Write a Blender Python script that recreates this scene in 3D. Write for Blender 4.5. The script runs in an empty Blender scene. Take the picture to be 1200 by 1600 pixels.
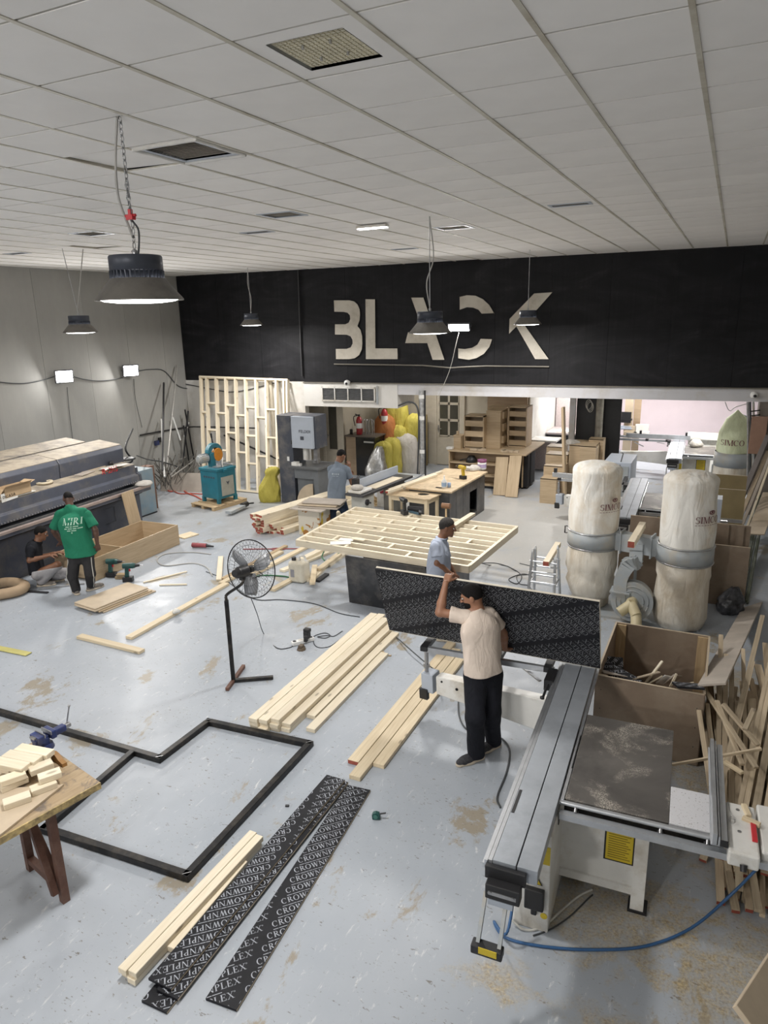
import bpy, bmesh, math, random
import numpy as np
from mathutils import Vector, Matrix, Euler
random.seed(7); rng = np.random.default_rng(5)
PI = math.pi
SC = bpy.context.scene
COL = SC.collection
# ------------------------------------------------------------------ camera
H = 4.1                                  # camera height above the shop floor
ZC = 5.26                                # suspended ceiling height
FPX, YAW, PITCH, ROLL = 1100.325, 0.455252, 0.269268, -0.0237497
cy_, sy_ = math.cos(YAW), math.sin(YAW)
FW = Vector((-sy_*math.cos(PITCH), cy_*math.cos(PITCH), -math.sin(PITCH)))
R0 = Vector((cy_, sy_, 0)); U0 = R0.cross(FW)
RT = R0*math.cos(ROLL) + U0*math.sin(ROLL)
UP = -R0*math.sin(ROLL) + U0*math.cos(ROLL)
cam_d = bpy.data.cameras.new('camera'); cam = bpy.data.objects.new('camera', cam_d); COL.objects.link(cam)
cam.matrix_world = Matrix(((RT.x, UP.x, -FW.x, 0), (RT.y, UP.y, -FW.y, 0), (RT.z, UP.z, -FW.z, H), (0, 0, 0, 1)))
cam_d.sensor_fit = 'VERTICAL'; cam_d.sensor_height = 36.0; cam_d.lens = FPX/1600*36.0
cam_d.clip_start = 0.05; cam_d.clip_end = 200
SC.camera = cam
# ------------------------------------------------------------------ world, exposure
w = bpy.data.worlds.new('world'); SC.world = w; w.use_nodes = True
w.node_tree.nodes['Background'].inputs[0].default_value = (0.75, 0.82, 0.9, 1)
w.node_tree.nodes['Background'].inputs[1].default_value = 0.05
SC.view_settings.view_transform = 'Standard'; SC.view_settings.look = 'None'
SC.view_settings.gamma = 1.0; SC.view_settings.use_curve_mapping = False
SC.view_settings.exposure = -0.35
try:
    SC.cycles.use_denoising = True; SC.cycles.max_bounces = 8; SC.cycles.diffuse_bounces = 5
    SC.cycles.sample_clamp_indirect = 6.0; SC.cycles.caustics_reflective = False; SC.cycles.caustics_refractive = False
except Exception: pass
# the pendant lamps of the hall hang on a 6.25 x 5.3 m grid, this far above the floor
LAMP_W = 125.0; FLOOD_W = 85.0; TUBE_W = 60.0; LAMP_COL = (1.0, 0.97, 0.93)
def area_light(name, loc, size, power, direction=(0, 0, -1), color=LAMP_COL, shape='DISK', size_y=None, spread=PI):
    d = bpy.data.lights.new(name, 'AREA'); d.shape = shape; d.size = size
    if size_y: d.size_y = size_y
    d.energy = power; d.color = color; d.spread = spread
    o = bpy.data.objects.new(name, d); COL.objects.link(o); o.location = loc
    o.rotation_euler = Vector(direction).to_track_quat('-Z', 'Y').to_euler()
    return o
# ------------------------------------------------------------------ photo pixel -> place in the hall
def ray(px, py): return FW + RT*((px-600)/FPX) - UP*((py-800)/FPX)
def P(px, py, z=0.0):
    d = ray(px, py); o = Vector((0, 0, H)); return o + d*((z-H)/d.z)
WA, WD = -0.0611964, 15.788               # back wall: yaw, distance
WN = Vector((math.sin(WA), math.cos(WA), 0)); WT = Vector((math.cos(WA), -math.sin(WA), 0))
def WB(u, z, off=0.0): return WN*(WD+off) + WT*u + Vector((0, 0, z))
def Wp(px, py, off=0.0):                  # point on the back wall plane (off = further back)
    d = ray(px, py); return Vector((0, 0, H)) + d*((WD+off)/d.dot(WN))
def Wuz(px, py, off=0.0):
    q = Wp(px, py, off); return q.dot(WT), q.z
def Xp(px, py, x):                        # point on a plane of constant x
    d = ray(px, py); return Vector((0, 0, H)) + d*(x/d.x)
def Yp(px, py, y):
    d = ray(px, py); return Vector((0, 0, H)) + d*(y/d.y)
V = Vector
# ------------------------------------------------------------------ materials
MATS = {}
def nodes_of(m):
    m.use_nodes = True; nt = m.node_tree; return nt, nt.nodes, nt.links
def N(nt, t, **kw):
    n = nt.nodes.new(t)
    for k, v in kw.items():
        if k.startswith('i_'): n.inputs[k[2:].replace('_', ' ')].default_value = v
        else: setattr(n, k, v)
    return n
def ramp(nt, fac, stops):
    r = nt.nodes.new('ShaderNodeValToRGB'); e = r.color_ramp.elements
    while len(e) < len(stops): e.new(0.5)
    for el, (p, c) in zip(e, stops): el.position = p; el.color = tuple(c)+(1,) if len(c) == 3 else c
    nt.links.new(fac, r.inputs[0]); return r.outputs[0]
def mixc(nt, fac, a, b, mode='MIX'):
    m = nt.nodes.new('ShaderNodeMix'); m.data_type = 'RGBA'; m.blend_type = mode
    def put(s, v):
        if hasattr(v, 'links'): nt.links.new(v, s)
        elif isinstance(v, (int, float)): s.default_value = v
        else: s.default_value = tuple(v)+(1,) if len(v) == 3 else v
    put(m.inputs[0], fac); put(m.inputs[6], a); put(m.inputs[7], b); return m.outputs[2]
def math_(nt, op, a, b=None, c=None):
    m = nt.nodes.new('ShaderNodeMath'); m.operation = op
    for i, v in enumerate((a, b, c)):
        if v is None: continue
        if hasattr(v, 'links'): nt.links.new(v, m.inputs[i])
        else: m.inputs[i].default_value = v
    return m.outputs[0]
def noise(nt, vec, scale, detail=4, rough=.55, dist=0.0):
    n = N(nt, 'ShaderNodeTexNoise'); n.inputs['Scale'].default_value = scale; n.inputs['Detail'].default_value = detail
    n.inputs['Roughness'].default_value = rough; n.inputs['Distortion'].default_value = dist
    if vec is not None: nt.links.new(vec, n.inputs['Vector'])
    return n.outputs['Fac']
def mapped(nt, src, scale=(1, 1, 1), rot=(0, 0, 0), loc=(0, 0, 0)):
    m = N(nt, 'ShaderNodeMapping'); m.inputs['Scale'].default_value = scale; m.inputs['Rotation'].default_value = rot; m.inputs['Location'].default_value = loc
    nt.links.new(src, m.inputs['Vector']); return m.outputs[0]
def start(name):
    m = bpy.data.materials.new(name); nt, ns, ls = nodes_of(m); b = ns['Principled BSDF']; MATS[name] = m
    tc = N(nt, 'ShaderNodeTexCoord'); return m, nt, b, tc
def bump(nt, b, h, strength=.2, dist=.01):
    n = N(nt, 'ShaderNodeBump'); n.inputs['Strength'].default_value = strength; n.inputs['Distance'].default_value = dist
    nt.links.new(h, n.inputs['Height']); nt.links.new(n.outputs[0], b.inputs['Normal'])
def rnd_vec(nt, tc):                       # object coordinates shifted by a number that differs per object
    oi = N(nt, 'ShaderNodeObjectInfo'); s = math_(nt, 'MULTIPLY', oi.outputs['Random'], 37.0)
    v = N(nt, 'ShaderNodeVectorMath'); v.operation = 'ADD'; nt.links.new(tc.outputs['Object'], v.inputs[0]); nt.links.new(s, v.inputs[1])
    return v.outputs[0], oi.outputs['Random']
def plain(name, col, rough=.5, metal=0.0, var=.12, scale=6.0, bumpy=0.0, spec=.5, dirt=None, dirt_amt=.3):
    m, nt, b, tc = start(name)
    n = noise(nt, tc.outputs['Object'], scale, 5, .6)
    lo = tuple(max(0, c*(1-var)) for c in col); hi = tuple(min(1, c*(1+var)) for c in col)
    c = ramp(nt, n, [(.3, lo), (.7, hi)])
    if dirt:
        d = noise(nt, mapped(nt, tc.outputs['Object'], loc=(5, 2, 1)), scale*.6, 7, .7)
        c = mixc(nt, ramp(nt, d, [(.5-.2*dirt_amt, (0, 0, 0)), (.72, (1, 1, 1))]), c, dirt)
    nt.links.new(c, b.inputs['Base Color']); b.inputs['Roughness'].default_value = rough
    b.inputs['Metallic'].default_value = metal; b.inputs['Specular IOR Level'].default_value = spec
    if bumpy: bump(nt, b, n, bumpy)
    return m
def wood(name, a, bcol, grain=18.0, rough=.6, knots=True, var=.5):   # grain runs along the object's own x axis
    m, nt, b, tc = start(name); v, r = rnd_vec(nt, tc)
    g = noise(nt, mapped(nt, v, (1.2, grain, grain)), 2.2, 5, .6, .6)
    big = noise(nt, mapped(nt, v, (.6, 5, 5)), 1.5, 3)
    c = ramp(nt, math_(nt, 'ADD', math_(nt, 'MULTIPLY', g, .65), math_(nt, 'MULTIPLY', big, .35)), [(.32, bcol), (.62, a)])
    if knots:
        vo = N(nt, 'ShaderNodeTexVoronoi'); vo.inputs['Scale'].default_value = 1.0; nt.links.new(mapped(nt, v, (2.6, 7, 7)), vo.inputs['Vector'])
        c = mixc(nt, ramp(nt, vo.outputs['Distance'], [(.07, (.75, .75, .75)), (.13, (0, 0, 0))]), c, tuple(x*.42 for x in bcol))
    hs = N(nt, 'ShaderNodeHueSaturation'); nt.links.new(c, hs.inputs['Color'])
    nt.links.new(math_(nt, 'ADD', math_(nt, 'MULTIPLY', r, var*.4), 1-var*.2), hs.inputs['Value'])
    nt.links.new(hs.outputs[0], b.inputs['Base Color']); b.inputs['Roughness'].default_value = rough
    bump(nt, b, g, .12, .003); return m
def emit(name, col, strength):
    m = bpy.data.materials.new(name); nt, ns, ls = nodes_of(m); b = ns['Principled BSDF']
    b.inputs['Base Color'].default_value = (*col, 1); b.inputs['Emission Color'].default_value = (*col, 1); b.inputs['Emission Strength'].default_value = strength
    MATS[name] = m; return m
def s2l(r, g, b):
    f = lambda c: (c/255/12.92) if c/255 <= .04045 else ((c/255+.055)/1.055)**2.4
    return (f(r), f(g), f(b))

pine = wood('pine', (.74, .63, .45), (.60, .48, .31), 22)
pine_pale = wood('pine_pale', (.80, .72, .57), (.69, .59, .43), 22)
pine_old = wood('pine_old', (.56, .42, .25), (.36, .25, .14), 20)
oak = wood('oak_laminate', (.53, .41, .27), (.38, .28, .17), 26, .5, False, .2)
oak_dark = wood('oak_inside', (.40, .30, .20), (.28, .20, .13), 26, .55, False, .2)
scrap = wood('scrap_wood', (.58, .48, .34), (.38, .30, .21), 20, .7, True, 1.2)
ply_top = plain('plywood_top', (.58, .45, .29), .6, 0, .2, 7, dirt=(.36, .27, .17), dirt_amt=.2)
mdf = plain('brown_board', (.245, .185, .135), .62, 0, .12, 4, dirt=(.31, .25, .19), dirt_amt=.1)
mdf_light = plain('light_board', (.50, .41, .30), .65, 0, .1, 5)
mdf_olive = plain('tan_board', (.30, .235, .12), .62, 0, .12, 4)
mdf_grey = plain('grey_board', (.42, .37, .32), .65, 0, .12, 4)
red_end = plain('red_paint', (.30, .07, .045), .6, 0, .3, 20)
black_film = plain('black_film', (.011, .0115, .015), .5, 0, .3, 9, spec=.25)
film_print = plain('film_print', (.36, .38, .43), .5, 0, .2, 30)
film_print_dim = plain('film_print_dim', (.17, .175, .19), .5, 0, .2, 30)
black_tab = plain('black_laminate', (.035, .036, .040), .34, 0, .4, 5, dirt=(.13, .12, .11), dirt_amt=.15)
black_steel = plain('black_steel', (.022, .022, .023), .42, .6, .3, 14, dirt=(.07, .06, .05), dirt_amt=.2)
black_pl = plain('black_plastic', (.018, .018, .02), .45, 0, .2)
dark_grey = plain('dark_grey_paint', s2l(70, 74, 84), .45, 0, .12, 3, dirt=s2l(120, 116, 112), dirt_amt=.02)
press_grey = plain('press_grey', s2l(74, 78, 90), .42, 0, .14, 2.5, dirt=s2l(110, 105, 100), dirt_amt=.05)
dusty_top = plain('dusty_top', s2l(168, 156, 138), .75, 0, .16, 5, dirt=s2l(105, 100, 96), dirt_amt=.2)
light_grey = plain('light_grey_paint', s2l(176, 184, 196), .42, 0, .06, 3)
duct_grey = plain('duct_grey', s2l(158, 164, 168), .45, 0, .08, 4, dirt=s2l(176, 166, 148), dirt_amt=.15)
white_enamel = plain('white_enamel', s2l(226, 225, 221), .4, 0, .06, 3, dirt=s2l(186, 176, 158), dirt_amt=.1)
white_pl = plain('white_plastic', s2l(228, 228, 226), .4, 0, .05)
alu = plain('aluminium', (.62, .64, .67), .33, .85, .10, 9)
alu_matte = plain('aluminium_table', s2l(186, 192, 200), .40, .55, .08, 3, dirt=s2l(160, 166, 174), dirt_amt=.2)
steel = plain('bare_steel', (.42, .42, .43), .35, .9, .25, 9)
rust = plain('rusty_steel', (.135, .065, .045), .6, .2, .3, 8, dirt=(.20, .12, .09), dirt_amt=.2)
teal = plain('teal_paint', (.022, .17, .23), .42, 0, .14, 4, dirt=(.05, .15, .19), dirt_amt=.2)
orange_pl = plain('orange_guard', (.62, .24, .03), .4, 0, .15)
red_pl = plain('red_plastic', (.55, .03, .04), .4, 0, .1)
yellow_lab = plain('yellow_label', (.62, .47, .03), .5, 0, .06)
blue_vice = plain('blue_enamel', (.022, .038, .14), .4, 0, .25, 20, dirt=(.05, .05, .08), dirt_amt=.2)
green_tool = plain('green_tool', (.012, .07, .065), .4, 0, .15)
yellow_tool = plain('yellow_tool', (.55, .38, .03), .4, 0, .1)
rubber = plain('rubber_cable', (.05, .055, .06), .55, 0, .1)
blue_cable = plain('blue_hose', (.035, .11, .26), .4, 0, .1)
grey_cable = plain('grey_cable', (.42, .41, .39), .5, 0, .1)
white_cable = plain('white_cable', (.55, .54, .50), .5, 0, .1)
red_cable = plain('red_hose', (.48, .09, .06), .5, 0, .2)
rope_red = plain('red_strap', (.28, .06, .07), .6, 0, .2)
concrete = None
cream = plain('cream_wall', s2l(196, 188, 172), .7, 0, .05, 2, dirt=s2l(172, 162, 146), dirt_amt=.1)
white_wall = plain('white_wall', s2l(214, 212, 208), .7, 0, .05, 2, dirt=s2l(190, 184, 174), dirt_amt=.1)
pink_wall = plain('far_wall_paint', s2l(222, 208, 214), .6, 0, .04, 2)
beam_paint = plain('beam_paint', s2l(200, 200, 204), .6, 0, .04, 2, dirt=s2l(184, 178, 168), dirt_amt=.1)
seam_black = plain('matt_black', (.008, .008, .010), .6, 0, .3)
letter_white = plain('letter_white', s2l(196, 190, 178), .55, 0, .06, 4, dirt=s2l(168, 160, 146), dirt_amt=.2)
dark_glass = plain('dark_glass', s2l(74, 72, 64), .15, 0, .1)
cardboard = plain('cardboard', (.46, .33, .20), .75, 0, .08, 6)
paper_brown = plain('kraft_paper', (.36, .26, .165), .7, 0, .12, 5)
paper_white = plain('white_paper', s2l(222, 220, 214), .7, 0, .04)
bucket_red = plain('red_bucket', s2l(150, 40, 60), .4, 0, .1)
foil = plain('silver_foil', (.55, .56, .57), .3, .8, .3, 14, .6)
green_tube = plain('olive_tubes', s2l(74, 80, 66), .45, 0, .25, 6)
cream_hose = plain('cream_hose', s2l(196, 184, 150), .5, 0, .1)
skin_a = plain('skin_tan', s2l(150, 108, 84), .5, 0, .08, 14)
skin_b = plain('skin_brown', s2l(122, 84, 62), .5, 0, .08, 14)
skin_c = plain('skin_dark', s2l(84, 58, 46), .5, 0, .08, 14)
hair_m = plain('hair_black', (.007, .006, .006), .8, 0, .4, 120, .4, .2)
hair_grey = plain('hair_greying', (.035, .032, .030), .8, 0, .7, 90, .4, .2)
eye_w = plain('eye_white', (.6, .58, .55), .3, 0, .02)
sole_m = plain('shoe_sole', s2l(190, 178, 160), .6, 0, .08)
shoe_blk = plain('shoe_fabric', (.03, .03, .035), .7, 0, .5, 60, .4)
shoe_grey = plain('shoe_grey', s2l(112, 106, 100), .7, 0, .2, 40, .4)
def cloth(name, col, var=.08, bumps=.5):
    m, nt, b, tc = start(name)
    f = noise(nt, tc.outputs['Object'], 3.2, 4, .6, .8); fold = noise(nt, mapped(nt, tc.outputs['Object'], (1, 1, .45), (0.3, .5, 0)), 9, 3, .5, 1.4)
    c = ramp(nt, f, [(.3, tuple(x*(1-var) for x in col)), (.7, tuple(min(1, x*(1+var)) for x in col))])
    nt.links.new(c, b.inputs['Base Color']); b.inputs['Roughness'].default_value = .85; b.inputs['Specular IOR Level'].default_value = .2
    bump(nt, b, fold, bumps, .03); return m
beige_cloth = cloth('beige_cotton', s2l(222, 207, 194)); navy_cloth = cloth('black_trousers', (.012, .013, .018), .3)
polo_cloth = cloth('grey_polo', s2l(156, 164, 180), .12); blue_grey_cloth = cloth('blue_grey_tee', s2l(112, 122, 134), .12)
denim = cloth('denim', s2l(58, 70, 92), .25); green_cloth = cloth('green_tee', (.02, .175, .10), .12)
charcoal_cloth = cloth('charcoal_trousers', (.035, .034, .036), .15); black_cloth = cloth('black_tee', (.012, .013, .017), .2)
pale_grey_cloth = cloth('pale_grey_trousers', s2l(158, 156, 158), .2)
# dust bags and sacks: woven cloth with brown dirt
def sack(name, col, dirt, amt, fold=7.0):
    m, nt, b, tc = start(name); o = tc.outputs['Object']
    d = noise(nt, mapped(nt, o, (1, 1, .5)), 2.1, 6, .65, .8); f = noise(nt, mapped(nt, o, (1, 1, .35), (0, .4, 0)), fold, 3, .5, 1.0)
    c = mixc(nt, ramp(nt, d, [(.5-.3*amt, (0, 0, 0)), (.75, (1, 1, 1))]), col, dirt)
    nt.links.new(c, b.inputs['Base Color']); b.inputs['Roughness'].default_value = .8; bump(nt, b, f, .6, .04); return m
dust_cloth = sack('dust_bag_cloth', s2l(232, 230, 224), s2l(200, 182, 154), .15)
dust_cloth_low = sack('dust_bag_plastic', s2l(220, 214, 202), s2l(172, 154, 126), .25)
yellow_sack = sack('yellow_sack', s2l(196, 184, 88), s2l(158, 146, 58), .6, 18)
orange_sack = sack('orange_sack', s2l(176, 112, 62), s2l(140, 84, 40), .4, 11)
white_sack = sack('white_sack', s2l(200, 196, 190), s2l(150, 142, 132), .4, 11)
green_sack = sack('pale_green_bag', s2l(224, 232, 200), s2l(176, 182, 140), .4)
# worn epoxy floor
m, nt, b, tc = start('epoxy_floor'); o = tc.outputs['Object']
base = ramp(nt, noise(nt, o, .35, 4, .6), [(.3, s2l(150, 158, 168)), (.7, s2l(172, 178, 187))])
base = mixc(nt, math_(nt, 'MULTIPLY', noise(nt, o, 2.6, 6, .7), .35), base, s2l(188, 192, 196))
scr = noise(nt, mapped(nt, o, (7, 2.2, 1), (0, 0, .6)), 2.6, 8, .75, .5)
base = mixc(nt, ramp(nt, scr, [(.59, (0, 0, 0)), (.67, (.8, .8, .8))]), base, s2l(206, 208, 208))
patch = noise(nt, mapped(nt, o, (1.3, .9, 1), (0, 0, .5)), 1.15, 9, .72, .3)
wear = ramp(nt, patch, [(.585, (0, 0, 0)), (.63, (1, 1, 1))])
base = mixc(nt, math_(nt, 'MULTIPLY', wear, .8), base, s2l(150, 138, 116))
fl = noise(nt, mapped(nt, o, (1.0, 2.4, 1), (0, 0, .9)), 9.5, 5, .7)
base = mixc(nt, ramp(nt, fl, [(.63, (0, 0, 0)), (.67, (.85, .85, .85))]), base, s2l(112, 108, 100))
fl2 = noise(nt, mapped(nt, o, (1.0, 1.9, 1), (0, 0, .4)), 24, 3, .6); fl3 = noise(nt, o, 1.3, 4, .6)
base = mixc(nt, math_(nt, 'MULTIPLY', ramp(nt, fl2, [(.64, (0, 0, 0)), (.68, (.9, .9, .9))]), ramp(nt, fl3, [(.42, (0, 0, 0)), (.6, (1, 1, 1))])), base, s2l(120, 112, 100))
sx = N(nt, 'ShaderNodeSeparateXYZ'); nt.links.new(o, sx.inputs[0])
def blob(cx, cyy, rx, ry, soft, lo=.9, sc=4.0):       # ragged patch of sawdust around a place on the floor
    dx = math_(nt, 'DIVIDE', math_(nt, 'SUBTRACT', sx.outputs[0], cx), rx); dy = math_(nt, 'DIVIDE', math_(nt, 'SUBTRACT', sx.outputs[1], cyy), ry)
    d = math_(nt, 'SQRT', math_(nt, 'ADD', math_(nt, 'MULTIPLY', dx, dx), math_(nt, 'MULTIPLY', dy, dy)))
    d = math_(nt, 'SUBTRACT', d, math_(nt, 'MULTIPLY', math_(nt, 'SUBTRACT', noise(nt, o, sc, 9, .72, .4), .5), 3.0))
    return ramp(nt, d, [(lo-soft, (1, 1, 1)), (lo+soft, (0, 0, 0))])
dust = noise(nt, o, 55, 3, .7)
dcol = ramp(nt, dust, [(.35, s2l(138, 120, 88)), (.65, s2l(200, 182, 142))])
for a in [(-.35, 4.35, .75, .55, .35), (.45, 4.1, .5, .7, .4), (-1.0, 3.5, .3, .2, .3, .7), (.0, 3.45, .9, .25, .3, .5), (.3, 2.6, .4, .3, .3, .5), (0.3, 7.0, .8, 2.2, .4)]:
    base = mixc(nt, math_(nt, 'MULTIPLY', math_(nt, 'MULTIPLY', blob(*a), ramp(nt, noise(nt, o, 16, 8, .8, .3), [(.40, (.25, .25, .25)), (.62, (1, 1, 1))])), .85), base, dcol)
# pale dust trodden over the floor around the far machines
far_d = math_(nt, 'MULTIPLY', blob(-3.6, 13.2, 4.2, 4.0, .5, 1.0, 1.4), .55)
base = mixc(nt, far_d, base, s2l(188, 182, 170))
base = mixc(nt, math_(nt, 'MULTIPLY', blob(-9.8, 12.6, 3.2, 2.6, .4, .9, 1.2), .35), base, s2l(150, 145, 135))
rr = ramp(nt, noise(nt, o, 3.0, 6, .7), [(.3, (.32, .32, .32)), (.75, (.52, .52, .52))])
nt.links.new(base, b.inputs['Base Color']); nt.links.new(rr, b.inputs['Roughness']); bump(nt, b, scr, .06, .01); b.inputs['Specular IOR Level'].default_value = .42
floor_m = m
# grey precast wall panels
m, nt, b, tc = start('concrete_panels'); o = tc.outputs['Object']
c = ramp(nt, noise(nt, mapped(nt, o, (1, 1, .6)), .7, 6, .65), [(.3, s2l(150, 150, 147)), (.7, s2l(170, 169, 165))])
c = mixc(nt, math_(nt, 'MULTIPLY', noise(nt, mapped(nt, o, (9, 9, .35)), 1.6, 5, .6), .3), c, s2l(140, 138, 133))
c = mixc(nt, ramp(nt, noise(nt, mapped(nt, o, (5, 5, .4)), 2.2, 8, .8), [(.70, (0, 0, 0)), (.74, (.5, .5, .5))]), c, s2l(196, 195, 190))
nt.links.new(c, b.inputs['Base Color']); b.inputs['Roughness'].default_value = .75; concrete = m
# matt black sprayed boarding of the big fascia, with sweeping overspray marks
m, nt, b, tc = start('black_fascia'); o = tc.outputs['Object']
sw = noise(nt, mapped(nt, o, (.55, 1, 1.6), (0, .35, 0)), 1.1, 5, .6, 2.2); st = noise(nt, mapped(nt, o, (14, 1, .3)), 1.4, 4, .6)
c = ramp(nt, math_(nt, 'ADD', math_(nt, 'MULTIPLY', sw, .75), math_(nt, 'MULTIPLY', st, .25)), [(.42, (.006, .0062, .008)), (.58, (.0125, .0125, .015)), (.75, (.028, .028, .031))])
nt.links.new(c, b.inputs['Base Color']); b.inputs['Roughness'].default_value = .62; b.inputs['Specular IOR Level'].default_value = .25; fascia_m = m
# mineral ceiling tile
m, nt, b, tc = start('ceiling_tile'); o = tc.outputs['Object']; oi = N(nt, 'ShaderNodeObjectInfo')
c = ramp(nt, noise(nt, o, 2.0, 4, .6), [(.3, s2l(234, 232, 230)), (.7, s2l(241, 239, 237))])
hs = N(nt, 'ShaderNodeHueSaturation'); nt.links.new(c, hs.inputs['Color']); nt.links.new(math_(nt, 'ADD', math_(nt, 'MULTIPLY', oi.outputs['Random'], .06), .96), hs.inputs['Value'])
nt.links.new(hs.outputs[0], b.inputs['Base Color']); b.inputs['Roughness'].default_value = .9; b.inputs['Specular IOR Level'].default_value = .1; tile_m = m
rail_m = plain('ceiling_rail', s2l(196, 192, 180), .6, 0, .1, 3, dirt=s2l(160, 150, 130), dirt_amt=.15)
void_m = plain('ceiling_void', s2l(120, 118, 114), .9)
# cast iron table of the panel saw, dusty
m, nt, b, tc = start('cast_iron_top'); o = tc.outputs['Object']
c = ramp(nt, noise(nt, o, 1.6, 5, .6, .5), [(.3, s2l(84, 81, 79)), (.7, s2l(118, 114, 110))])
dm = math_(nt, 'MULTIPLY', ramp(nt, noise(nt, o, 130, 3, .8), [(.47, (0, 0, 0)), (.56, (1, 1, 1))]), ramp(nt, noise(nt, o, 2.6, 5, .6, .4), [(.49, (0, 0, 0)), (.60, (1, 1, 1))]))
c = mixc(nt, dm, c, s2l(206, 198, 186)); nt.links.new(c, b.inputs['Base Color']); b.inputs['Roughness'].default_value = .42; b.inputs['Metallic'].default_value = .3; iron_m = m
# white outfeed sheet with specks
m, nt, b, tc = start('white_speckled'); o = tc.outputs['Object']
c = mixc(nt, ramp(nt, noise(nt, o, 90, 2, .6), [(.64, (0, 0, 0)), (.68, (.8, .8, .8))]), s2l(216, 216, 220), s2l(130, 126, 122))
nt.links.new(c, b.inputs['Base Color']); b.inputs['Roughness'].default_value = .4; speck_m = m
# plywood bench top, worn, with dark smears
m, nt, b, tc = start('worn_plywood'); v = tc.outputs['Object']
g = noise(nt, mapped(nt, v, (1.5, 12, 12)), 2.0, 5, .6, .8)
c = ramp(nt, g, [(.3, (.29, .21, .125)), (.7, (.44, .335, .21))])
c = mixc(nt, ramp(nt, noise(nt, v, 4.5, 6, .7, .6), [(.52, (0, 0, 0)), (.64, (.85, .85, .85))]), c, (.13, .11, .10))
nt.links.new(c, b.inputs['Base Color']); b.inputs['Roughness'].default_value = .65; worn_ply = m
# flowered yellow and white box panel
m, nt, b, tc = start('flowered_panel'); v = tc.outputs['Object']
f1 = ramp(nt, noise(nt, v, 3.3, 3, .5, .6), [(.52, (0, 0, 0)), (.56, (1, 1, 1))]); f2 = ramp(nt, noise(nt, mapped(nt, v, loc=(3, 7, 2)), 5.5, 3, .5, .9), [(.57, (0, 0, 0)), (.60, (1, 1, 1))])
c = mixc(nt, f1, s2l(206, 200, 186), s2l(200, 172, 52)); c = mixc(nt, f2, c, s2l(160, 110, 50))
nt.links.new(c, b.inputs['Base Color']); b.inputs['Roughness'].default_value = .5; flower_m = m
terrazzo = plain('speckled_stone', s2l(170, 160, 160), .5, 0, .25, 40)
shav_m = plain('wood_shavings', (.66, .52, .32), .8, 0, .35, 30)
# ------------------------------------------------------------------ mesh building
def tag(o, label=None, cat=None, group=None, kind=None):
    if label: o['label'] = label
    if cat: o['category'] = cat
    if group: o['group'] = group
    if kind: o['kind'] = kind
    return o
def wloc(o):
    v = Vector((0, 0, 0))
    while o is not None: v += o.location; o = o.parent
    return v
def T(name, label, cat, loc=(0, 0, 0), group=None):      # an Empty that parents the parts of one thing
    o = bpy.data.objects.new(name, None); COL.objects.link(o); o.location = loc; o.empty_display_size = .1
    return tag(o, label, cat, group)
def link(name, me, mats, parent, origin, rot=None):
    if not isinstance(mats, (list, tuple)): mats = [mats]
    if not me.materials:
        for mm in mats: me.materials.append(mm)
    o = bpy.data.objects.new(name, me); COL.objects.link(o)
    o.parent = parent; o.location = Vector(origin) - (wloc(parent) if parent else Vector((0, 0, 0)))
    if rot is not None: o.rotation_euler = rot.to_euler() if hasattr(rot, 'to_euler') else rot
    return o
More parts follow.
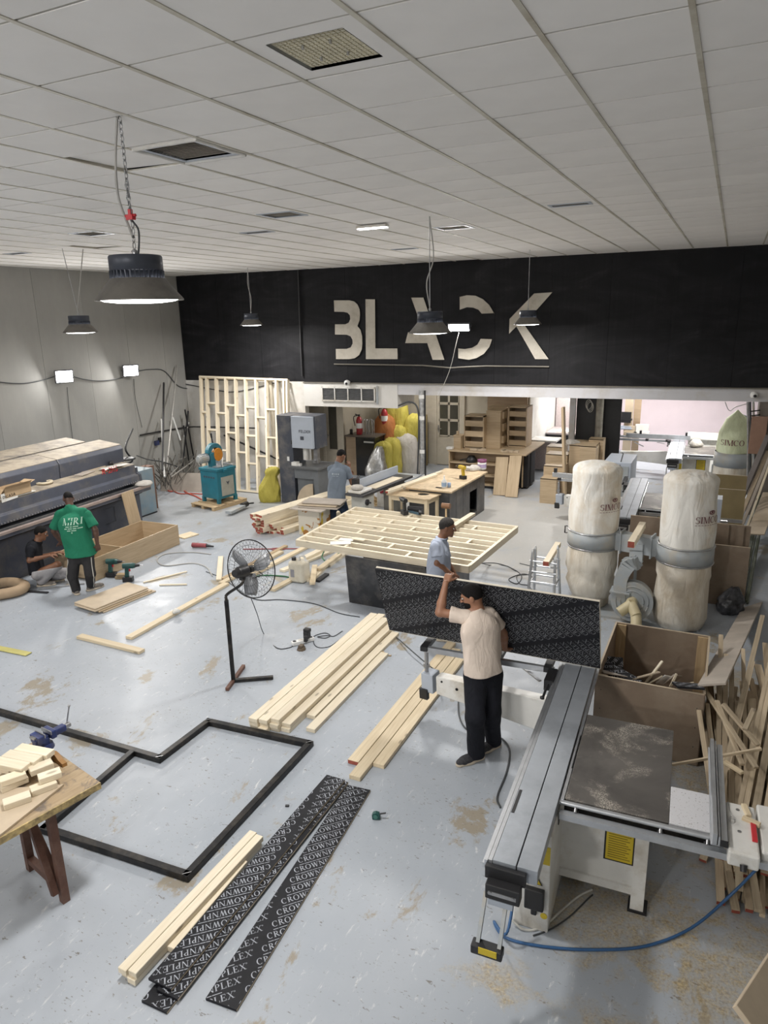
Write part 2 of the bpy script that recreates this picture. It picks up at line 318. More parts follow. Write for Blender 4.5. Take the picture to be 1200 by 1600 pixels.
class MB:
    def __init__(s): s.v = []; s.f = []; s.mi = []; s.sm = []; s.M = Matrix.Identity(4); s.mat = 0
    def add(s, vs, fs, smooth=False):
        b = len(s.v)
        for v in vs: s.v.append(s.M @ Vector(v))
        for f in fs: s.f.append([b+i for i in f]); s.mi.append(s.mat); s.sm.append(smooth)
        return s
    def box(s, c, size, rot=None):
        x, y, z = (q/2 for q in size); R = rot if rot is not None else Matrix.Identity(3); c = Vector(c)
        vs = [c + R @ Vector((a*x, b_*y, d*z)) for d in (-1, 1) for b_ in (-1, 1) for a in (-1, 1)]
        return s.add(vs, [(0, 2, 3, 1), (4, 5, 7, 6), (0, 1, 5, 4), (2, 6, 7, 3), (0, 4, 6, 2), (1, 3, 7, 5)])
    def bb(s, a, b): # box from two corners
        a, b = Vector(a), Vector(b); return s.box((a+b)/2, [abs(b[i]-a[i]) for i in range(3)])
    def bar(s, a, b, w_, h_, up=(0, 0, 1)):
        a, b = Vector(a), Vector(b); return s.box((a+b)/2, ((b-a).length, w_, h_), frame(b-a, up))
    def cyl(s, a, b, r, r2=None, n=16, cap=True):
        r2 = r if r2 is None else r2; a, b = Vector(a), Vector(b); F = frame(b-a); vs = []
        for q, rr_ in ((a, r), (b, r2)):
            for k in range(n): t = 2*PI*k/n; vs.append(q + F @ Vector((0, math.cos(t)*rr_, math.sin(t)*rr_)))
        s.add(vs, [(k, (k+1) % n, n+(k+1) % n, n+k) for k in range(n)], True)
        if cap: s.add(vs[:n], [tuple(range(n-1, -1, -1))]); s.add(vs[n:], [tuple(range(n))])
        return s
    def tube(s, pts, r, n=8, closed=False):
        pts = [Vector(p) for p in pts]; m_ = len(pts); vs = []; up = Vector((0.13, .21, 1)).normalized()
        for i, p in enumerate(pts):
            a = pts[(i-1) % m_] if (closed or i) else p; c = pts[(i+1) % m_] if (closed or i < m_-1) else p
            d = (c-a).normalized(); x = d.cross(up)
            if x.length < .05: x = d.cross(Vector((1, 0, 0)))
            x.normalize(); y = d.cross(x); rr_ = r[i] if isinstance(r, (list, tuple)) else r
            for k in range(n): t = 2*PI*k/n; vs.append(p + x*math.cos(t)*rr_ + y*math.sin(t)*rr_)
        fs = []
        for i in range(m_ if closed else m_-1):
            j = (i+1) % m_
            for k in range(n): fs.append((i*n+k, i*n+(k+1) % n, j*n+(k+1) % n, j*n+k))
        s.add(vs, fs, True)
        if not closed: s.add(vs[:n], [tuple(range(n-1, -1, -1))]); s.add(vs[-n:], [tuple(range(n))])
        return s
    def lathe(s, prof, c=(0, 0, 0), n=24, wob=None):      # prof: (r, z)
        c = Vector(c); vs = []
        for i, (r, z) in enumerate(prof):
            for k in range(n):
                t = 2*PI*k/n; q = r*(wob(t, z) if wob else 1); vs.append(c + Vector((q*math.cos(t), q*math.sin(t), z)))
        fs = [(i*n+k, i*n+(k+1) % n, (i+1)*n+(k+1) % n, (i+1)*n+k) for i in range(len(prof)-1) for k in range(n)]
        return s.add(vs, fs, True)
    def prism(s, poly, a, b, F=None, o=(0, 0, 0)):        # polygon in local xy, extruded a..b in local z
        F = F if F is not None else Matrix.Identity(3); o = Vector(o); n = len(poly)
        vs = [o + F @ Vector((x, y, z)) for z in (a, b) for x, y in poly]
        return s.add(vs, [tuple(range(n-1, -1, -1)), tuple(range(n, 2*n))] + [(k, (k+1) % n, n+(k+1) % n, n+k) for k in range(n)])
    def poly(s, pts): return s.add(pts, [tuple(range(len(pts)))])
    def mesh(s, name, origin=(0, 0, 0), rot=None):
        me = bpy.data.meshes.new(name); o = Vector(origin); vs = [v-o for v in s.v]
        if rot is not None: Ri = rot.inverted(); vs = [Ri @ v for v in vs]
        me.from_pydata([tuple(v) for v in vs], [], s.f); me.update()
        me.polygons.foreach_set('material_index', s.mi); me.polygons.foreach_set('use_smooth', s.sm)
        return me
    def build(s, name, mats, parent=None, origin=None, bevel=0.0, rot=None):
        if origin is None:
            if parent: origin = wloc(parent)
            else:
                lo = [min(v[i] for v in s.v) for i in range(3)]; hi = [max(v[i] for v in s.v) for i in range(3)]
                origin = ((lo[0]+hi[0])/2, (lo[1]+hi[1])/2, lo[2])
        o = link(name, s.mesh(name, origin, rot), mats, parent, origin, rot)
        if bevel: bev(o, bevel)
        return o
def bev(o, wd, seg=2):
    m_ = o.modifiers.new('bevel', 'BEVEL'); m_.width = wd; m_.segments = seg; m_.limit_method = 'ANGLE'; m_.angle_limit = .6
    return o
def frame(d, up=(0, 0, 1)):                # columns: x along d, z towards up
    x = Vector(d).normalized(); z = Vector(up); z = z - x*z.dot(x)
    if z.length < 1e-4: z = Vector((0, 1, 0)); z = z - x*z.dot(x)
    z.normalize(); y = z.cross(x); return Matrix((x, y, z)).transposed()
_barmesh = {}
def bar(name, a, b, w_, h_, mat, parent=None, up=(0, 0, 1), bevel=0.0, extra=None):   # a stick with its own x axis along its length
    a, b = Vector(a), Vector(b); L = (b-a).length; F = frame(b-a, up)
    key = (round(L, 3), round(w_, 4), round(h_, 4), mat.name if not isinstance(mat, (list, tuple)) else tuple(q.name for q in mat))
    me = _barmesh.get(key)
    if me is None:
        q = MB(); q.box((0, 0, 0), (L, w_, h_)); 
        if isinstance(mat, (list, tuple)): q.mi[4] = 1; q.mi[5] = 1     # painted ends
        me = q.mesh(name); _barmesh[key] = me
    o = link(name, me, mat, parent, (a+b)/2, F)
    if bevel: bev(o, bevel, 1)
    return o
def slab(name, c, size, mat, parent=None, rz=0.0, bevel=0.0):   # axis box with own centre
    q = MB(); q.box((0, 0, 0), size); o = link(name, q.mesh(name), mat, parent, c, Euler((0, 0, rz)))
    if bevel: bev(o, bevel)
    return o
def dup(root, loc=None, rz=None, label=None, group=None, name=None):
    r = root.copy(); COL.objects.link(r)
    if loc is not None: r.location = loc
    if rz is not None: r.rotation_euler[2] = rz
    if label: r['label'] = label
    if group: r['group'] = group
    for ch in list(root.children):
        c = ch.copy(); COL.objects.link(c); c.parent = r
        for g in list(ch.children):
            d = g.copy(); COL.objects.link(d); d.parent = c
    return r
def curve_pts(pts, n=8):                   # Catmull-Rom through the points
    pts = [Vector(p) for p in pts]; q = [pts[0]*2-pts[1]] + pts + [pts[-1]*2-pts[-2]]; out = []
    for i in range(1, len(q)-2):
        for k in range(n):
            t = k/n; a, b, c, d = q[i-1], q[i], q[i+1], q[i+2]
            out.append(.5*((2*b) + (c-a)*t + (2*a-5*b+4*c-d)*t*t + (3*b-a-3*c+d)*t**3))
    out.append(pts[-1]); return out
def cable(name, label, pts, r, mat, cat='cable', n=6, group=None, parent=None):
    return tag(MB().tube(curve_pts(pts, 7), r, n).build(name, mat, parent), label, cat, group) if parent is None else MB().tube(curve_pts(pts, 7), r, n).build(name, mat, parent)
def floor_cable(name, label, px, r, mat, cat='cable'):
    return cable(name, label, [P(x, y, r) if len(t) == 0 else P(x, y, t[0]) for x, y, *t in px], r, mat, cat)
# ------------------------------------------------------------------ lettering: capitals drawn as strokes
def _arc(cx, cy, rx, ry, a0, a1, ws, wt, n=10):
    out = []
    for k in range(n):
        t0 = math.radians(a0+(a1-a0)*k/n); t1 = math.radians(a0+(a1-a0)*(k+1)/n)
        out.append([(cx+rx*math.cos(t0), cy+ry*math.sin(t0)), (cx+rx*math.cos(t1), cy+ry*math.sin(t1)),
                    (cx+(rx-ws)*math.cos(t1), cy+(ry-wt)*math.sin(t1)), (cx+(rx-ws)*math.cos(t0), cy+(ry-wt)*math.sin(t0))])
    return out
def _st(x0, y0, x1, y1, w): return [[(x0-w/2, y0), (x0+w/2, y0), (x1+w/2, y1), (x1-w/2, y1)]]
def _r(x0, y0, x1, y1): return [[(x0, y0), (x1, y0), (x1, y1), (x0, y1)]]
_K, _k = .16, .06
def serif(ch):                             # -> quads, advance (cap height 1)
    S = lambda x, y: _r(x-.15, y, x+.15, y+.05) if y < .5 else _r(x-.15, y-.05, x+.15, y)
    if ch == 'C': return _arc(.45, .5, .43, .52, 48, 312, _K, _k, 12) + _r(.70, .68, .75, .98), .92
    if ch == 'O': return _arc(.45, .5, .45, .52, 0, 360, _K, _k, 14), 1.0
    if ch == 'R': return _st(.2, 0, .2, 1, _K)+S(.2, 0)+S(.2, 1)+_arc(.3, .73, .36, .27, -90, 90, _K, _k, 8)+_r(.2, .94, .32, 1)+_r(.2, .46, .32, .52)+_st(.75, 0, .42, .48, _K+.03)+_r(.66, 0, .9, .05), .92
    if ch == 'W': return _st(.34, 0, .14, 1, _K)+_st(.34, 0, .55, 1, _k)+_st(.78, 0, .55, 1, _K)+_st(.78, 0, 1.0, 1, _k)+S(.14, 1)+S(.55, 1)+S(1.0, 1), 1.18
    if ch == 'N': return _st(.17, 0, .17, 1, _k)+_st(.80, 0, .2, 1, _K)+_st(.82, 0, .82, 1, _k)+S(.17, 0)+S(.15, 1)+S(.82, 1), 1.02
    if ch == 'P': return _st(.2, 0, .2, 1, _K)+S(.2, 0)+S(.2, 1)+_arc(.3, .72, .38, .28, -90, 90, _K, _k, 8)+_r(.2, .94, .32, 1)+_r(.2, .44, .32, .5), .78
    if ch == 'L': return _st(.2, 0, .2, 1, _K)+S(.2, 1)+_r(.05, 0, .72, .06)+_r(.66, 0, .72, .28), .80
    if ch == 'E': return _st(.2, 0, .2, 1, _K)+_r(.05, 0, .74, .06)+_r(.05, .94, .70, 1)+_r(.2, .47, .55, .53)+_r(.68, 0, .74, .26)+_r(.64, .76, .70, 1)+_r(.50, .38, .55, .62), .84
    if ch == 'X': return _st(.8, 0, .18, 1, _K)+_st(.16, 0, .76, 1, _k)+S(.16, 0)+S(.8, 0)+S(.18, 1)+S(.76, 1), .95
    if ch == 'I': return _st(.2, 0, .2, 1, _K)+S(.2, 0)+S(.2, 1), .42
    if ch == 'M': return _st(.15, 0, .15, 1, _k)+_st(.55, 0, .18, 1, _K)+_st(.55, 0, .92, 1, _k)+_st(.95, 0, .95, 1, _K)+S(.15, 0)+S(.95, 0)+S(.15, 1)+S(.95, 1), 1.15
    if ch == 'S': return _arc(.36, .74, .30, .27, 40, 250, _K*.8, _k, 9)+_arc(.36, .26, .32, .27, -140, 75, _K*.8, _k, 9)+_r(.58, .74, .63, .98)+_r(.05, .02, .10, .28), .74
    if ch == '*': return _arc(.10, .88, .12, .12, 0, 360, .04, .04, 8), .3
    return [], .4
def sans(ch, w=.17):
    if ch == 'F': return _st(w/2, 0, w/2, 1, w)+_r(0, 1-w, .68, 1)+_r(0, .42, .58, .42+w), .80
    if ch == 'E': return _st(w/2, 0, w/2, 1, w)+_r(0, 1-w, .68, 1)+_r(0, .42, .62, .42+w)+_r(0, 0, .68, w), .82
    if ch == 'L': return _st(w/2, 0, w/2, 1, w)+_r(0, 0, .64, w), .74
    if ch == 'D': return _st(w/2, 0, w/2, 1, w)+_arc(.3, .5, .46, .5, -90, 90, w, w, 8)+_r(0, 1-w, .32, 1)+_r(0, 0, .32, w), .90
    if ch == 'R': return _st(w/2, 0, w/2, 1, w)+_arc(.36, .71, .36, .29, -90, 90, w, w, 8)+_r(0, 1-w, .38, 1)+_r(0, .42, .38, .42+w)+_st(.66, 0, .40, .48, w*1.15), .86
    if ch == 'I': return _st(w/2, 0, w/2, 1, w), .32
    if ch == 'C': return _arc(.45, .5, .45, .5, 50, 310, w, w, 10), .86
    if ch == 'A': return _st(w/2, 0, .42, 1, w)+_st(.84-w/2, 0, .42, 1, w)+_r(.2, .25, .64, .25+w), .96
    if ch == 'S': return _arc(.34, .73, .32, .27, 30, 260, w, w, 8)+_arc(.34, .27, .34, .27, -150, 80, w, w, 8), .78
    if ch == 'T': return _r(0, 1-w, .72, 1)+_st(.36, 0, .36, 1, w), .82
    if ch == 'H': return _st(w/2, 0, w/2, 1, w)+_st(.7-w/2, 0, .7-w/2, 1, w)+_r(0, .42, .7, .42+w), .86
    if ch == '-': return _r(.05, .42, .45, .42+w), .55
    if ch == '2': return _arc(.33, .7, .33, .3, -20, 170, w, w, 8)+_st(.1, .05, .52, .55, w)+_r(0, 0, .68, w), .8
    return [], .4
def text_quads(txt, font, h):
    out = []; x = 0
    for ch in txt:
        q, adv = font(ch)
        for poly in q: out.append([((px+x)*h, py*h) for px, py in poly])
        x += adv
    return out, x*h
def clip_rect(poly, x0, x1, y0, y1):
    def cut(pl, f):
        o = []
        for i in range(len(pl)):
            a, b = pl[i], pl[(i+1) % len(pl)]; fa, fb = f(a), f(b)
            if fa >= 0: o.append(a)
            if (fa >= 0) != (fb >= 0): t = fa/(fa-fb); o.append((a[0]+(b[0]-a[0])*t, a[1]+(b[1]-a[1])*t))
        return o
    for f in (lambda p: p[0]-x0, lambda p: x1-p[0], lambda p: p[1]-y0, lambda p: y1-p[1]):
        if len(poly) < 3: return []
        poly = cut(poly, f)
    return poly if len(poly) >= 3 else []
def lettering(name, quads, o, xdir, ydir, mat, parent, lift=.0008):   # flat print on a surface
    o, xd, yd = Vector(o), Vector(xdir).normalized(), Vector(ydir).normalized(); nn = xd.cross(yd); q = MB()
    for poly in quads: q.poly([o + xd*x + yd*y + nn*lift for x, y in poly])
    o_ = q.build(name, mat, parent)
    if len(quads) > 300: tag(o_, kind='stuff')
    return o_
def diag_print(L, W, ang, h, pitch, flip=False, small=True, phase=0.0, slant=.62):   # rows of the plywood maker's word, set diagonally over an L x W panel
    word, wl = text_quads('CROWNPLEX*', serif, h); gap = h*1.1; step = wl+gap; out = []
    ca, sa = math.cos(ang), math.sin(ang); D = math.hypot(L, W); rows = int(D/pitch)+2
    for i in range(-rows, rows):
        off = (i*slant*pitch) + phase
        k0 = int(-D/step)-2
        for k in range(k0, -k0):
            bx, by = k*step+off, i*pitch
            cx, cyy = bx+wl/2, by
            X, Y = cx*ca-cyy*sa, cx*sa+cyy*ca
            if not (-wl < X < L+wl and -wl < Y < W+wl): continue
            def put(poly):
                pl = [((px+bx)*ca-(py+by)*sa, (px+bx)*sa+(py+by)*ca) for px, py in poly]
                if flip: pl = [(L-x, W-y) for x, y in pl]
                pl = clip_rect(pl, .004, L-.004, .004, W-.004)
                if pl: out.append(pl)
            for poly in word: put(poly)
            if small:
                x = 0.0
                for wd in (4.4, 7.4, 3.4, 4.4, 5.4, 7.4):
                    put([(x, -pitch*.28), (x+wd*h*.17, -pitch*.28), (x+wd*h*.17, -pitch*.28+h*.11), (x, -pitch*.28+h*.11)]); x += (wd+.45)*h*.17
    return out
# ------------------------------------------------------------------ the hall
XL, XR, YB = -13.2, 1.25, -4.0
def struct(o): return tag(o, kind='structure')
struct(MB().bb((XL-.3, YB-.2, -.12), (XR+.2, 23.2, 0)).build('floor', floor_m, origin=(0, 0, 0)))
# suspended ceiling: backing, tiles, main and cross rails
CX, CY, TS, TY = -1.4726, 2.8415, .6, .5943
def cut_half(o_xy, n_xy): pass
ceil = struct(MB().bb((XL-.2, YB-.2, ZC+.10), (XR+.2, 16.2, ZC+.22)).build('ceiling', void_m, origin=(0, 0, ZC)))
def wall_y(x): return (WD - WN.x*x)/WN.y
holes = {}                                  # tiles that carry a fitting
def tile_at(px, py): q = P(px, py, ZC); return (math.floor((q.x-CX)/TS), math.floor((q.y-CY)/TY))
tiles = []
for i in range(-20, 5):
    for j in range(-12, 22):
        x0, y0 = CX+i*TS, CY+j*TY
        cx_, cyy_ = x0+TS/2, y0+TY/2
        if cx_ < XL or cx_ > XR or cyy_ > wall_y(cx_)+.1: continue
        d = Vector((cx_, cyy_, ZC-H)); zz = d.dot(FW)
        vis = 0
        if zz > .3:
            u_, v_ = 600+FPX*d.dot(RT)/zz, 800-FPX*d.dot(UP)/zz
            if -150 < u_ < 1350 and -200 < v_ < 700: vis = 1/(zz*zz)*abs(d.z)/d.length
        tiles.append((vis, i, j, cx_, cyy_))
tiles.sort(reverse=True)
g = .009
_q = MB(); _q.box((0, 0, 0), (TS-2*g, TY-2*g, .014)); tile_me = _q.mesh('ceiling_tile'); tile_me.materials.append(tile_m)
open_tiles = {tile_at(165, 238): (.035, .0), tile_at(178, 385): (.03, .02)}
far = MB(); made = 0
vents = [((290, 235), 'big'), ((437, 337), 'vent'), ((708, 359), 'vent'), ((888, 323), 'slot'), ((130, 366), 'vent'), ((395, 367), 'slot'), ((30, 396), 'slot'), ((637, 386), 'slot')]
fit_tiles = {tile_at(*v[0]) for v in vents} | {tile_at(506, 80)}
for vis, i, j, x, y in tiles:
    if (i, j) in fit_tiles: continue
    edge = x-TS/2 < XL or x+TS/2 > XR or y+TY/2 > wall_y(x)-.02
    if vis > 0 and made < 292 and not edge:
        o = bpy.data.objects.new('ceiling_tile', tile_me); COL.objects.link(o); o.parent = ceil
        rz_ = random.uniform(-.0025, .0025)
        o.location = (x+random.uniform(-.002, .002), y+random.uniform(-.002, .002), .006+random.uniform(-.001, .001))
        o.rotation_euler = (random.uniform(-.003, .003), random.uniform(-.003, .003), rz_)
        if (i, j) in open_tiles: o.rotation_euler = (.018, .022, .02); o.location.z += .012
        made += 1
    else:
        x1, x2 = max(x-TS/2+g, XL), min(x+TS/2-g, XR); y2 = min(y+TY/2-g, wall_y(x)-.0)
        far.bb((x1, y-TY/2+g, ZC-.001), (x2, y2, ZC+.013))
tag(far.build('ceiling_tiles', tile_m, ceil), kind='stuff')
for i in range(-20, 5):
    x = CX+i*TS
    if XL < x < XR:
        q = MB(); q.bb((x-.013, YB, ZC-.006), (x+.013, wall_y(x), ZC+.0)); q.bb((x-.002, YB, ZC), (x+.002, wall_y(x), ZC+.04)); q.build('main_rail', rail_m, ceil)
for j in range(-12, 22):
    y = CY+j*TY; xa = XL
    while y > wall_y(xa) and xa < XR: xa += .1
    if xa < XR-.2 and y < 15.8: MB().bb((xa, y-.008, ZC+.004), (XR, y+.008, ZC+.010)).build('cross_rail', rail_m, ceil)
# fittings in the ceiling
def ceil_fit(name, label, cat, px, kind, group=None):
    i, j = tile_at(*px); x0, y0 = CX+i*TS+g, CY+j*TY+g; x1, y1 = x0+TS-2*g, y0+TY-2*g; c = P(*px, ZC)
    t = T(name, label, cat, ((x0+x1)/2, (y0+y1)/2, ZC), group)
    f = MB(); hx, hy = {'lamp': (.19, .19), 'big': (.22, .22), 'vent': (.2, .16), 'slot': (.2, .07)}[kind]; cx, cy = (x0+x1)/2, (y0+y1)/2
    z0, z1 = ZC-.001, ZC+.013
    f.bb((x0, y0, z0), (x1, cy-hy, z1)); f.bb((x0, cy+hy, z0), (x1, y1, z1)); f.bb((x0, cy-hy, z0), (cx-hx, cy+hy, z1)); f.bb((cx+hx, cy-hy, z0), (x1, cy+hy, z1))
    f.build('surround', tile_m, t)
    b_ = MB(); zt = ZC+.08
    for a, c_ in (((cx-hx-.004, cy-hy, z0), (cx-hx, cy+hy, zt)), ((cx+hx, cy-hy, z0), (cx+hx+.004, cy+hy, zt)), ((cx-hx, cy-hy-.004, z0), (cx+hx, cy-hy, zt)), ((cx-hx, cy+hy, z0), (cx+hx, cy+hy+.004, zt))): b_.bb(a, c_)
    if kind != 'lamp':
        for a, c_ in (((cx-hx-.03, cy-hy-.03, z0-.006), (cx+hx+.03, cy-hy+.004, z0)), ((cx-hx-.03, cy+hy-.004, z0-.006), (cx+hx+.03, cy+hy+.03, z0)), ((cx-hx-.03, cy-hy, z0-.006), (cx-hx+.004, cy+hy, z0)), ((cx+hx-.004, cy-hy, z0-.006), (cx+hx+.03, cy+hy, z0))): b_.bb(a, c_)
    b_.build('frame', light_grey if kind != 'lamp' else duct_grey, t)
    if kind == 'lamp':
        MB().bb((cx-hx, cy-hy, ZC+.012), (cx+hx, cy+hy, ZC+.02)).build('backing_plate', plain('lamp_lens', s2l(206, 200, 178), .4, 0, .1), t)
        lens = MB(); n = 15
        for a in range(n):
            for b2 in range(n):
                xx, yy = cx-hx+.02+(2*hx-.04)*a/(n-1), cy-hy+.02+(2*hy-.04)*b2/(n-1); lens.box((xx, yy, ZC+.010), (.016, .016, .006))
        tag(lens.build('lens_grid', plain('lamp_lens_bead', s2l(212, 206, 184), .3, 0, .05), t), kind='stuff')
        for sx_ in (-.07, .07):
            for sy_2 in (-.08, .08): MB().cyl((cx+sx_, cy+sy_2, ZC+.010), (cx+sx_, cy+sy_2, ZC-.006), .007, n=8).build('screw', steel, t)
    else:
        MB().bb((cx-hx, cy-hy, ZC+.04), (cx+hx, cy+hy, ZC+.045)).build('duct_back', plain('duct_dark', s2l(150, 142, 130), .7), t)
        n = int(2*hy/.035)
        for k in range(n):
            yy = cy-hy+.02+k*.035; q = MB(); q.box((cx, yy, ZC+.008), (2*hx, .024, .003), Euler((.5, 0, 0)).to_matrix()); q.build('vane', MATS.get('vane_grey') or plain('vane_grey', s2l(156, 150, 140), .5), t)
        if kind == 'big':
            q = MB(); loop = [(cx-.27, cy-.27), (cx+.27, cy-.27), (cx+.27, cy+.27), (cx-.27, cy+.27)]
            for a in range(4):
                p0, p1 = loop[a], loop[(a+1) % 4]; q.tube([(p0[0]+(p1[0]-p0[0])*k/6+random.uniform(-.012, .012), p0[1]+(p1[1]-p0[1])*k/6+random.uniform(-.012, .012), ZC-.006) for k in range(7)], .014, 6)
            q.build('sealing_tape', white_wall, t)
    return t
ceil_fit('recessed_light', 'square recessed ceiling light with a beaded lens and four screws', 'ceiling light', (506, 80), 'lamp')
vl = ['square air vent with torn white sealing tape around its frame', 'grey louvred air vent above the leaning timber frame', 'grey louvred air vent just behind the pendant lamp before the white letters', 'narrow ceiling slot vent nearest the right wall', 'small grey ceiling vent beside the dented open tile', 'narrow ceiling slot vent between two louvred vents', 'ceiling slot vent at the concrete wall', 'faint narrow slot vent near the black fascia']
for (px, k), lab in zip(vents, vl): ceil_fit('ceiling_vent', lab, 'air vent', px, k)
# walls
wl = struct(MB().bb((XL-.25, YB, 0), (XL-.01, 15.3, ZC+.1)).build('wall_left', void_m, origin=(XL, 0, 0)))
yj = YB
while yj < 15.0:
    y1 = min(yj+1.22, wall_y(XL)); MB().bb((XL-.012, yj+.003, 0), (XL+random.uniform(-.002, .002), y1-.003, ZC)).build('panel', concrete, wl, origin=(XL, (yj+y1)/2, ZC/2)); yj += 1.22
struct(MB().bb((XR, YB, 0), (XR+.2, 23, ZC+.1)).build('wall_right', concrete))
struct(MB().bb((XL-.2, YB-.2, 0), (XR+.2, YB, ZC+.1)).build('wall_rear', concrete))
def wbox(q, u0, u1, z0, z1, f, d):          # box on the back wall: f = how far its face stands forward of the wall plane, d = depth behind it
    c = WB((u0+u1)/2, (z0+z1)/2, (d-f)/2); return q.box(c, (u1-u0, f+d, z1-z0), frame(WT))
UL = XL+.966; ZF = 2.6
wb = struct(wbox(MB(), UL-.1, 2.2, ZF, ZC+.1, -.02, .2).build('wall_back', seam_black, origin=WB(-6, ZF)))
nb = 12; du = (2.2-UL)/nb
for k in range(nb):
    u0 = UL+k*du; o = wbox(MB(), u0+.002, u0+du-.002, ZF, ZC, random.uniform(0, .003), .02).build('fascia_panel', fascia_m, wb, origin=WB(-6, 4, 0))
uj, zj = Wuz(475, 600)
struct(wbox(MB(), UL-.1, uj, 0, ZF, 0, .2).build('wall_back', white_wall))
# beam under the fascia, its shadow ledge, and the boxed-in air conditioner
ub, _ = Wuz(622, 620); ur, zb = Wuz(1185, 626); zb = Wuz(900, 622)[1]
struct(wbox(MB(), ub-.02, 2.2, zb, ZF-.03, .02, .18).build('trim_1', beam_paint))
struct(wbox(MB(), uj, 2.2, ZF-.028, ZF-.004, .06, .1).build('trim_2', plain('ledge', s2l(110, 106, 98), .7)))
us, zs = Wuz(480, 634); ue, ze = Wuz(622, 637)
sof = struct(wbox(MB(), uj-.0, ue, zs, ZF-.03, .03, 1.15).build('trim_3', white_wall))
g0, z1_ = Wuz(504, 604); g1, z0_ = Wuz(588, 628)
ac = T('air_conditioner', 'white ducted air conditioner grille in the soffit beside the bandsaw', 'air conditioner', WB((g0+g1)/2, z0_, -.04))
q = MB(); wd = (g1-g0)
for a, b_, c_, d_ in ((g0, g1, z0_, z0_+.03), (g0, g1, z1_-.03, z1_), (g0, g0+.03, z0_, z1_), (g1-.03, g1, z0_, z1_), *[(g0+wd*k/4-.012, g0+wd*k/4+.012, z0_, z1_) for k in (1, 2, 3)]): wbox(q, a, b_, c_, d_, .075, -.03)
q.build('frame', white_enamel, ac)
for k in range(4):
    q = MB(); n = 8
    for a in range(n):
        zz = z0_+.045+(z1_-z0_-.08)*a/(n-1); q.box(WB(g0+wd*(k+.5)/4, zz, -.05), (wd/4-.04, .03, .006), frame(WT) @ Euler((.6, 0, 0)).to_matrix())
    q.build('louvre', steel, ac)
wbox(MB(), g0, g1, z0_, z1_, .034, -.03).build('filter', plain('filter_grey', s2l(110, 112, 112), .6), ac)
wbox(MB(), g1+.03, g1+.07, z0_-.05, z1_+.04, .07, -.03).build('side_bracket', duct_grey, ac)
# surveillance cameras under the fascia
def dome(px, label, zoff=0):
    c = Wp(*px, -.09); t = T('security_camera', label, 'camera', c)
    MB().cyl(c-WN*-.06+V((0, 0, .0)), c+WN*.03, .05, .05, 14).build('bracket', white_pl, t)
    MB().lathe([(0.001, .07), (.05, .055), (.07, .02), (.07, -.02), (.05, -.055), (.001, -.07)], c-WN*.03, 16).build('housing', white_pl, t)
    MB().cyl(c-WN*.085+V((.01, 0, -.01)), c-WN*.11+V((.015, 0, -.015)), .03, .028, 12).build('lens', black_pl, t)
dome((543, 598), 'white round security camera above the air conditioner grille')
dome((1178, 617), 'white round security camera at the far end of the white beam')
# white stencil letters on the fascia
LET = {'B': [[(68, 118), (140, 118), (162, 123), (178, 137), (188, 160), (190, 185), (188, 210), (178, 238), (192, 256), (200, 285), (201, 320), (198, 348), (186, 374), (165, 389), (140, 393), (78, 393), (77, 345), (128, 345), (147, 338), (156, 320), (155, 302), (146, 286), (128, 279), (73, 278), (73, 230), (122, 230), (138, 222), (145, 205), (143, 188), (132, 176), (115, 172), (70, 171)]],
       'L': [[(216, 113), (260, 113), (262, 343), (365, 343), (366, 393), (218, 393)]],
       'A': [[(430, 105), (487, 105), (585, 396), (530, 396), (505, 318), (402, 318), (415, 268), (489, 268)]],
       'C': [[(657, 102), (690, 94), (730, 96), (765, 112), (795, 140), (817, 178), (760, 180), (745, 162), (720, 152), (690, 150), (657, 162)], [(650, 343), (680, 346), (715, 340), (740, 325), (755, 298), (808, 300), (796, 335), (770, 368), (735, 388), (700, 396), (650, 389)]],
       'K': [[(1005, 86), (1090, 80), (957, 230), (1073, 393), (1010, 393), (922, 240), (888, 274), (890, 205)]]}
lab = {'B': 'white stencil letter, first of the word on the black fascia', 'L': 'white stencil letter between the first letter and the lamp in front of the third', 'A': 'white stencil letter half hidden behind the grey pendant lamp shade', 'C': 'white stencil letter split in two arcs beside the lit floodlight', 'K': 'white stencil letter with a slanted arm, last of the word'}
for ch, polys in LET.items():
    c0 = Wp(500+polys[0][0][0]/3, 430+393/3)
    t = T('sign_letter', lab[ch], 'letter', c0, 'white letters on the fascia')
    for pl in polys:
        q = MB(); uv = [Wuz(500+x/3, 430+y/3) for x, y in pl]; n = len(uv)
        fr = [WB(u, z, -.035) for u, z in uv]; bk = [WB(u, z, -.004) for u, z in uv]
        q.add(fr+bk, [tuple(range(n))[::-1]]+[(k, (k+1) % n, n+(k+1) % n, n+k) for k in range(n)])
        q.build('face', letter_white, t)
        q = MB(); cu = sum(a for a, _ in uv)/len(uv); cz = sum(b for _, b in uv)/len(uv); n = len(uv)
        q.tube([WB(u, z, -.016) for u, z in uv], .016, 5, True)
        q.build('rim', seam_black, t)
tag(MB().tube([Wp(x, y, -.05) for x, y in ((522, 569), (600, 570), (660, 571), (705, 575), (716, 574), (760, 572), (858, 573))], .018, 8).build('conduit', plain('grey_conduit', s2l(120, 116, 108), .5, .4)), 'grey conduit running under the white letters', 'pipe')
tag(MB().tube([Wp(x, y, -.05) for x, y in ((466, 422), (467.5, 470), (470, 540), (472.5, 588))], .024, 8).build('downpipe', black_pl), 'black downpipe on the fascia beside the first white letter', 'pipe')
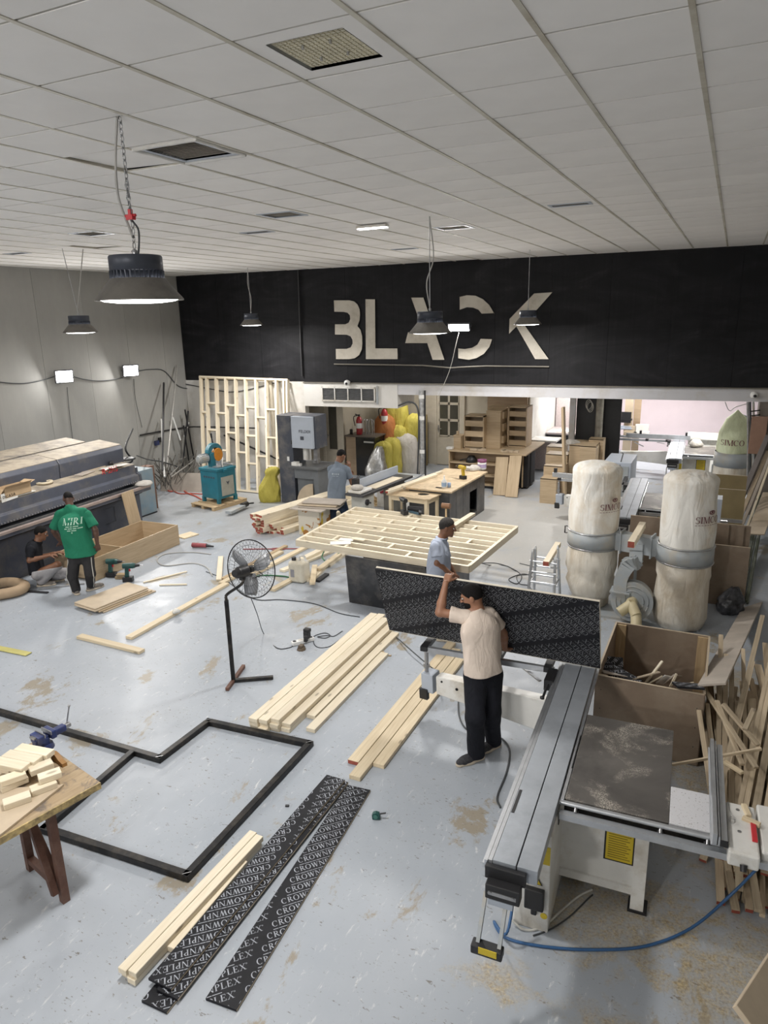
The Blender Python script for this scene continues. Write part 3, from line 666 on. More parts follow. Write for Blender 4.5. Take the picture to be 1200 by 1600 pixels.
# rooms behind the opening
struct(MB().prism([(XL, wall_y(XL)+.08), (XR+.2, wall_y(XR+.2)+.08), (XR+.2, 23), (XL, 23)], 2.66, 2.78).build('ceiling', white_wall))
XO = Yp(538, 680, 16.65).x
struct(MB().bb((-10.6, 16.6, 0), (XO, 16.7, 2.64)).build('wall_office', cream))
struct(MB().bb((XO-.1, 16.7, 0), (XO, 18.6, 2.64)).build('wall_office', cream))
struct(MB().bb((XO-.1, 18.55, 0), (-4.7, 18.65, 2.64)).build('wall_office', cream))
struct(MB().bb((-4.78, 18.65, 0), (-4.7, 22.6, 2.68)).build('wall_office', white_wall))
struct(MB().bb((-10.6, 15.1, 0), (-10.5, 16.6, 2.68)).build('wall_office', cream))
struct(MB().bb((-4.8, 22.5, 0), (XR+.2, 22.6, 2.68)).build('wall_far', pink_wall))
ua, za = Wuz(893, 640); ub2, _ = Wuz(900, 640)
struct(MB().bb((-3.35, 17.0, 0), (-3.22, 17.12, 2.68)).build('trim_4', beam_paint))
q = P(1186, 700, 1.0); struct(wbox(MB(), Wuz(1186, 640)[0], 2.2, 0, ZF, .0, .3).build('trim_5', plain('grimy_post', s2l(120, 112, 104), .7, 0, .2, 3)))
# panelled office door with six panes and the sliding door with a dark window
def door(name, x0, x1, y, z1, panes):
    d = struct(MB().bb((x0, y-.05, .02), (x1, y, z1)).build(name, cream, origin=((x0+x1)/2, y, 0)))
    w_ = x1-x0; fr = MB()
    for a, c in (((x0-.08, y-.07, 0), (x0, y+.02, z1+.08)), ((x1, y-.07, 0), (x1+.08, y+.02, z1+.08)), ((x0-.08, y-.07, z1), (x1+.08, y+.02, z1+.08))): fr.bb(a, c)
    fr.build('door_frame', cream, d)
    for (a0, a1, b0, b1) in panes:
        MB().bb((x0+w_*a0, y-.058, z1*b0), (x0+w_*a1, y-.05, z1*b1)).build('pane', dark_glass, d)
        q = MB(); t_ = .014
        for s0, s1, r0, r1 in ((a0-.03, a0, b0-.012, b1+.012), (a1, a1+.03, b0-.012, b1+.012)): q.bb((x0+w_*s0, y-.068, z1*r0), (x0+w_*s1, y-.05, z1*r1))
        for r0, r1 in ((b0-.012, b0), (b1, b1+.012)): q.bb((x0+w_*(a0-.03), y-.068, z1*r0), (x0+w_*(a1+.03), y-.05, z1*r1))
        q.build('moulding', cream, d)
    h_ = MB(); h_.bb((x0+.03, y-.06, .95), (x0+.06, y-.05, 1.15)); h_.tube([(x0+.045, y-.06, 1.05), (x0+.045, y-.1, 1.05), (x0+.15, y-.1, 1.05)], .01); h_.build('door_handle', steel, d)
    return d
xa = Yp(683, 640, 18.5).x; xb = Yp(722, 640, 18.5).x
door('door_1', xa, xb, 18.54, 2.25, [(a, a+.33, b, b+.175) for a in (.12, .53) for b in (.385, .59, .795)])
xa = Yp(508, 650, 16.55).x; xb = Yp(533, 650, 16.55).x
door('door_2', xa, xb, 16.58, 2.2, [(.25, .75, .3, .9)])
# ------------------------------------------------------------------ lamps
grey_shade = plain('dusty_shade', s2l(112, 108, 102), .55, .3, .2, 6, dirt=s2l(84, 82, 78), dirt_amt=.25)
lamp_body = plain('lamp_body', s2l(66, 70, 80), .45, .3, .12)
lens_on = emit('lamp_lens_lit', (1, .98, .95), 14.0); lens_off = plain('lamp_lens_unlit', s2l(150, 150, 146), .4)
flood_on = emit('floodlight_lit', (1, .99, .97), 30.0)
def chain(q, a, b, link_l=.045):
    a, b = Vector(a), Vector(b); n = max(2, int((b-a).length/(link_l*.78))); F = frame(b-a)
    for k in range(n):
        c = a.lerp(b, (k+.5)/n); y = F.col[1] if k % 2 else F.col[2]; x = F.col[0]
        q.tube([c + x*math.cos(t)*link_l*.5 + y*math.sin(t)*link_l*.24 for t in [2*PI*j/8 for j in range(8)]], .0035, 4, True)
def pendant(name, label, x, y, zb, on, chain_top=None, s=1.0, cord=None, fine=False, power=1.0):
    t = T(name, label, 'lamp', (x, y, zb), 'pendant lamps under the ceiling')
    r0, r1 = .262*s, .165*s; n = 40
    MB().lathe([(r1*.98, .13*s), (r1, .125*s), (r0, .012*s), (r0+.004, .004*s), (r0, 0), (r0-.012, .004*s), (r1-.01, .115*s)], (x, y, zb), n).build('shade', grey_shade, t)
    b_ = MB(); b_.lathe([(.001, .262*s), (r1*.93, .262*s), (r1*.96, .255*s), (r1*.96, .175*s), (r1*.8, .172*s)], (x, y, zb), n); b_.build('driver_housing', lamp_body, t)
    f = MB()
    for k in range(36):
        a = 2*PI*k/36; c = V((x+math.cos(a)*r1*.90, y+math.sin(a)*r1*.90, zb+.15*s)); f.box(c, (r1*.16, .007*s, .05*s), Euler((0, 0, a)).to_matrix())
    f.lathe([(r1*.8, .125*s), (r1*.8, .175*s)], (x, y, zb), n); f.build('cooling_fin_ring', lamp_body, t)
    MB().lathe([(.001, -.016*s), (r0*.5, -.013*s), (r0*.8, -.004*s), (r0*.955, .012*s)], (x, y, zb), n).build('diffuser', lens_on if on else lens_off, t)
    MB().lathe([(.012, .262*s), (.02, .29*s), (.008, .30*s)], (x, y, zb), 10).build('eye_bolt', steel, t)
    top = V(chain_top) if chain_top else V((x, y, ZC))
    q = MB(); zb2 = zb+.3*s; bend = V((x-.0, y, zb2+.16))
    if fine:
        chain(q, (x, y, zb2), bend+V((.01, 0, 0)), .042); chain(q, bend, top, .042); chain(q, bend+V((.0, 0, 0)), bend+V((-.012, .01, .22)), .042)
    else: q.tube([(x, y, zb2), top], .006, 5)
    q.build('suspension_chain', steel, t)
    if cord: MB().tube(curve_pts(cord, 8), .008, 6).build('power_cord', grey_cable, t)
    if fine:
        kq = MB(); c = bend+V((0, 0, .02)); kq.box(c, (.05, .03, .028)); kq.box(c+V((0, 0, .02)), (.02, .02, .05)); kq.cyl(c+V((-.04, 0, .01)), c+V((.04, 0, .01)), .009, n=8); kq.build('red_connector', red_pl, t)
        MB().tube(curve_pts([bend+V((.01, 0, .0)), (x+.05, y, zb2+.1), (x+.03, y, zb2-.02), (x+.005, y, zb2-.04)], 6), .006, 6).build('lead', rubber, t)
    if on: area_light('lamp_light', (x, y, zb-.026), .46*s, LAMP_W*power)
    return t
ca = P(187, 182, ZC)
pendant('pendant_lamp', 'large grey pendant lamp on a long chain, nearest the camera', ca.x, ca.y, 4.235, True, None, 1.0, [ca+V((-.02, 0, 0)), ca+V((-.09, .02, -.22)), ca+V((-.11, .03, -.42)), ca+V((-.04, .02, -.6)), ca+V((0, 0, -.66))], True)
cb = P(97, 388, ZC); pb = P(127, 520, 3.97)
pendant('pendant_lamp', 'grey pendant lamp hanging crooked from a white cord by the concrete wall', cb.x+.16, cb.y, 3.98, True, (cb.x, cb.y, ZC), 1.0, [(cb.x+.12, cb.y+.3, ZC), (cb.x+.14, cb.y+.15, 4.8), (cb.x+.16, cb.y, 4.35)])
cc = P(387, 418, ZC)
pendant('pendant_lamp', 'small far pendant lamp in front of the bare black fascia', cc.x, cc.y, 4.0, True, None, 1.0, [(cc.x, cc.y, ZC), (cc.x-.03, cc.y, 4.9), (cc.x+.03, cc.y, 4.6), (cc.x, cc.y, 4.3)])
cd = P(671, 338, ZC)
pendant('pendant_lamp', 'grey pendant lamp hanging before the third white letter', cd.x, cd.y, 3.90, True, None, 1.0, [(cd.x, cd.y, ZC), (cd.x+.05, cd.y, 4.8), (cd.x-.04, cd.y, 4.5), (cd.x, cd.y, 4.2)])
ce = P(828, 390, ZC)
pendant('pendant_lamp', 'grey pendant lamp hanging before the last white letter', ce.x, ce.y, 3.91, True)
pendant('pendant_lamp', 'grey pendant lamp over the workbench corner, outside the view', -9.7, 3.2, 4.0, True)
pendant('pendant_lamp', 'grey pendant lamp behind the camera over the hall', -3.4, -1.9, 4.6, True, power=.8)
pendant('pendant_lamp', 'grey pendant lamp behind the camera by the concrete wall', -9.7, -2.0, 4.2, True)
# floodlights
def flood(label, c, face, w_=.34, h_=.24, power=FLOOD_W, bracket=True):
    t = T('floodlight', label, 'lamp', c, 'lit floodlights'); F = frame(V(face).cross(V((0, 0, 1))), (0, 0, 1)); c = V(c); f = V(face).normalized(); zz = f.cross(V(F.col[0])).normalized(); 
    if zz.z < 0: zz = -zz
    X = V(F.col[0]); R = Matrix((X, f, zz)).transposed()
    q = MB(); q.box(c, (w_, .05, h_), R); q.build('housing', dark_grey, t, bevel=.008)
    q = MB(); q.box(c+f*.028, (w_*.88, .006, h_*.84), R); q.build('lit_lens', flood_on, t)
    q = MB()
    for s in (-1, 1): q.bar(c+X*s*(w_/2+.01), c+X*s*(w_/2+.01)-f*.12, .02, .006)
    q.bar(c-f*.12-X*(w_/2+.01), c-f*.12+X*(w_/2+.01), .02, .006); q.build('bracket', dark_grey, t)
    area_light('flood_light', c+f*.04, w_*.85, power, f, shape='RECTANGLE', size_y=h_*.8)
    return t
f1 = Xp(100, 588, XL+.16); f2 = Xp(204, 579, XL+.16)
flood('lit floodlight on the concrete wall above the long grey machine', f1, (.85, -.42, -.14), .38, .28)
flood('lit floodlight on the concrete wall nearest the black fascia', f2, (.85, -.42, -.14), .38, .28)
f3 = Wp(717, 511, -.35)
flood('lit floodlight glaring in front of the split white letter', f3, (.15, -.85, -.6), .5, .2)
tag(MB().tube(curve_pts([f3+V((0, 0, -.12)), Wp(712, 540, -.3), Wp(702, 580, -.2), Wp(684, 622, -.1)], 6), .007, 5).build('flood_cord', white_cable), 'white lead hanging from the floodlight before the letters', 'cable')
for (a, b_) in (((0, 597), (86, 588)), ((112, 588), (192, 590)), ((214, 580), (300, 608))):
    pts = [Xp(a[0]+(b_[0]-a[0])*k/4, a[1]+(b_[1]-a[1])*k/4 + (6*math.sin(PI*k/4) if a[0] != 214 else -14*math.sin(PI*k/4)*(1 if k < 3 else -.2)), XL+.02) for k in range(5)]
    lab = {0: 'black cable sagging on the concrete wall towards the camera', 112: 'black cable sagging between the two wall floodlights', 214: 'black cable looping on the wall beside the corner'}[a[0]]
    cable('wall_cable', lab, pts, .010, rubber, 'cable', 5)
for pts_, lab in ((((105, 605), (108, 640), (114, 690)), 'thin lead dropping from the floodlight over the long machine'), (((209, 592), (212, 625), (222, 668)), 'thin lead dropping from the floodlight near the corner')):
    cable('floodlight_lead', lab, [Xp(x, y, XL+.02) for x, y in pts_], .006, rubber, 'cable', 5)
flood('added fill floodlight on the rear wall behind the camera, over the saw', (-2.6, YB+.2, 4.45), (0, 1, .12), .5, .34, 150)  # added out of view to brighten the ceiling and upright faces
flood('added fill floodlight on the rear wall behind the camera, over the bench', (-8.6, YB+.2, 4.45), (0, 1, .12), .5, .34, 150)  # second added fill lamp, also unseen, softens shade on the bench side
# tube lights in the ceiling and in the rooms behind
def tube_light(label, c, L, along=(1, 0, 0), power=TUBE_W, strength=12.0):
    t = T('tube_light', label, 'lamp', c); a = V(along).normalized()
    q = MB(); q.bar(V(c)-a*L/2, V(c)+a*L/2, .11, .03); q.build('housing', white_enamel, t)
    q = MB(); q.bar(V(c)-a*L/2*.96-V((0, 0, .022)), V(c)+a*L/2*.96-V((0, 0, .022)), .08, .012); q.build('diffuser', lens_on, t)
    area_light('tube_glow', V(c)-V((0, 0, .04)), L*.9, power, shape='RECTANGLE', size_y=.09)
    d = bpy.data.objects[-1] if False else None
    return t
c = P(582, 354, ZC-.03); tube_light('lit white tube light on the ceiling, beyond the louvred vents', c, .42, power=12)
tube_light('tube light in the bright room behind the beam', (-1.4, 20.3, 2.62), 1.3, power=100)
tube_light('tube light over the far saw behind the beam', (.0, 18.2, 2.62), 1.3, power=115)
tube_light('tube light in the small room behind the drawer units', (-3.9, 20.6, 2.62), 1.0, power=110)
tube_light('tube light over the sacks behind the soffit', (-7.4, 17.3, 2.62), 1.2, power=30)
# ------------------------------------------------------------------ helpers for placing
def Hz(x, y, py):                          # height at which a point above (x, y) shows at photo row py
    k = (800-py)/FPX; a = UP.x*x+UP.y*y; b_ = FW.x*x+FW.y*y
    return H + (k*b_-a)/(UP.z-k*FW.z)
def flat(v, z): return V((v.x, v.y, z))
def plank(label, a, b_, w_, h_, mat, group=None, name='plank', cat='timber', up=(0, 0, 1), bevel=.003):
    return tag(bar(name, a, b_, w_, h_, mat, None, up, bevel), label, cat, group)
def stack(rows, org, d, group, w_=.095, h_=.045, gap=.004, mat=None, name='plank'):
    """rows: (column, layer, start, end, label or None, slew)"""
    d = V(d); d.z = 0; d.normalize(); s = V((d.y, -d.x, 0))
    for c, l, a, e, lab, sl in rows:
        p = V(org) + s*((c+.5)*(w_+gap)) + V((0, 0, h_*(l+.5)+.001*l))
        plank(lab, p + d*a + s*sl, p + d*e + s*(sl*.2), w_, h_, mat or pine_pale, group, name)
# ------------------------------------------------------------------ timber on the floor in front
o1 = P(391, 1138); d1 = P(563, 986, 0) - o1
L1 = 'pale pine plank in the lower layers of the stack beyond the steel frame'
rows = [(c, l, random.uniform(-.02, .03), 2.86+random.uniform(-.04, .04), L1, 0) for c in (0, 1) for l in (0, 1)] + [(2, 0, .05, 2.85, L1, 0), (2, 1, .03, 2.83, L1, 0), (3, 0, .08, 2.80, L1, 0)]
rows += [(0, 2, -.02, 2.88, 'pale pine plank on top of the long stack, its edge nearest the fan', 0), (1, 2, .0, 2.9, 'second pale plank across on top of the long stack', .002),
         (2, 2, .06, 2.80, 'third pale plank across on top of the long stack', 0), (3, 1, .10, 2.74, 'narrow pale plank one step down on the long stack', 0),
         (4.05, 0, .40, 2.62, 'pale pine plank lying one layer high against the long stack', 0), (5.1, 0, .18, 2.02, 'short pale plank lying outermost beside the long stack', .012)]
stack(rows, o1, d1, 'planks of the long pale stack', .105, .046)
# two long planks and one older one running under the man
a = P(553, 1207); b_ = P(700, 1025); s_ = V((b_-a).normalized().y*1, 0, 0) if False else None
d2 = (b_-a); d2.z = 0; n2 = V((d2.y, -d2.x, 0)).normalized()
plank('older pine plank with a red end on the floor, nearest the pale stack', a - n2*.062 + d2*.04 + V((0, 0, .022)), b_ - n2*.062 + d2*.12 + V((0, 0, .022)), .115, .044, (pine, red_end), 'pair of planks under the sawyer')
plank('pine plank on the floor whose end lies on the black strips', a + n2*.060 - d2.normalized()*.10 + V((0, 0, .022)), b_ + n2*.060 + d2*.06 + V((0, 0, .022)), .115, .044, pine, 'pair of planks under the sawyer')
plank('pine plank beside the standing man, nearest his shoes', a + n2*.182 + d2*.06 + V((0, 0, .022)), b_ + n2*.182 + d2*.02 + V((0, 0, .022)), .115, .044, pine, 'pair of planks under the sawyer')
# short stack in the foreground
o3 = P(186, 1528); d3 = P(375, 1328, 0) - o3; L3 = 'pale plank hidden under the short foreground stack'
stack([(0, 0, .02, 1.36, L3, 0), (1, 0, 0, 1.36, L3, 0), (0, 1, 0.0, 1.40, 'knotty pale plank on the short foreground stack, edge nearest the bench', 0), (1, 1, .015, 1.385, 'knotty pale plank on the short foreground stack, next to the low plank', 0),
       ], o3, d3, 'planks of the short foreground stack', .070, .044)
plank('short low pale plank against the foreground stack, nearest the black strips', P(266, 1484, .022), P(381, 1347, .022), .074, .044, pine_pale, 'planks of the short foreground stack')
# ------------------------------------------------------------------ printed black plywood strips
def strip(label, p0, p1, w_, z, phase, flip, th=.018, group='black printed plywood strips'):
    a, b_ = V(p0), V(p1); a.z = b_.z = z+th/2; L = (b_-a).length; F = frame(b_-a)
    t = T('plywood_strip', label, 'plywood', (a.x, a.y, z), group)
    bar('board', a, b_, w_, th, black_film, t)
    o = a - V(F.col[1])*w_/2 + V((0, 0, th/2)); x, y = V(F.col[0]), V(F.col[1])
    # rows of the word run across the strip at a slant
    lettering('print', diag_print(L, w_, math.radians(-48), .049, .086, flip, True, phase), o, x, y, film_print, t, .0006)
    q = MB(); e = V(F.col[1])*(w_/2+.0004)
    q.bar(a-e, b_-e, .0009, th*.72); q.build('raw_edge', mdf_light, t)
    return t
a = P(215, 1572); b_ = P(520, 1223)
m0 = (P(213, 1566) + P(262, 1582))/2; m1 = (P(508, 1220) + P(536, 1226))/2
strip('lowest black printed strip, its end sticking out furthest towards the camera', m0+V((.02, .0, 0)), m1+V((-.0, .0, 0)), .20, 0.0, .0, True)
strip('middle black printed strip under another, its raw edge showing', (P(232, 1545)+P(275, 1568))/2+V((.045, 0, 0)), m1+V((.055, .015, 0)), .17, .019, .03, True)
strip('top black printed strip of the overlapping three', (P(227, 1540)+P(268, 1558))/2+V((.01, .01, 0)), m1+V((.015, .01, 0)), .19, .038, .06, True)
strip('single black printed strip lying apart with upright lettering', (P(318, 1566)+P(359, 1583))/2+V((.02, .02, 0)), (P(541, 1228)+P(578, 1232))/2+V((.02, -.02, 0)), .225, 0.0, .02, False)
# tape measure
c = P(588, 1279); t = T('tape_measure', 'small green tape measure on the floor beside the black strips', 'tape measure', c)
q = MB(); q.M = Matrix.Translation(c) @ Matrix.Rotation(.35, 4, 'Z'); q.prism([(-.034, 0), (.034, 0), (.036, .03), (.026, .058), (.0, .066), (-.026, .058), (-.036, .04)], -.02, .02, Matrix(((1, 0, 0), (0, 0, -1), (0, 1, 0)))); q.build('case', green_tool, t, bevel=.006)
q = MB(); q.M = Matrix.Translation(c) @ Matrix.Rotation(.35, 4, 'Z'); q.lathe([(.001, .0225), (.022, .0225), (.024, .019)], (0, 0, 0), 16); o = MB(); o.cyl(c+V((.005, -.021, .034)), c+V((.006, -.026, .034)), .02, n=14).build('dial', plain('tape_dial', (.05, .16, .13), .3), t)
MB().box(c+V((.055, .02, .055)), (.05, .018, .003), Euler((0, -.2, .35)).to_matrix()).build('tape_tongue', black_pl, t)
# ------------------------------------------------------------------ welded black steel frame on the floor
t = T('steel_frame', 'welded black steel tube frame with a stepped outline on the floor', 'metal frame', P(292, 1372))
pts = {'a': P(-140, 1075), 'b': P(250, 1190), 'c': P(326, 1132), 'd': P(484, 1167), 'e': P(293, 1374), 'f': P(70, 1300), 'g': P(208, 1180)}
for s, e in (('a', 'b'), ('b', 'c'), ('c', 'd'), ('d', 'e'), ('e', 'f'), ('f', 'g')):
    A, B = pts[s]+V((0, 0, .03)), pts[e]+V((0, 0, .03)); dd = (B-A).normalized()*.028
    bar('tube', A-dd if s != 'g' else A, B+dd if e != 'g' else B, .062, .058, black_steel, t, bevel=.004)
for k in 'bcde':
    MB().box(pts[k]+V((0, 0, .0595)), (.07, .008, .003), Euler((0, 0, .8)).to_matrix()).build('weld_seam', steel, t)
# ------------------------------------------------------------------ workbench in the corner with vice and offcuts
zt = .86
c0 = P(156, 1222, zt); c1 = P(68, 1160, zt); ex = (c0-c1); ex.normalize(); ey = (P(0, 1302, zt)-c0); ey.normalize(); ey = (ey - ex*ey.dot(ex)).normalized()
t = T('workbench', 'plywood workbench on rusty steel trestles carrying a blue vice', 'workbench', flat(c0, 0))
Lb, Wb_ = 1.9, .92
F = Matrix((ey, ex*-1, V((0, 0, 1)))).transposed()
cc_ = c0 + ey*(Lb/2) - ex*(Wb_/2) - V((0, 0, .024))
q = MB(); q.box((0, 0, 0), (Lb, Wb_, .046)); link('bench_top', q.mesh('bench_top'), worn_ply, t, cc_, F)
bar('edge_lipping', c0+V((0, 0, -.024))+ex*.006, c0+ey*Lb+V((0, 0, -.024))+ex*.006, .012, .05, plain('edge_ply', (.48, .36, .16), .6, 0, .4, 22, dirt=(.10, .08, .06)), t)
for k, (dy, nm) in enumerate(((.34, 'trestle'), (1.55, 'trestle'))):
    q = MB(); zt2 = zt-.048; A = flat(c0+ey*dy-ex*.10, 0); B = flat(c0+ey*dy-ex*.62, 0)
    for pt in (A, B): q.bar(pt, pt+V((0, 0, zt2)), .055, .055, ex)
    q.bar(A+V((0, 0, .1)), B+V((0, 0, .1)), .05, .05); q.bar(A+V((0, 0, zt2-.03)), B+V((0, 0, zt2-.03)), .05, .05)
    q.bar(A+V((0, 0, .06)), B+V((0, 0, zt2-.06)), .045, .045); q.bar(A+V((0, 0, .1))+ey*.06, (A+B)/2+V((0, 0, zt2-.04))+ey*.06, .045, .045); q.build(nm, rust, t)
# sloping board laid on the bench
c2 = P(100, 1228, zt+.03)
bd = MB(); pp = [P(100, 1228, zt+.002), P(0, 1308, zt+.002), P(-60, 1300, zt+.002), P(-60, 1240, zt+.002)]
bd.add(pp + [q_+V((0, 0, .016)) for q_ in pp], [(3, 2, 1, 0), (4, 5, 6, 7), (0, 1, 5, 4), (1, 2, 6, 5), (2, 3, 7, 6), (3, 0, 4, 7)])
tag(bd.build('offcut_board', mdf_light), 'pale offcut board lying under the blocks on the bench corner', 'board')
blocks = [((5, 1258), (48, 1243), 0, 0, 'pale block at the bench edge, nearest the camera'), ((0, 1232), (42, 1214), 0, 0, 'pale block in the lower row under the pale pair'), ((48, 1237), (88, 1222), 0, 0, 'pale block lying tilted on the pale board before the dark edge'),
          ((60, 1218), (95, 1206), 0, 1, 'pale block on top nearest the bench corner, with a knot'), ((46, 1206), (82, 1192), 0, 1, 'pale block on top beside the knotted block'), ((0, 1222), (40, 1208), 0, 1, 'pale block in the middle of the heap'),
          ((6, 1205), (44, 1176), 0, 1, 'pale block set lengthwise in front of the neat stack'), ((-10, 1215), (30, 1190), 0, 0, 'pale block under the lengthwise block')]
for (p0, p1, zz, lay, lab) in blocks:
    z = zt+.018+lay*.047; plank(lab, P(*p0, z+.023), P(*p1, z+.023), .085, .045, pine_pale, 'pale offcut blocks on the bench', 'offcut_block', 'wood block')
for r in range(3):
    for k in range(3):
        a = P(-8+k*18-r*1.5, 1205-k*5, zt+.0)
        A = P(-12, 1186-k*8, zt+.024+r*.046) + V((0, 0, 0)); e = P(-12+47, 1198-k*13-6, zt+.024+r*.046)
        lab = 'pale block in the neat stack of nine at the bench back' if r < 2 else ('top block of the neat stack, first from the camera', 'top block of the neat stack, middle one', 'top block of the neat stack, next to the vice')[k]
        B = A + (e-A).normalized()*.30
        sh = V((.012*k, .095*k, 0)); A0 = P(-10, 1190, zt+.024+r*.046)+sh; plank(lab, A0, A0+V((.30, .045, 0)), .09, .044, pine_pale, 'neat stack of pale blocks on the bench', 'offcut_block', 'wood block')
# shaped wooden handle on the bench
c = P(97, 1194, zt); t = T('push_stick', 'brown shaped wooden push stick on the plywood bench', 'push stick', c)
q = MB(); q.prism([(0, 0), (.18, 0), (.18, .028), (.12, .035), (.07, .06), (.02, .062), (0, .03)], -.018, .018, frame(P(110, 1203, zt)-P(84, 1183, zt)) @ Matrix(((1, 0, 0), (0, 0, -1), (0, 1, 0))), P(84, 1184, zt)); q.build('body', plain('dark_beech', (.34, .18, .06), .5), t)
# vice
c = P(70, 1168, zt); vx = (P(88, 1150, zt)-P(55, 1168, zt)); vx.z = 0; vx.normalize(); vy = V((-vx.y, vx.x, 0)); FV = Matrix((vx, vy, V((0, 0, 1)))).transposed()
t = T('bench_vice', 'blue cast iron bench vice with its lever at the bench end', 'vice', c)
L_ = lambda x, y, z: c + vx*x + vy*y + V((0, 0, z))
q = MB(); q.cyl(L_(0, 0, 0), L_(0, 0, .035), .075, .065, 18); q.box(L_(-.02, 0, .06), (.10, .075, .06), FV); q.build('base', blue_vice, t, bevel=.006)
q = MB(); q.box(L_(-.045, 0, .105), (.05, .13, .07), FV); q.box(L_(-.02, 0, .08), (.12, .06, .05), FV); q.build('fixed_jaw', blue_vice, t, bevel=.008)
q = MB(); q.box(L_(.06, 0, .105), (.045, .13, .07), FV); q.box(L_(.12, 0, .085), (.14, .058, .052), FV); q.build('sliding_jaw', blue_vice, t, bevel=.008)
q = MB(); q.box(L_(-.018, 0, .13), (.008, .13, .032), FV); q.box(L_(.035, 0, .13), (.008, .13, .032), FV); q.box(L_(-.075, 0, .13), (.03, .06, .012), FV); q.build('jaw_plate', steel, t)
q = MB(); q.cyl(L_(.19, 0, .085), L_(.235, 0, .085), .022, n=12); q.cyl(L_(.215, .02, .065), L_(.225, -.05, .27), .006, n=8); q.lathe([(.001, .01), (.01, .004), (.01, -.004), (.001, -.01)], L_(.225, -.05, .272), 10); q.lathe([(.001, .01), (.01, .004), (.01, -.004), (.001, -.01)], L_(.215, .02, .062), 10); q.build('handle', steel, t)
# ------------------------------------------------------------------ pedestal fan
f0 = P(365, 1066); t = T('pedestal_fan', 'black industrial pedestal fan with a wire cage and square tube stand', 'fan', f0)
e1 = P(427, 1061)-f0; e2 = P(355, 1080)-f0; e3 = P(381, 1043)-f0
for nm, e in (('foot', e1), ('foot', e2), ('foot', e3)): bar(nm, f0+V((0, 0, .022))+e.normalized()*.0, f0+e+V((0, 0, .022)), .042, .042, rust if e is not e1 else black_steel, t, bevel=.003)
zp = Hz(f0.x, f0.y, 938); bar('pole', f0+V((0, 0, .0)), f0+V((0, 0, zp)), .046, .046, black_steel, t, e1, .003)
depth0 = (V((f0.x, f0.y, zp+.3))-cam.location).dot(FW)
hub = None
hx = P(388, 887, zp+.33); k = ((f0-hx).dot(e1))/1
def at_depth(px, py, dpt): d = ray(px, py); return V((0, 0, H)) + d*dpt
hub = at_depth(392, 889, depth0+.04); mot = at_depth(378, 893, depth0-.10)
ax = (hub-mot).normalized()
MB().tube(curve_pts([f0+V((0, 0, zp-.25)), f0+V((0, 0, zp)), f0+V((.01, .01, zp+.07)), at_depth(378, 912, depth0-.09), mot+V((0, 0, -.07))], 6), .017, 10).build('neck', black_steel, t)
q = MB(); q.cyl(mot-ax*.09, mot+ax*.06, .062, .072, 20); q.cyl(mot-ax*.13, mot-ax*.09, .04, .06, 16); q.box(mot+V((0, 0, -.06)), (.05, .05, .08), frame(ax)); q.build('motor', black_pl, t)
FA = frame(ax); Y_, Z_ = V(FA.col[1]), V(FA.col[2]); RF = 0.335
q = MB()
ring = lambda r, off, n=44: [hub + ax*off + (Y_*math.cos(2*PI*k/n)+Z_*math.sin(2*PI*k/n))*r for k in range(n)]
q.tube(ring(RF, .0), .007, 6, True); q.build('cage_rim', black_steel, t)
q = MB()
for off_s, sgn in ((.075, 1), (-.075, -1)):
    for k in range(40):
        a_ = 2*PI*k/40; u_ = Y_*math.cos(a_)+Z_*math.sin(a_); q.tube([hub+ax*off_s+u_*.045, hub+ax*off_s*.95+u_*RF*.55, hub+ax*off_s*.5+u_*RF*.88, hub+u_*RF], .0016, 3)
    for rr_ in (.05, RF*.55, RF*.82): q.tube(ring(rr_, off_s*(.97 if rr_ < .2 else .62), 32), .0018, 3, True)
tag(q.build('cage_wires', black_steel, t), kind='stuff')
for k in range(3):
    a_ = 2*PI*k/3+.5; q = MB(); n = 6; top = []; 
    vs = []
    for i in range(n):
        r = .05+(RF-.08)*i/(n-1); wd = .03+.05*math.sin(PI*(i+.5)/(n+.6))
        u_ = Y_*math.cos(a_)+Z_*math.sin(a_); v_ = Y_*-math.sin(a_)+Z_*math.cos(a_)
        vs += [hub+u_*r-v_*wd+ax*.028, hub+u_*r+v_*wd-ax*.028]
    q.add(vs, [(2*i, 2*i+1, 2*i+3, 2*i+2) for i in range(n-1)], True); o = q.build('blade', plain('fan_blade', (.30, .31, .33), .35, .3, .1), t); so = o.modifiers.new('s', 'SOLIDIFY'); so.thickness = .002
MB().cyl(hub-ax*.05, hub+ax*.06, .045, .035, 16).build('hub', black_pl, t)
MB().tube(curve_pts([at_depth(404, 893, depth0+.1), at_depth(410, 898, depth0+.12), at_depth(395, 903, depth0)], 4), .006, 6).build('pull_knob', black_pl, t)
q = MB(); q.box(mot-ax*.07+V((0, 0, -.02))+Y_*.04, (.05, .02, .03), FA); q.build('switch_plate', white_enamel, t)
floor_cable('power_cable', 'black fan cable curling over the floor to the socket strip', [(392, 934, 1.0), (402, 960, .5), (412, 990), (432, 1012), (452, 1012), (462, 1006)], .006, rubber)
floor_cable('power_cable', 'black cable crossing the floor behind the fan to the plank stack', [(322, 893), (350, 905), (395, 935), (440, 937), (490, 943), (530, 958), (562, 964)], .007, rubber)
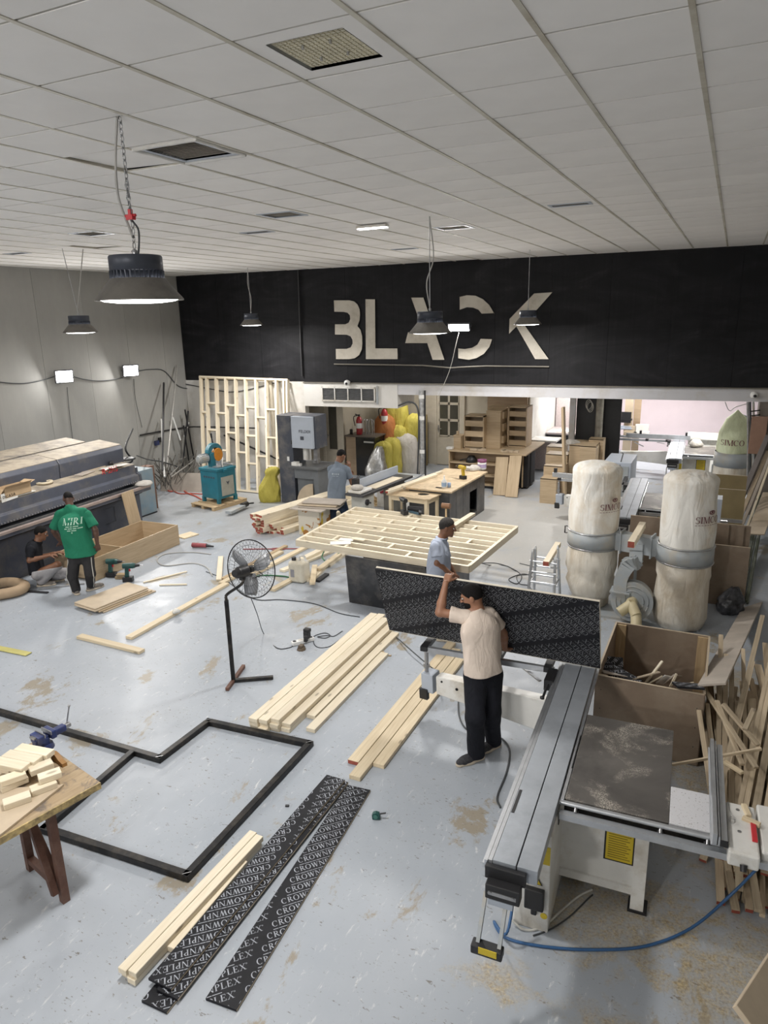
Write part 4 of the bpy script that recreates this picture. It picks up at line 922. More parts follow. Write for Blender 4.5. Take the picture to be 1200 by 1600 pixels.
# socket strip, chargers
c = P(472, 1003); t = T('socket_strip', 'white socket strip lying on the floor near the plank stack', 'socket strip', c)
A, B = P(456, 1006, .03), P(490, 997, .03); q = MB(); q.bar(A, B, .075, .05); q.build('housing', white_pl, t, bevel=.01)
for k in range(4): p = A.lerp(B, (k+.5)/4); q = MB(); q.cyl(p+V((0, 0, .026)), p+V((0, 0, .029)), .024, n=12); q.build('socket', black_pl if k in (0, 3) else white_enamel, t)
for p, lab, s in ((P(480, 997, .06), 'black charger plugged in the middle of the white socket strip', 1.0), (P(478, 1003, .06), 'small black plug beside the charger on the socket strip', .6)):
    q = MB(); q.box(p+V((0, 0, .05*s)), (.07*s, .08*s, .09*s)); q.box(p+V((.0, .01, .11*s)), (.085*s, .07*s, .045*s)); tag(q.build('charger', black_pl, bevel=.006), lab, 'charger')
c = P(471, 1015); q = MB(); q.cyl(c, c+V((0, 0, .035)), .06, .05, 8); q.box(c+V((0, 0, .05)), (.05, .07, .03)); tag(q.build('battery_base', plain('charger_brown', (.12, .09, .06), .5)), 'dark battery charger base on the floor before the socket strip', 'charger')
floor_cable('power_cable', 'thin black cable looping from the socket strip towards the planks', [(489, 1000), (492, 1008), (500, 1012), (515, 1010), (530, 1000)], .005, rubber)
floor_cable('power_cable', 'black cable coiled behind the socket strip', [(488, 996), (495, 992), (508, 989), (516, 993), (508, 997), (496, 995), (512, 993), (522, 994), (535, 986)], .006, rubber)
floor_cable('power_cable', 'grey cable running from the plank stack under the outrigger arm', [(608, 988), (622, 998, .02), (640, 1014, .06), (668, 1038, .062), (684, 1050, .1), (690, 1055, .25)], .007, rubber)
floor_cable('air_hose', 'grey hose trailing behind the man with the board', [(716, 1090), (718, 1120), (730, 1140), (752, 1143), (778, 1150), (796, 1170), (792, 1205), (777, 1245), (782, 1262)], .009, rubber, 'hose')
# fallen curl of veneer and small chips on the floor
for i, (p, lab) in enumerate((((603, 1021), 'curled veneer scrap on the floor beside the outermost plank'), ((272, 1192), 'small dark scrap on the floor'), ((446, 1259), 'small black plug on the floor before the steel frame'))):
    if i == 1: continue
    q = MB(); c = P(*p, .006); q.tube(curve_pts([c+V((-.09, .03, 0)), c+V((-.02, .0, .004)), c+V((.03, -.035, 0)), c+V((.09, -.03, 0))] if i == 0 else [c, c+V((.03, .012, 0))], 4), .012, 5); tag(q.build('floor_scrap', pine_old if i == 0 else black_pl), lab, 'scrap')
# ------------------------------------------------------------------ sliding table panel saw (own axes: x to the right, y away)
SAW0, SAWR = V((-.745, 4.25, 0)), math.radians(2.6)
def panel_saw(label, full=True):
    t = T('panel_saw', label, 'panel saw')
    B = lambda nm, m_, *boxes, **k: _sb(t, nm, m_, boxes, **k)
    def _sb(t_, nm, m_, boxes, bevel=0.0, parent=None):
        q = MB()
        for a, b_ in boxes: q.bb(a, b_)
        return q.build(nm, m_, parent or t_, bevel=bevel)
    B('cabinet', white_enamel, ((-.05, .14, .16), (.55, 1.0, .83)), bevel=.006)
    B('leg_frame', white_enamel, ((-.05, .12, .13), (.56, .20, .19)), ((.47, .11, .02), (.56, .22, .83))); B('leg', white_enamel, ((.47, .90, .02), (.56, 1.0, .2))); B('leg', white_enamel, ((-.05, .92, .0), (.05, 1.0, .2)))
    B('foot', black_pl, ((.455, .10, 0), (.585, .23, .02))); B('foot', black_pl, ((.44, .88, 0), (.60, 1.02, .02)))
    ct = B('cast_table', iron_m, ((0, 0, .835), (.665, 1.14, .88)), bevel=.003)
    B('table_rib', dark_grey, ((.02, .03, .78), (.64, .06, .835)), ((.02, 1.05, .78), (.64, 1.08, .835)), ((.60, .03, .78), (.64, 1.08, .835)))
    B('blade_guard', black_pl, ((-.012, .35, .80), (-.004, .80, .884)))
    B('edge_strip', alu, ((-.026, -.02, .85), (-.004, 2.0, .884)))
    # sliding table
    y0, y1 = -.76, 2.25
    B('table_plate', alu_matte, ((-.31, y0, .872), (-.168, y1, .90)), bevel=.002); B('table_plate', alu_matte, ((-.160, y0, .872), (-.036, y1, .90)), bevel=.002)
    B('slot', black_steel, ((-.168, y0, .865), (-.160, y1, .888)))
    B('rail_profile', alu, ((-.338, y0, .86), (-.314, y1, .893)), ((-.362, y0, .85), (-.342, y1, .885)), ((-.375, y0, .82), (-.362, y1, .86)))
    B('table_body', alu_matte, ((-.345, y0+.01, .79), (-.04, y1, .868)))
    B('clamp_slot', black_pl, ((-.305, -.30, .899), (-.285, -.05, .903)))
    ec = B('end_cap', black_pl, ((-.35, y0-.035, .785), (-.10, y0+.0, .875)), ((-.33, y0-.10, .70), (-.12, y0-.02, .80)), bevel=.006)
    q = MB(); q.bb((-.31, y0-.104, .735), (-.14, y0-.1, .76)); q.cyl((-.30, y0-.1, .75), (-.30, y0-.108, .75), .012, n=10); q.cyl((-.16, y0-.1, .75), (-.16, y0-.108, .75), .012, n=10); q.build('end_plate', steel, ec)
    q = MB(); q.bar((-.335, y0-.05, .70), (-.335, y0-.22, .48), .022, .03); q.build('guide_rail', duct_grey, t); q = MB(); q.bar((-.205, y0-.05, .70), (-.205, y0-.22, .48), .022, .03); q.build('guide_rail', duct_grey, t)
    B('carriage_plate', light_grey, ((-.31, y0-.10, .66), (-.16, y0-.06, .70)))
    q = MB(); q.bar((-.37, y0-.23, .46), (-.18, y0-.23, .46), .07, .06); q.build('rail_end_block', black_pl, t, bevel=.008)
    q = MB(); q.bar((-.32, y0-.268, .475), (-.21, y0-.268, .475), .004, .045); q.build('warning_label', yellow_lab, t)
    # pedestal under the sliding table
    B('pedestal', white_enamel, ((-.27, -.30, 0), (-.03, 1.25, .79)), bevel=.008)
    B('junction_box', black_pl, ((-.19, -.345, .20), (-.06, -.30, .36)), ((-.145, -.335, .15), (-.105, -.305, .20)), bevel=.008)
    B('label_plate', yellow_lab, ((-.09, -.304, .56), (-.035, -.3, .70)))
    q = MB(); q.add([(-0.175, -.306, .385), (-0.075, -.306, .385), (-0.125, -.306, .475)], [(0, 1, 2)]); q.build('hazard_triangle', black_pl, t)
    q = MB(); q.add([(-0.164, -.308, .391), (-0.086, -.308, .391), (-0.125, -.308, .463)], [(0, 1, 2)]); q.build('hazard_field', yellow_lab, t)
    q = MB(); q.add([(-0.121, -.310, .452), (-0.133, -.310, .424), (-0.124, -.310, .424), (-0.129, -.310, .398), (-0.115, -.310, .432), (-0.124, -.310, .432)], [(0, 1, 2, 3, 4, 5)]); q.build('lightning_mark', black_pl, t)
    q = MB(); q.cyl((-.06, -.302, .14), (-.06, -.305, .14), .024, n=14); q.build('earth_label', yellow_lab, t)
    q = MB(); q.bb((-.03, -.06, .70), (-.024, -.03, .79)); q.build('latch', black_pl, t)
    # notice on the cabinet
    lx, lz = .28, .37
    B('notice_border', black_pl, ((lx-.012, .1365, lz-.012), (lx+.192, .1385, lz+.362))); B('notice', yellow_lab, ((lx, .134, lz), (lx+.18, .137, lz+.35)))
    q = MB()
    for k in range(17): q.bb((lx+.015, .1325, lz+.02+k*.0188), (lx+.165-(k*37 % 5)*.008, .134, lz+.027+k*.0188))
    q.build('notice_text', plain('notice_ink', (.25, .18, .02), .6), t)
    # fence rails in front of the table
    q = MB(); q.cyl((-.03, -.025, .862), (1.10, -.025, .862), .018, n=12); q.build('fence_rail', alu, t)
    q = MB(); q.bb((-.02, -.095, .775), (1.55, -.055, .83)); q.bb((-.02, -.105, .815), (1.55, -.095, .83)); q.build('fence_rail', alu, t)
    q = MB()
    for x in (.08, .62, .90): q.cyl((x, -.06, .83), (x, -.03, .85), .012, n=8); q.bb((x-.02, -.055, .79), (x+.02, .01, .82))
    q.build('rail_stud', steel, t)
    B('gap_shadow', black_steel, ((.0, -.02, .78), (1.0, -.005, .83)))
    B('extension_table', speck_m, ((.668, 0, .845), (.955, .40, .88)), bevel=.003)
    if full:
        f = B('rip_fence', alu, ((.92, -.12, .885), (.945, .98, .97)), ((.952, -.12, .885), (.962, .98, .955)), ((.97, -.12, .885), (1.005, .98, .93)), ((.91, -.12, .884), (1.005, .98, .89)))
        B('fence_end', black_pl, ((.965, -.125, .89), (1.008, -.118, .935)))
        h = B('fence_carriage', white_enamel, ((1.01, -.16, .80), (1.185, .34, .90)), bevel=.012)
        B('grip', red_pl, ((1.148, -.02, .90), (1.180, .16, .912)), bevel=.003)
        B('extension_arm', white_enamel, ((1.20, -.08, .80), (1.36, .40, .89)), bevel=.012)
        q = MB(); q.cyl((1.10, -.165, .83), (1.10, -.19, .80), .022, .018, 12); q.build('release_knob', black_pl, t)
        q = MB()
        for yy in (.05, .27): q.cyl((1.08, yy, .90), (1.08, yy, .903), .012, n=10)
        q.build('screw', steel, t)
        q = MB(); q.tube([V((1.04+.018*math.cos(a_), .13+.03*math.sin(a_), .903+.0006*k)) for k, a_ in enumerate(np.linspace(0, 14, 40))] + [V((1.03, .25, .905)), V((1.025, .34, .905))], .0016, 4); q.build('wire_coil', steel, t)
    # outrigger: swing arm and cross-cut frame
    q = MB(); A = V((-.30, 1.74, .45)); E = V((-1.64, 2.02, .40))
    q.prism([(0, -.20), (1.33, -.10), (1.33, .10), (0, .16)], -.06, .06, frame(E-A) @ Matrix(((1, 0, 0), (0, 0, -1), (0, 1, 0))), A); q.build('swing_arm', white_enamel, t, bevel=.008)
    q = MB(); q.box(E+V((-.06, .01, .0)), (.14, .15, .21), frame(E-A)); q.build('arm_head', light_grey, t, bevel=.006)
    q = MB(); q.cyl(E+V((-.1, 0, .1)), E+V((-.1, 0, .36)), .022, n=12); q.cyl(E+V((-.1, 0, .16)), E+V((-.1, 0, .20)), .035, n=12); q.build('support_post', steel, t)
    q = MB(); q.box(E+V((-.11, -.05, -.13)), (.10, .05, .12), frame(E-A)); q.build('arm_roller', black_pl, t, bevel=.01)
    q = MB()
    for s_ in (.3, .42): q.cyl(A.lerp(E, .80)+V((0, -.062, .02)), A.lerp(E, .80)+V((0, -.066, .02)), .016, n=10)
    q.cyl(A.lerp(E, .93)+V((0, -.062, .06)), A.lerp(E, .93)+V((0, -.066, .06)), .012, n=10); q.build('bolt', black_pl, t)
    cf = MB(); cf.bb((-1.72, 1.84, .82), (-.40, 1.88, .875)); cf.bb((-1.72, 2.30, .82), (-.40, 2.34, .875)); cf.build('crosscut_rail', alu, t)
    for x in (-1.70, -.95, -.46): MB().bb((x-.035, 1.82, .835), (x+.035, 2.40, .885)).build('crosscut_bar', black_pl, t)
    q = MB(); q.bb((-.44, 1.55, .80), (-.36, 1.80, .90)); q.cyl((-.42, 1.42, .80), (-.40, 1.60, .88), .012, n=8); q.lathe([(.001, .02), (.02, .008), (.02, -.008), (.001, -.02)], (-.425, 1.41, .80), 10); q.build('clamp_lever', black_pl, t)
    q = MB(); q.bar((-1.25, 1.76, .80), (-1.05, 2.2, .62), .03, .02); q.bar((-.70, 1.9, .80), (-.5, 1.70, .80), .03, .012); q.build('brace', steel, t)
    return t
def move(root, loc, rz): root.location = loc; root.rotation_euler = (0, 0, rz); return root
saw = move(panel_saw('large white sliding table panel saw with a dusty cast iron top'), SAW0, SAWR)
def SL(x, y, z): c, s = math.cos(SAWR), math.sin(SAWR); return SAW0 + V((x*c-y*s, x*s+y*c, z))
cable('blue_hose', 'blue hose sweeping from the saw pedestal across the floor to the fence', [SL(-.25, -.38, .30), SL(-.27, -.5, .1), P(772, 1440, .01), P(790, 1465, .01), P(850, 1479, .01), P(930, 1484, .01), P(1010, 1478, .012), P(1080, 1450, .03), P(1140, 1400, .2), P(1195, 1345, .5), P(1230, 1310, .7)], .010, blue_cable, 'hose', 8)
floor_cable('grey_cable', 'pale cable curving on the floor under the panel saw', [(800, 1438, .05), (820, 1453), (848, 1448), (880, 1420), (905, 1400), (925, 1390)], .009, white_cable)
floor_cable('grey_cable', 'thin dark cable on the floor under the panel saw', [(833, 1462), (860, 1452), (890, 1432), (918, 1405), (926, 1398)], .006, rubber)
for i, (p, q_, lab) in enumerate((((1160, 1278), (1188, 1290), 'small pine offcut lying on the white fence arm'), ((1162, 1258), (1170, 1276), 'short square offcut standing on the white fence arm'))):
    plank(lab, P(*p, .905), P(*q_, .905), .035, .03, pine, None, 'offcut_block', 'wood block')
# ------------------------------------------------------------------ scrap bin of brown boards
bx0, bx1, by0, by1, bh = -.88, .07, 6.36, 7.66, .74
t = T('scrap_bin', 'open bin of brown boards holding offcuts, behind the panel saw', 'bin', ((bx0+bx1)/2, (by0+by1)/2, 0))
slab('side_board', ((bx0+bx1)/2, by0, bh/2+.01), (bx1-bx0, .018, bh), mdf, t); slab('side_board', ((bx0+bx1)/2, by1, bh/2+.01), (bx1-bx0, .018, bh), mdf, t)
slab('side_board', (bx0, (by0+by1)/2, bh/2+.01), (.018, by1-by0, bh), mdf, t); slab('side_board', (bx1, (by0+by1)/2, bh/2+.01), (.018, by1-by0, bh), mdf, t)
slab('floor_board', ((bx0+bx1)/2, (by0+by1)/2, .02), (bx1-bx0-.02, by1-by0-.02, .018), mdf, t)
for x, y in ((bx0+.06, by1-.025), (bx1-.06, by1-.025), (bx0+.05, by0+.025), (bx1-.05, by0+.025)): bar('corner_batten', (x, y, .03), (x, y, bh), .10, .03, pine_old, t, (0, 1, 0))
for a_, b2 in (((bx0, by0-.01, bh+.012), (bx1, by0-.01, bh+.012)), ((bx0, by1, bh+.012), (bx1, by1, bh+.012)), ((bx0, by0, bh+.012), (bx0, by1, bh+.012)), ((bx1, by0, bh+.012), (bx1, by1, bh+.012))): bar('raw_edge', a_, b2, .019, .004, mdf_light, t)
q = MB()
for z in (.2, .4, .6):
    for x in (bx0+.05, bx1-.05): q.cyl((x, by0-.009, z), (x, by0-.011, z), .005, n=6)
q.build('screw', black_pl, t)
bits = [((948, 1040), (962, 1055), .12, mdf_grey, 'grey offcut on edge in the scrap bin corner'), ((985, 1062), (1030, 1050), .16, mdf_light, 'pale board offcut in the middle of the scrap bin'), ((1010, 1070), (1035, 1056), .09, pine_pale, 'second pale board offcut in the scrap bin'),
        ((1030, 1068), (1045, 1056), .07, white_pl, 'white offcut in the scrap bin'), ((1045, 1068), (1060, 1055), .10, mdf_grey, 'grey board offcut in the scrap bin')]
for (p, q_, wd, m_, lab) in bits: plank(lab, P(*p, .52), P(*q_, .62), wd*2, .014, m_, None, 'board_offcut', 'offcut', (0, .5, 1))
for (p, q_, lab) in (((1005, 1072), (1035, 1033), 'thin pale stick standing out of the scrap bin'), ((1045, 1078), (1057, 1053), 'grey batten standing in the scrap bin'), ((1060, 1068), (1085, 1070), 'pale stick lying across the scrap bin'), ((1058, 1075), (1083, 1067), 'second pale stick crossing in the scrap bin')):
    a_ = P(*p, .52); plank(lab, a_, P(*q_, .70), .024, .02, pine_pale, None, 'stick', 'offcut')
def film_piece(lab, c, L, W, rot, ph):
    t2 = T('plywood_offcut', lab, 'plywood', c); R = Euler(rot).to_matrix(); q = MB(); q.box(c, (L, W, .018), R); q.build('board', black_film, t2)
    lettering('print', diag_print(L, W, .8, .04, .075, False, False, ph), V(c)+R @ V((-L/2, -W/2, .009)), R.col[0], R.col[1], film_print, t2)
film_piece('black printed plywood offcut lying slanted in the scrap bin', P(975, 1060, .60)+V((-.05, .06, 0)), .42, .16, (.2, .1, -.5), 0)
film_piece('black printed plywood corner propped over the rim of the scrap bin', P(1080, 1079, .77)+V((-.03, .08, .0)), .24, .17, (-.25, .05, .35), .03)
film_piece('black printed plywood offcut standing in the dark corner of the scrap bin', P(957, 1048, .55)+V((0, .12, 0)), .20, .18, (1.0, .2, .6), .05)
# ------------------------------------------------------------------ twin bag dust collector
def bag_profile(r, z0, z1, top=True, seg=10):
    if top: return [(r, z0)] + [(r*(1+.03*math.sin(6*k/seg)), z0+(z1-r*.35-z0)*k/seg) for k in range(1, seg+1)] + [(r*math.cos(a_)**.7, z1-r*.35+r*.35*math.sin(a_)) for a_ in np.linspace(.25, 1.5, 7)] + [(.002, z1)]
    return [(r, z1), (r*1.0, z1-.1)] + [(r*(1.0+.045*math.sin(5*k/seg)), z1-.1-(z1-.1-z0-.06)*k/seg) for k in range(1, seg+1)] + [(r*.9, z0), (.002, z0)]
cl = P(925, 938); cr = P(1062, 976); cl = V((-1.53, 9.85, 0)); cr = V((-.31, 9.62, 0)); R_ = .335
zr0, zr1 = Hz(cl.x, cl.y-R_, 866), Hz(cl.x, cl.y-R_, 838)
qz0, qz1 = Hz(cr.x, cr.y-R_, 884), Hz(cr.x, cr.y-R_, 855); zr0 = (zr0+qz0)/2; zr1 = (zr1+qz1)/2
ztop = (Hz(cl.x, cl.y, 722)+Hz(cr.x, cr.y, 735))/2
t = T('dust_collector', 'twin bag dust collector with grey ducting and a dusty pair of filter bags', 'dust collector', (cl+cr)/2)
wob1 = lambda th, z: 1+.025*math.sin(3*th+z*4)+.02*math.sin(7*th-z*6); wob2 = lambda th, z: 1+.018*math.sin(3*th+z*5+1)+.02*math.sin(8*th+z*3)
for c, wf, nm in ((cl, wob1, 0), (cr, wob2, 1)):
    fb = MB().lathe(bag_profile(R_*1.0, zr1-.01, ztop), c, 56, wf).build('filter_bag', dust_cloth, t)
    if nm == 0: pr_ = [(R_*1.0, zr0+.01), (R_*1.04, zr0-.12), (R_*1.06, zr0-.3), (R_*.95, zr0-.42), (R_*1.02, zr0-.5), (R_*.86, zr0-.68), (R_*.70, zr0-.8), (R_*.78, .35), (R_*.76, .06), (.002, .05)]
    else: pr_ = [(R_*1.0, zr0+.01), (R_*1.02, zr0-.15), (R_*.97, .7), (R_*1.0, .4), (R_*1.0, .15), (R_*.9, .03), (.002, .02)]
    MB().lathe(pr_, c, 48, lambda th, z, wf=wf: wf(th*1.0, z*2)).build('collection_bag', dust_cloth_low, t)
    MB().lathe([(R_*1.02, zr0), (R_*1.05, zr0), (R_*1.05, zr1), (R_*1.02, zr1)], c, 40).build('drum_ring', duct_grey, t)
    q = MB(); q.tube([c+V((R_*1.055*math.cos(a_), R_*1.055*math.sin(a_), zr1-.015)) for a_ in np.linspace(0, 2*PI, 33)[:-1]], .008, 5, True); q.tube([c+V((R_*1.055*math.cos(a_), R_*1.055*math.sin(a_), zr0+.015)) for a_ in np.linspace(0, 2*PI, 33)[:-1]], .008, 5, True); q.build('clamp_band', steel, t)
    # maker's name printed round the bag
    quads, wl_ = text_quads('SIMCO', serif, .085); zz = Hz(c.x, c.y-R_, 797 if nm == 0 else 817); an0 = -1.22 if nm == 0 else -1.30
    q = MB(); rr_ = R_*1.065
    for pl in quads: q.poly([c+V((rr_*math.cos(an0+x/rr_), rr_*math.sin(an0+x/rr_), zz+y)) for x, y in pl])
    for a_ in np.linspace(0, 2*PI, 14)[:-1]:
        u0 = wl_*.62; e1, e2 = a_, a_+.45; q.poly([c+V((rr_*math.cos(an0+(u0+rx*math.cos(e_))/rr_), rr_*math.sin(an0+(u0+rx*math.cos(e_))/rr_), zz+.135+ry*math.sin(e_))) for e_, rx, ry in ((e1, .05, .03), (e2, .05, .03), (e2, .03, .016), (e1, .03, .016))])
    q.poly([c+V((rr_*math.cos(an0+(wl_*.62+dx)/rr_), rr_*math.sin(an0+(wl_*.62+dx)/rr_), zz+.135+dy)) for dx, dy in ((-.02, -.012), (.022, -.008), (.014, .016), (-.012, .014))])
    for k in range(9): x = wl_*k/9; q.poly([c+V((rr_*math.cos(an0+xx/rr_), rr_*math.sin(an0+xx/rr_), zz-.03+yy)) for xx, yy in ((x, 0), (x+wl_*.075, 0), (x+wl_*.075, .006), (x, .006))])
    q.build('maker_print', plain('bag_ink', s2l(112, 66, 70), .7), t)
mid = V(((cl.x+cr.x)/2-.02, (cl.y+cr.y)/2-.02, 0)); zm = (zr0+zr1)/2
ua_ = (cr-cl).normalized()
q = MB(); q.bar(cl+ua_*(R_*.98)+V((0, 0, zm)), cr-ua_*(R_*.98)+V((0, 0, zm)), .16, zr1-zr0-.01); q.build('cross_duct', duct_grey, t)
q = MB()
for p in (cl+ua_*(R_+.08), cr-ua_*(R_+.08)): q.box(p+V((0, 0, zm)), (.02, .2, zr1-zr0+.06), frame(ua_))
q.build('flange', duct_grey, t)
fc = at_depth(988, 938, (V((mid.x, mid.y-.22, .5))-cam.location).dot(FW)); fr_ = .27
# swan-neck up from the blower
nk = [V((fc.x-.16, fc.y, fc.z+.10)), V((fc.x-.16, fc.y+.03, fc.z+.30)), V((fc.x-.10, fc.y+.08, fc.z+.45)), V((mid.x+.02, mid.y-.04, zm-.22)), V((mid.x+.02, mid.y, zm))]
q = MB(); pts_ = curve_pts(nk, 6)
for a_, b2 in zip(pts_, pts_[1:]): q.bar(a_-(b2-a_)*.2, b2+(b2-a_)*.2, .17, .19, (0, 1, 0))
q.build('swan_neck_duct', duct_grey, t)
q = MB(); q.box(nk[0]+V((0, 0, .02)), (.26, .24, .02)); q.build('flange', duct_grey, t)
bd_ = V((0.05, -1, .12)).normalized()
q = MB(); q.cyl(fc-bd_*.10, fc+bd_*.09, fr_, n=36); q.bb((fc.x-.27, fc.y-.1, fc.z-.02), (fc.x-.08, fc.y+.09, fc.z+.12)); q.build('blower_housing', duct_grey, t, bevel=.006)
q = MB()
for rr_ in (.21, .15): q.tube([fc+bd_*.092+(V((1, .05, 0))*math.cos(a_)+V((0, .12, 1))*math.sin(a_))*rr_ for a_ in np.linspace(0, 2*PI, 29)[:-1]], .008, 5, True)
q.build('blower_rib', duct_grey, t)
q = MB(); q.cyl(fc+bd_*.09, fc+bd_*.22, .075, .07, 16); q.cyl(fc+bd_*.2, fc+bd_*.26+V((-.14, -.02, -.12)), .07, .07, 14); q.cyl(fc+bd_*.2, fc+bd_*.3+V((.08, -.02, -.12)), .07, .07, 14); q.build('inlet_branch', cream_hose, t)
q = MB(); hp = curve_pts([fc+bd_*.28+V((.07, 0, -.1)), fc+bd_*.42+V((.09, 0, -.24)), V((fc.x+.10, fc.y-.55, .09)), V((fc.x+.05, fc.y-.95, .08))], 14)
q.tube(hp, [.066+.006*(k % 2) for k in range(len(hp))], 14); q.build('hose', cream_hose, t)
q = MB(); q.bb((-1.84, 9.45, .0), (-.05, 10.05, .03)); q.build('base_plate', duct_grey, t)
q = MB(); q.tube([cl+V((-R_*1.05, -.05, zr1+.0)), cl+V((-R_*1.15, -.06, zr1+.0)), cl+V((-R_*1.15, -.06, zr1-.1)), cl+V((-R_*1.05, -.05, zr1-.1))], .01, 6); q.build('lift_handle', black_steel, t)
for x in (cl.x, cr.x, mid.x): MB().bar((x, 9.98, .03), (x, 9.98, zr0), .04, .04, (1, 0, 0)).build('stand_post', duct_grey, t)
# timbers with red ends lying on the collector and on the trestle ladder
plank('pine timber with a red end lying on the dust collector duct', P(986, 851, zr1+.07), P(1004, 820, zr1+.07), .085, .085, (pine_pale, red_end), 'red-ended timbers laid up high')
# aluminium trestle ladder
la = V((-2.14, 9.60, 0)); hl = Hz(la.x, la.y, 862); t = T('folding_ladder', 'folding aluminium trestle ladder with four legs behind the held board', 'ladder', la)
for sx_, sy2, ln in ((-.17, -.22, 1.0), (.17, -.22, .9), (-.17, .22, 1.0), (.17, .22, 1.06)):
    q = MB(); q.cyl(la+V((sx_*1.15, sy2, 0)), la+V((sx_*.95, sy2*.35, hl*ln)), .02, n=10); q.cyl(la+V((sx_*.95, sy2*.35, hl*ln)), la+V((sx_*.94, sy2*.34, hl*ln+.05)), .02, .004, 8); q.build('leg', alu, t)
for k in range(5):
    f_ = .12+.18*k
    for s_ in (-1, 1):
        yy = s_*(.22-.143*f_); q = MB(); q.cyl(la+V((-.17*1.15, yy, hl*f_)), la+V((.17*1.15, yy, hl*f_)), .013, n=8); q.build('rung', alu, t)
q = MB()
for sx_ in (-.18, .18): q.bar(la+V((sx_, -.15, hl*.45)), la+V((sx_, .15, hl*.45)), .012, .02)
q.build('spreader', steel, t)
plank('pine timber with a red end lying on the trestle ladder', P(853, 881, hl*.86), P(872, 850, hl*.86), .085, .07, (pine_pale, red_end), 'red-ended timbers laid up high')
floor_cable('power_cable', 'dark cable tangled on the floor beside the trestle ladder', [(745, 880), (775, 880), (800, 888), (815, 900), (808, 912), (795, 905), (815, 897), (830, 900), (838, 912)], .007, rubber)
floor_cable('power_cable', 'second dark cable coil beside the trestle ladder', [(812, 880), (835, 887), (828, 897), (808, 900), (812, 912), (826, 915), (832, 925)], .006, rubber)
# ------------------------------------------------------------------ long grey machine along the concrete wall
def yaw_pt(y): return -10.10-.065*(y-6.5)                # its front line turns slightly away from the wall
t = T('edge_machine', 'long dark grey woodworking machine with a dusty hood along the concrete wall', 'machine', (-11.2, 7.6, 0))
ya, yb = 4.2, 10.42
def mach(nm, m_, poly, y0=ya, y1=yb, parent=None, bevel=0.0):
    q = MB(); vs = []
    for y in (y0, y1):
        dx = yaw_pt(y)
        vs += [(x+dx, y, z) for x, z in poly]
    n = len(poly); q.add(vs, [tuple(range(n)), tuple(range(2*n-1, n-1, -1))]+[(k, n+k, n+(k+1) % n, (k+1) % n) for k in range(n)]); return q.build(nm, m_, parent or t, bevel=bevel)
mach('lower_panel', press_grey, [(-.30, 0), (-.30, .80), (-1.9, .80), (-1.9, 0)], ya, yb-.02)
mach('under_ledge', black_steel, [(-.24, .76), (-.24, .85), (-1.2, .85), (-1.2, .76)])
mach('ledge', press_grey, [(-.03, .84), (-.03, .93), (-.9, .95), (-.9, .84)], ya, yb+.05, bevel=.006)
mach('feed_rail', plain('feed_rail', s2l(176, 160, 154), .4, .5), [(-.02, .905), (-.02, .945), (-.07, .955), (-.07, .905)], ya, yb+.05); mach('feed_rail', steel, [(-.12, .94), (-.12, .975), (-.16, .975), (-.16, .94)], ya, yb)
mach('beam', press_grey, [(-.18, 1.02), (-.20, 1.16), (-.27, 1.18), (-.28, 1.36), (-.62, 1.385), (-.62, 1.02)], ya, yb-.08, bevel=.008)
mach('beam_top', dusty_top, [(-.285, 1.362), (-.285, 1.372), (-.62, 1.395), (-.62, 1.37)], ya, yb-.08)
mach('beam_end', dark_grey, [(-.17, .96), (-.19, 1.16), (-.27, 1.2), (-.27, 1.3), (-.62, 1.3), (-.62, .96)], yb-.08, yb-.02)
q = MB()
y = 6.0
while y < yb-.15: q.cyl((yaw_pt(y)-.178, y, 1.045), (yaw_pt(y)-.165, y, 1.045), .014, n=6); y += .06
tag(q.build('stud_row', plain('stud_metal', s2l(150, 150, 156), .4, .6), t), kind='stuff')
ys_ = 8.75
for a_, b2 in ((ya, ys_-.008), (ys_+.008, yb-.02)):
    h = mach('hood', press_grey, [(-.62, 1.36), (-.60, 1.66), (-.66, 1.74), (-1.25, 1.80), (-1.25, 1.36)], a_, b2, bevel=.01)
    mach('hood_top', dusty_top, [(-.655, 1.736), (-.655, 1.746), (-1.24, 1.808), (-1.24, 1.796)], a_, b2)
mach('hood_gap', black_steel, [(-1.25, 1.36), (-1.25, 1.74), (-1.33, 1.76), (-1.33, 1.36)], ya, yb-.3)
mach('rear_hood', press_grey, [(-1.33, 1.2), (-1.33, 1.80), (-1.85, 1.86), (-1.85, 1.2)], ya, yb-.32); mach('rear_hood_top', dusty_top, [(-1.325, 1.80), (-1.325, 1.812), (-1.86, 1.872), (-1.86, 1.86)], ya, yb-.32)
for y0, y1, z0, z1 in ((9.25, 9.65, .36, .66), (6.2, 6.5, .3, .5)):
    q = MB(); x = yaw_pt((y0+y1)/2)-.30; 
    for a_, b2 in (((x, y0, z0), (x+.006, y1, z0+.008)), ((x, y0, z1), (x+.006, y1, z1+.008)), ((x, y0, z0), (x+.006, y0+.008, z1)), ((x, y1, z0), (x+.006, y1+.008, z1))): q.bb(a_, b2)
    q.build('hatch', dark_grey, t)
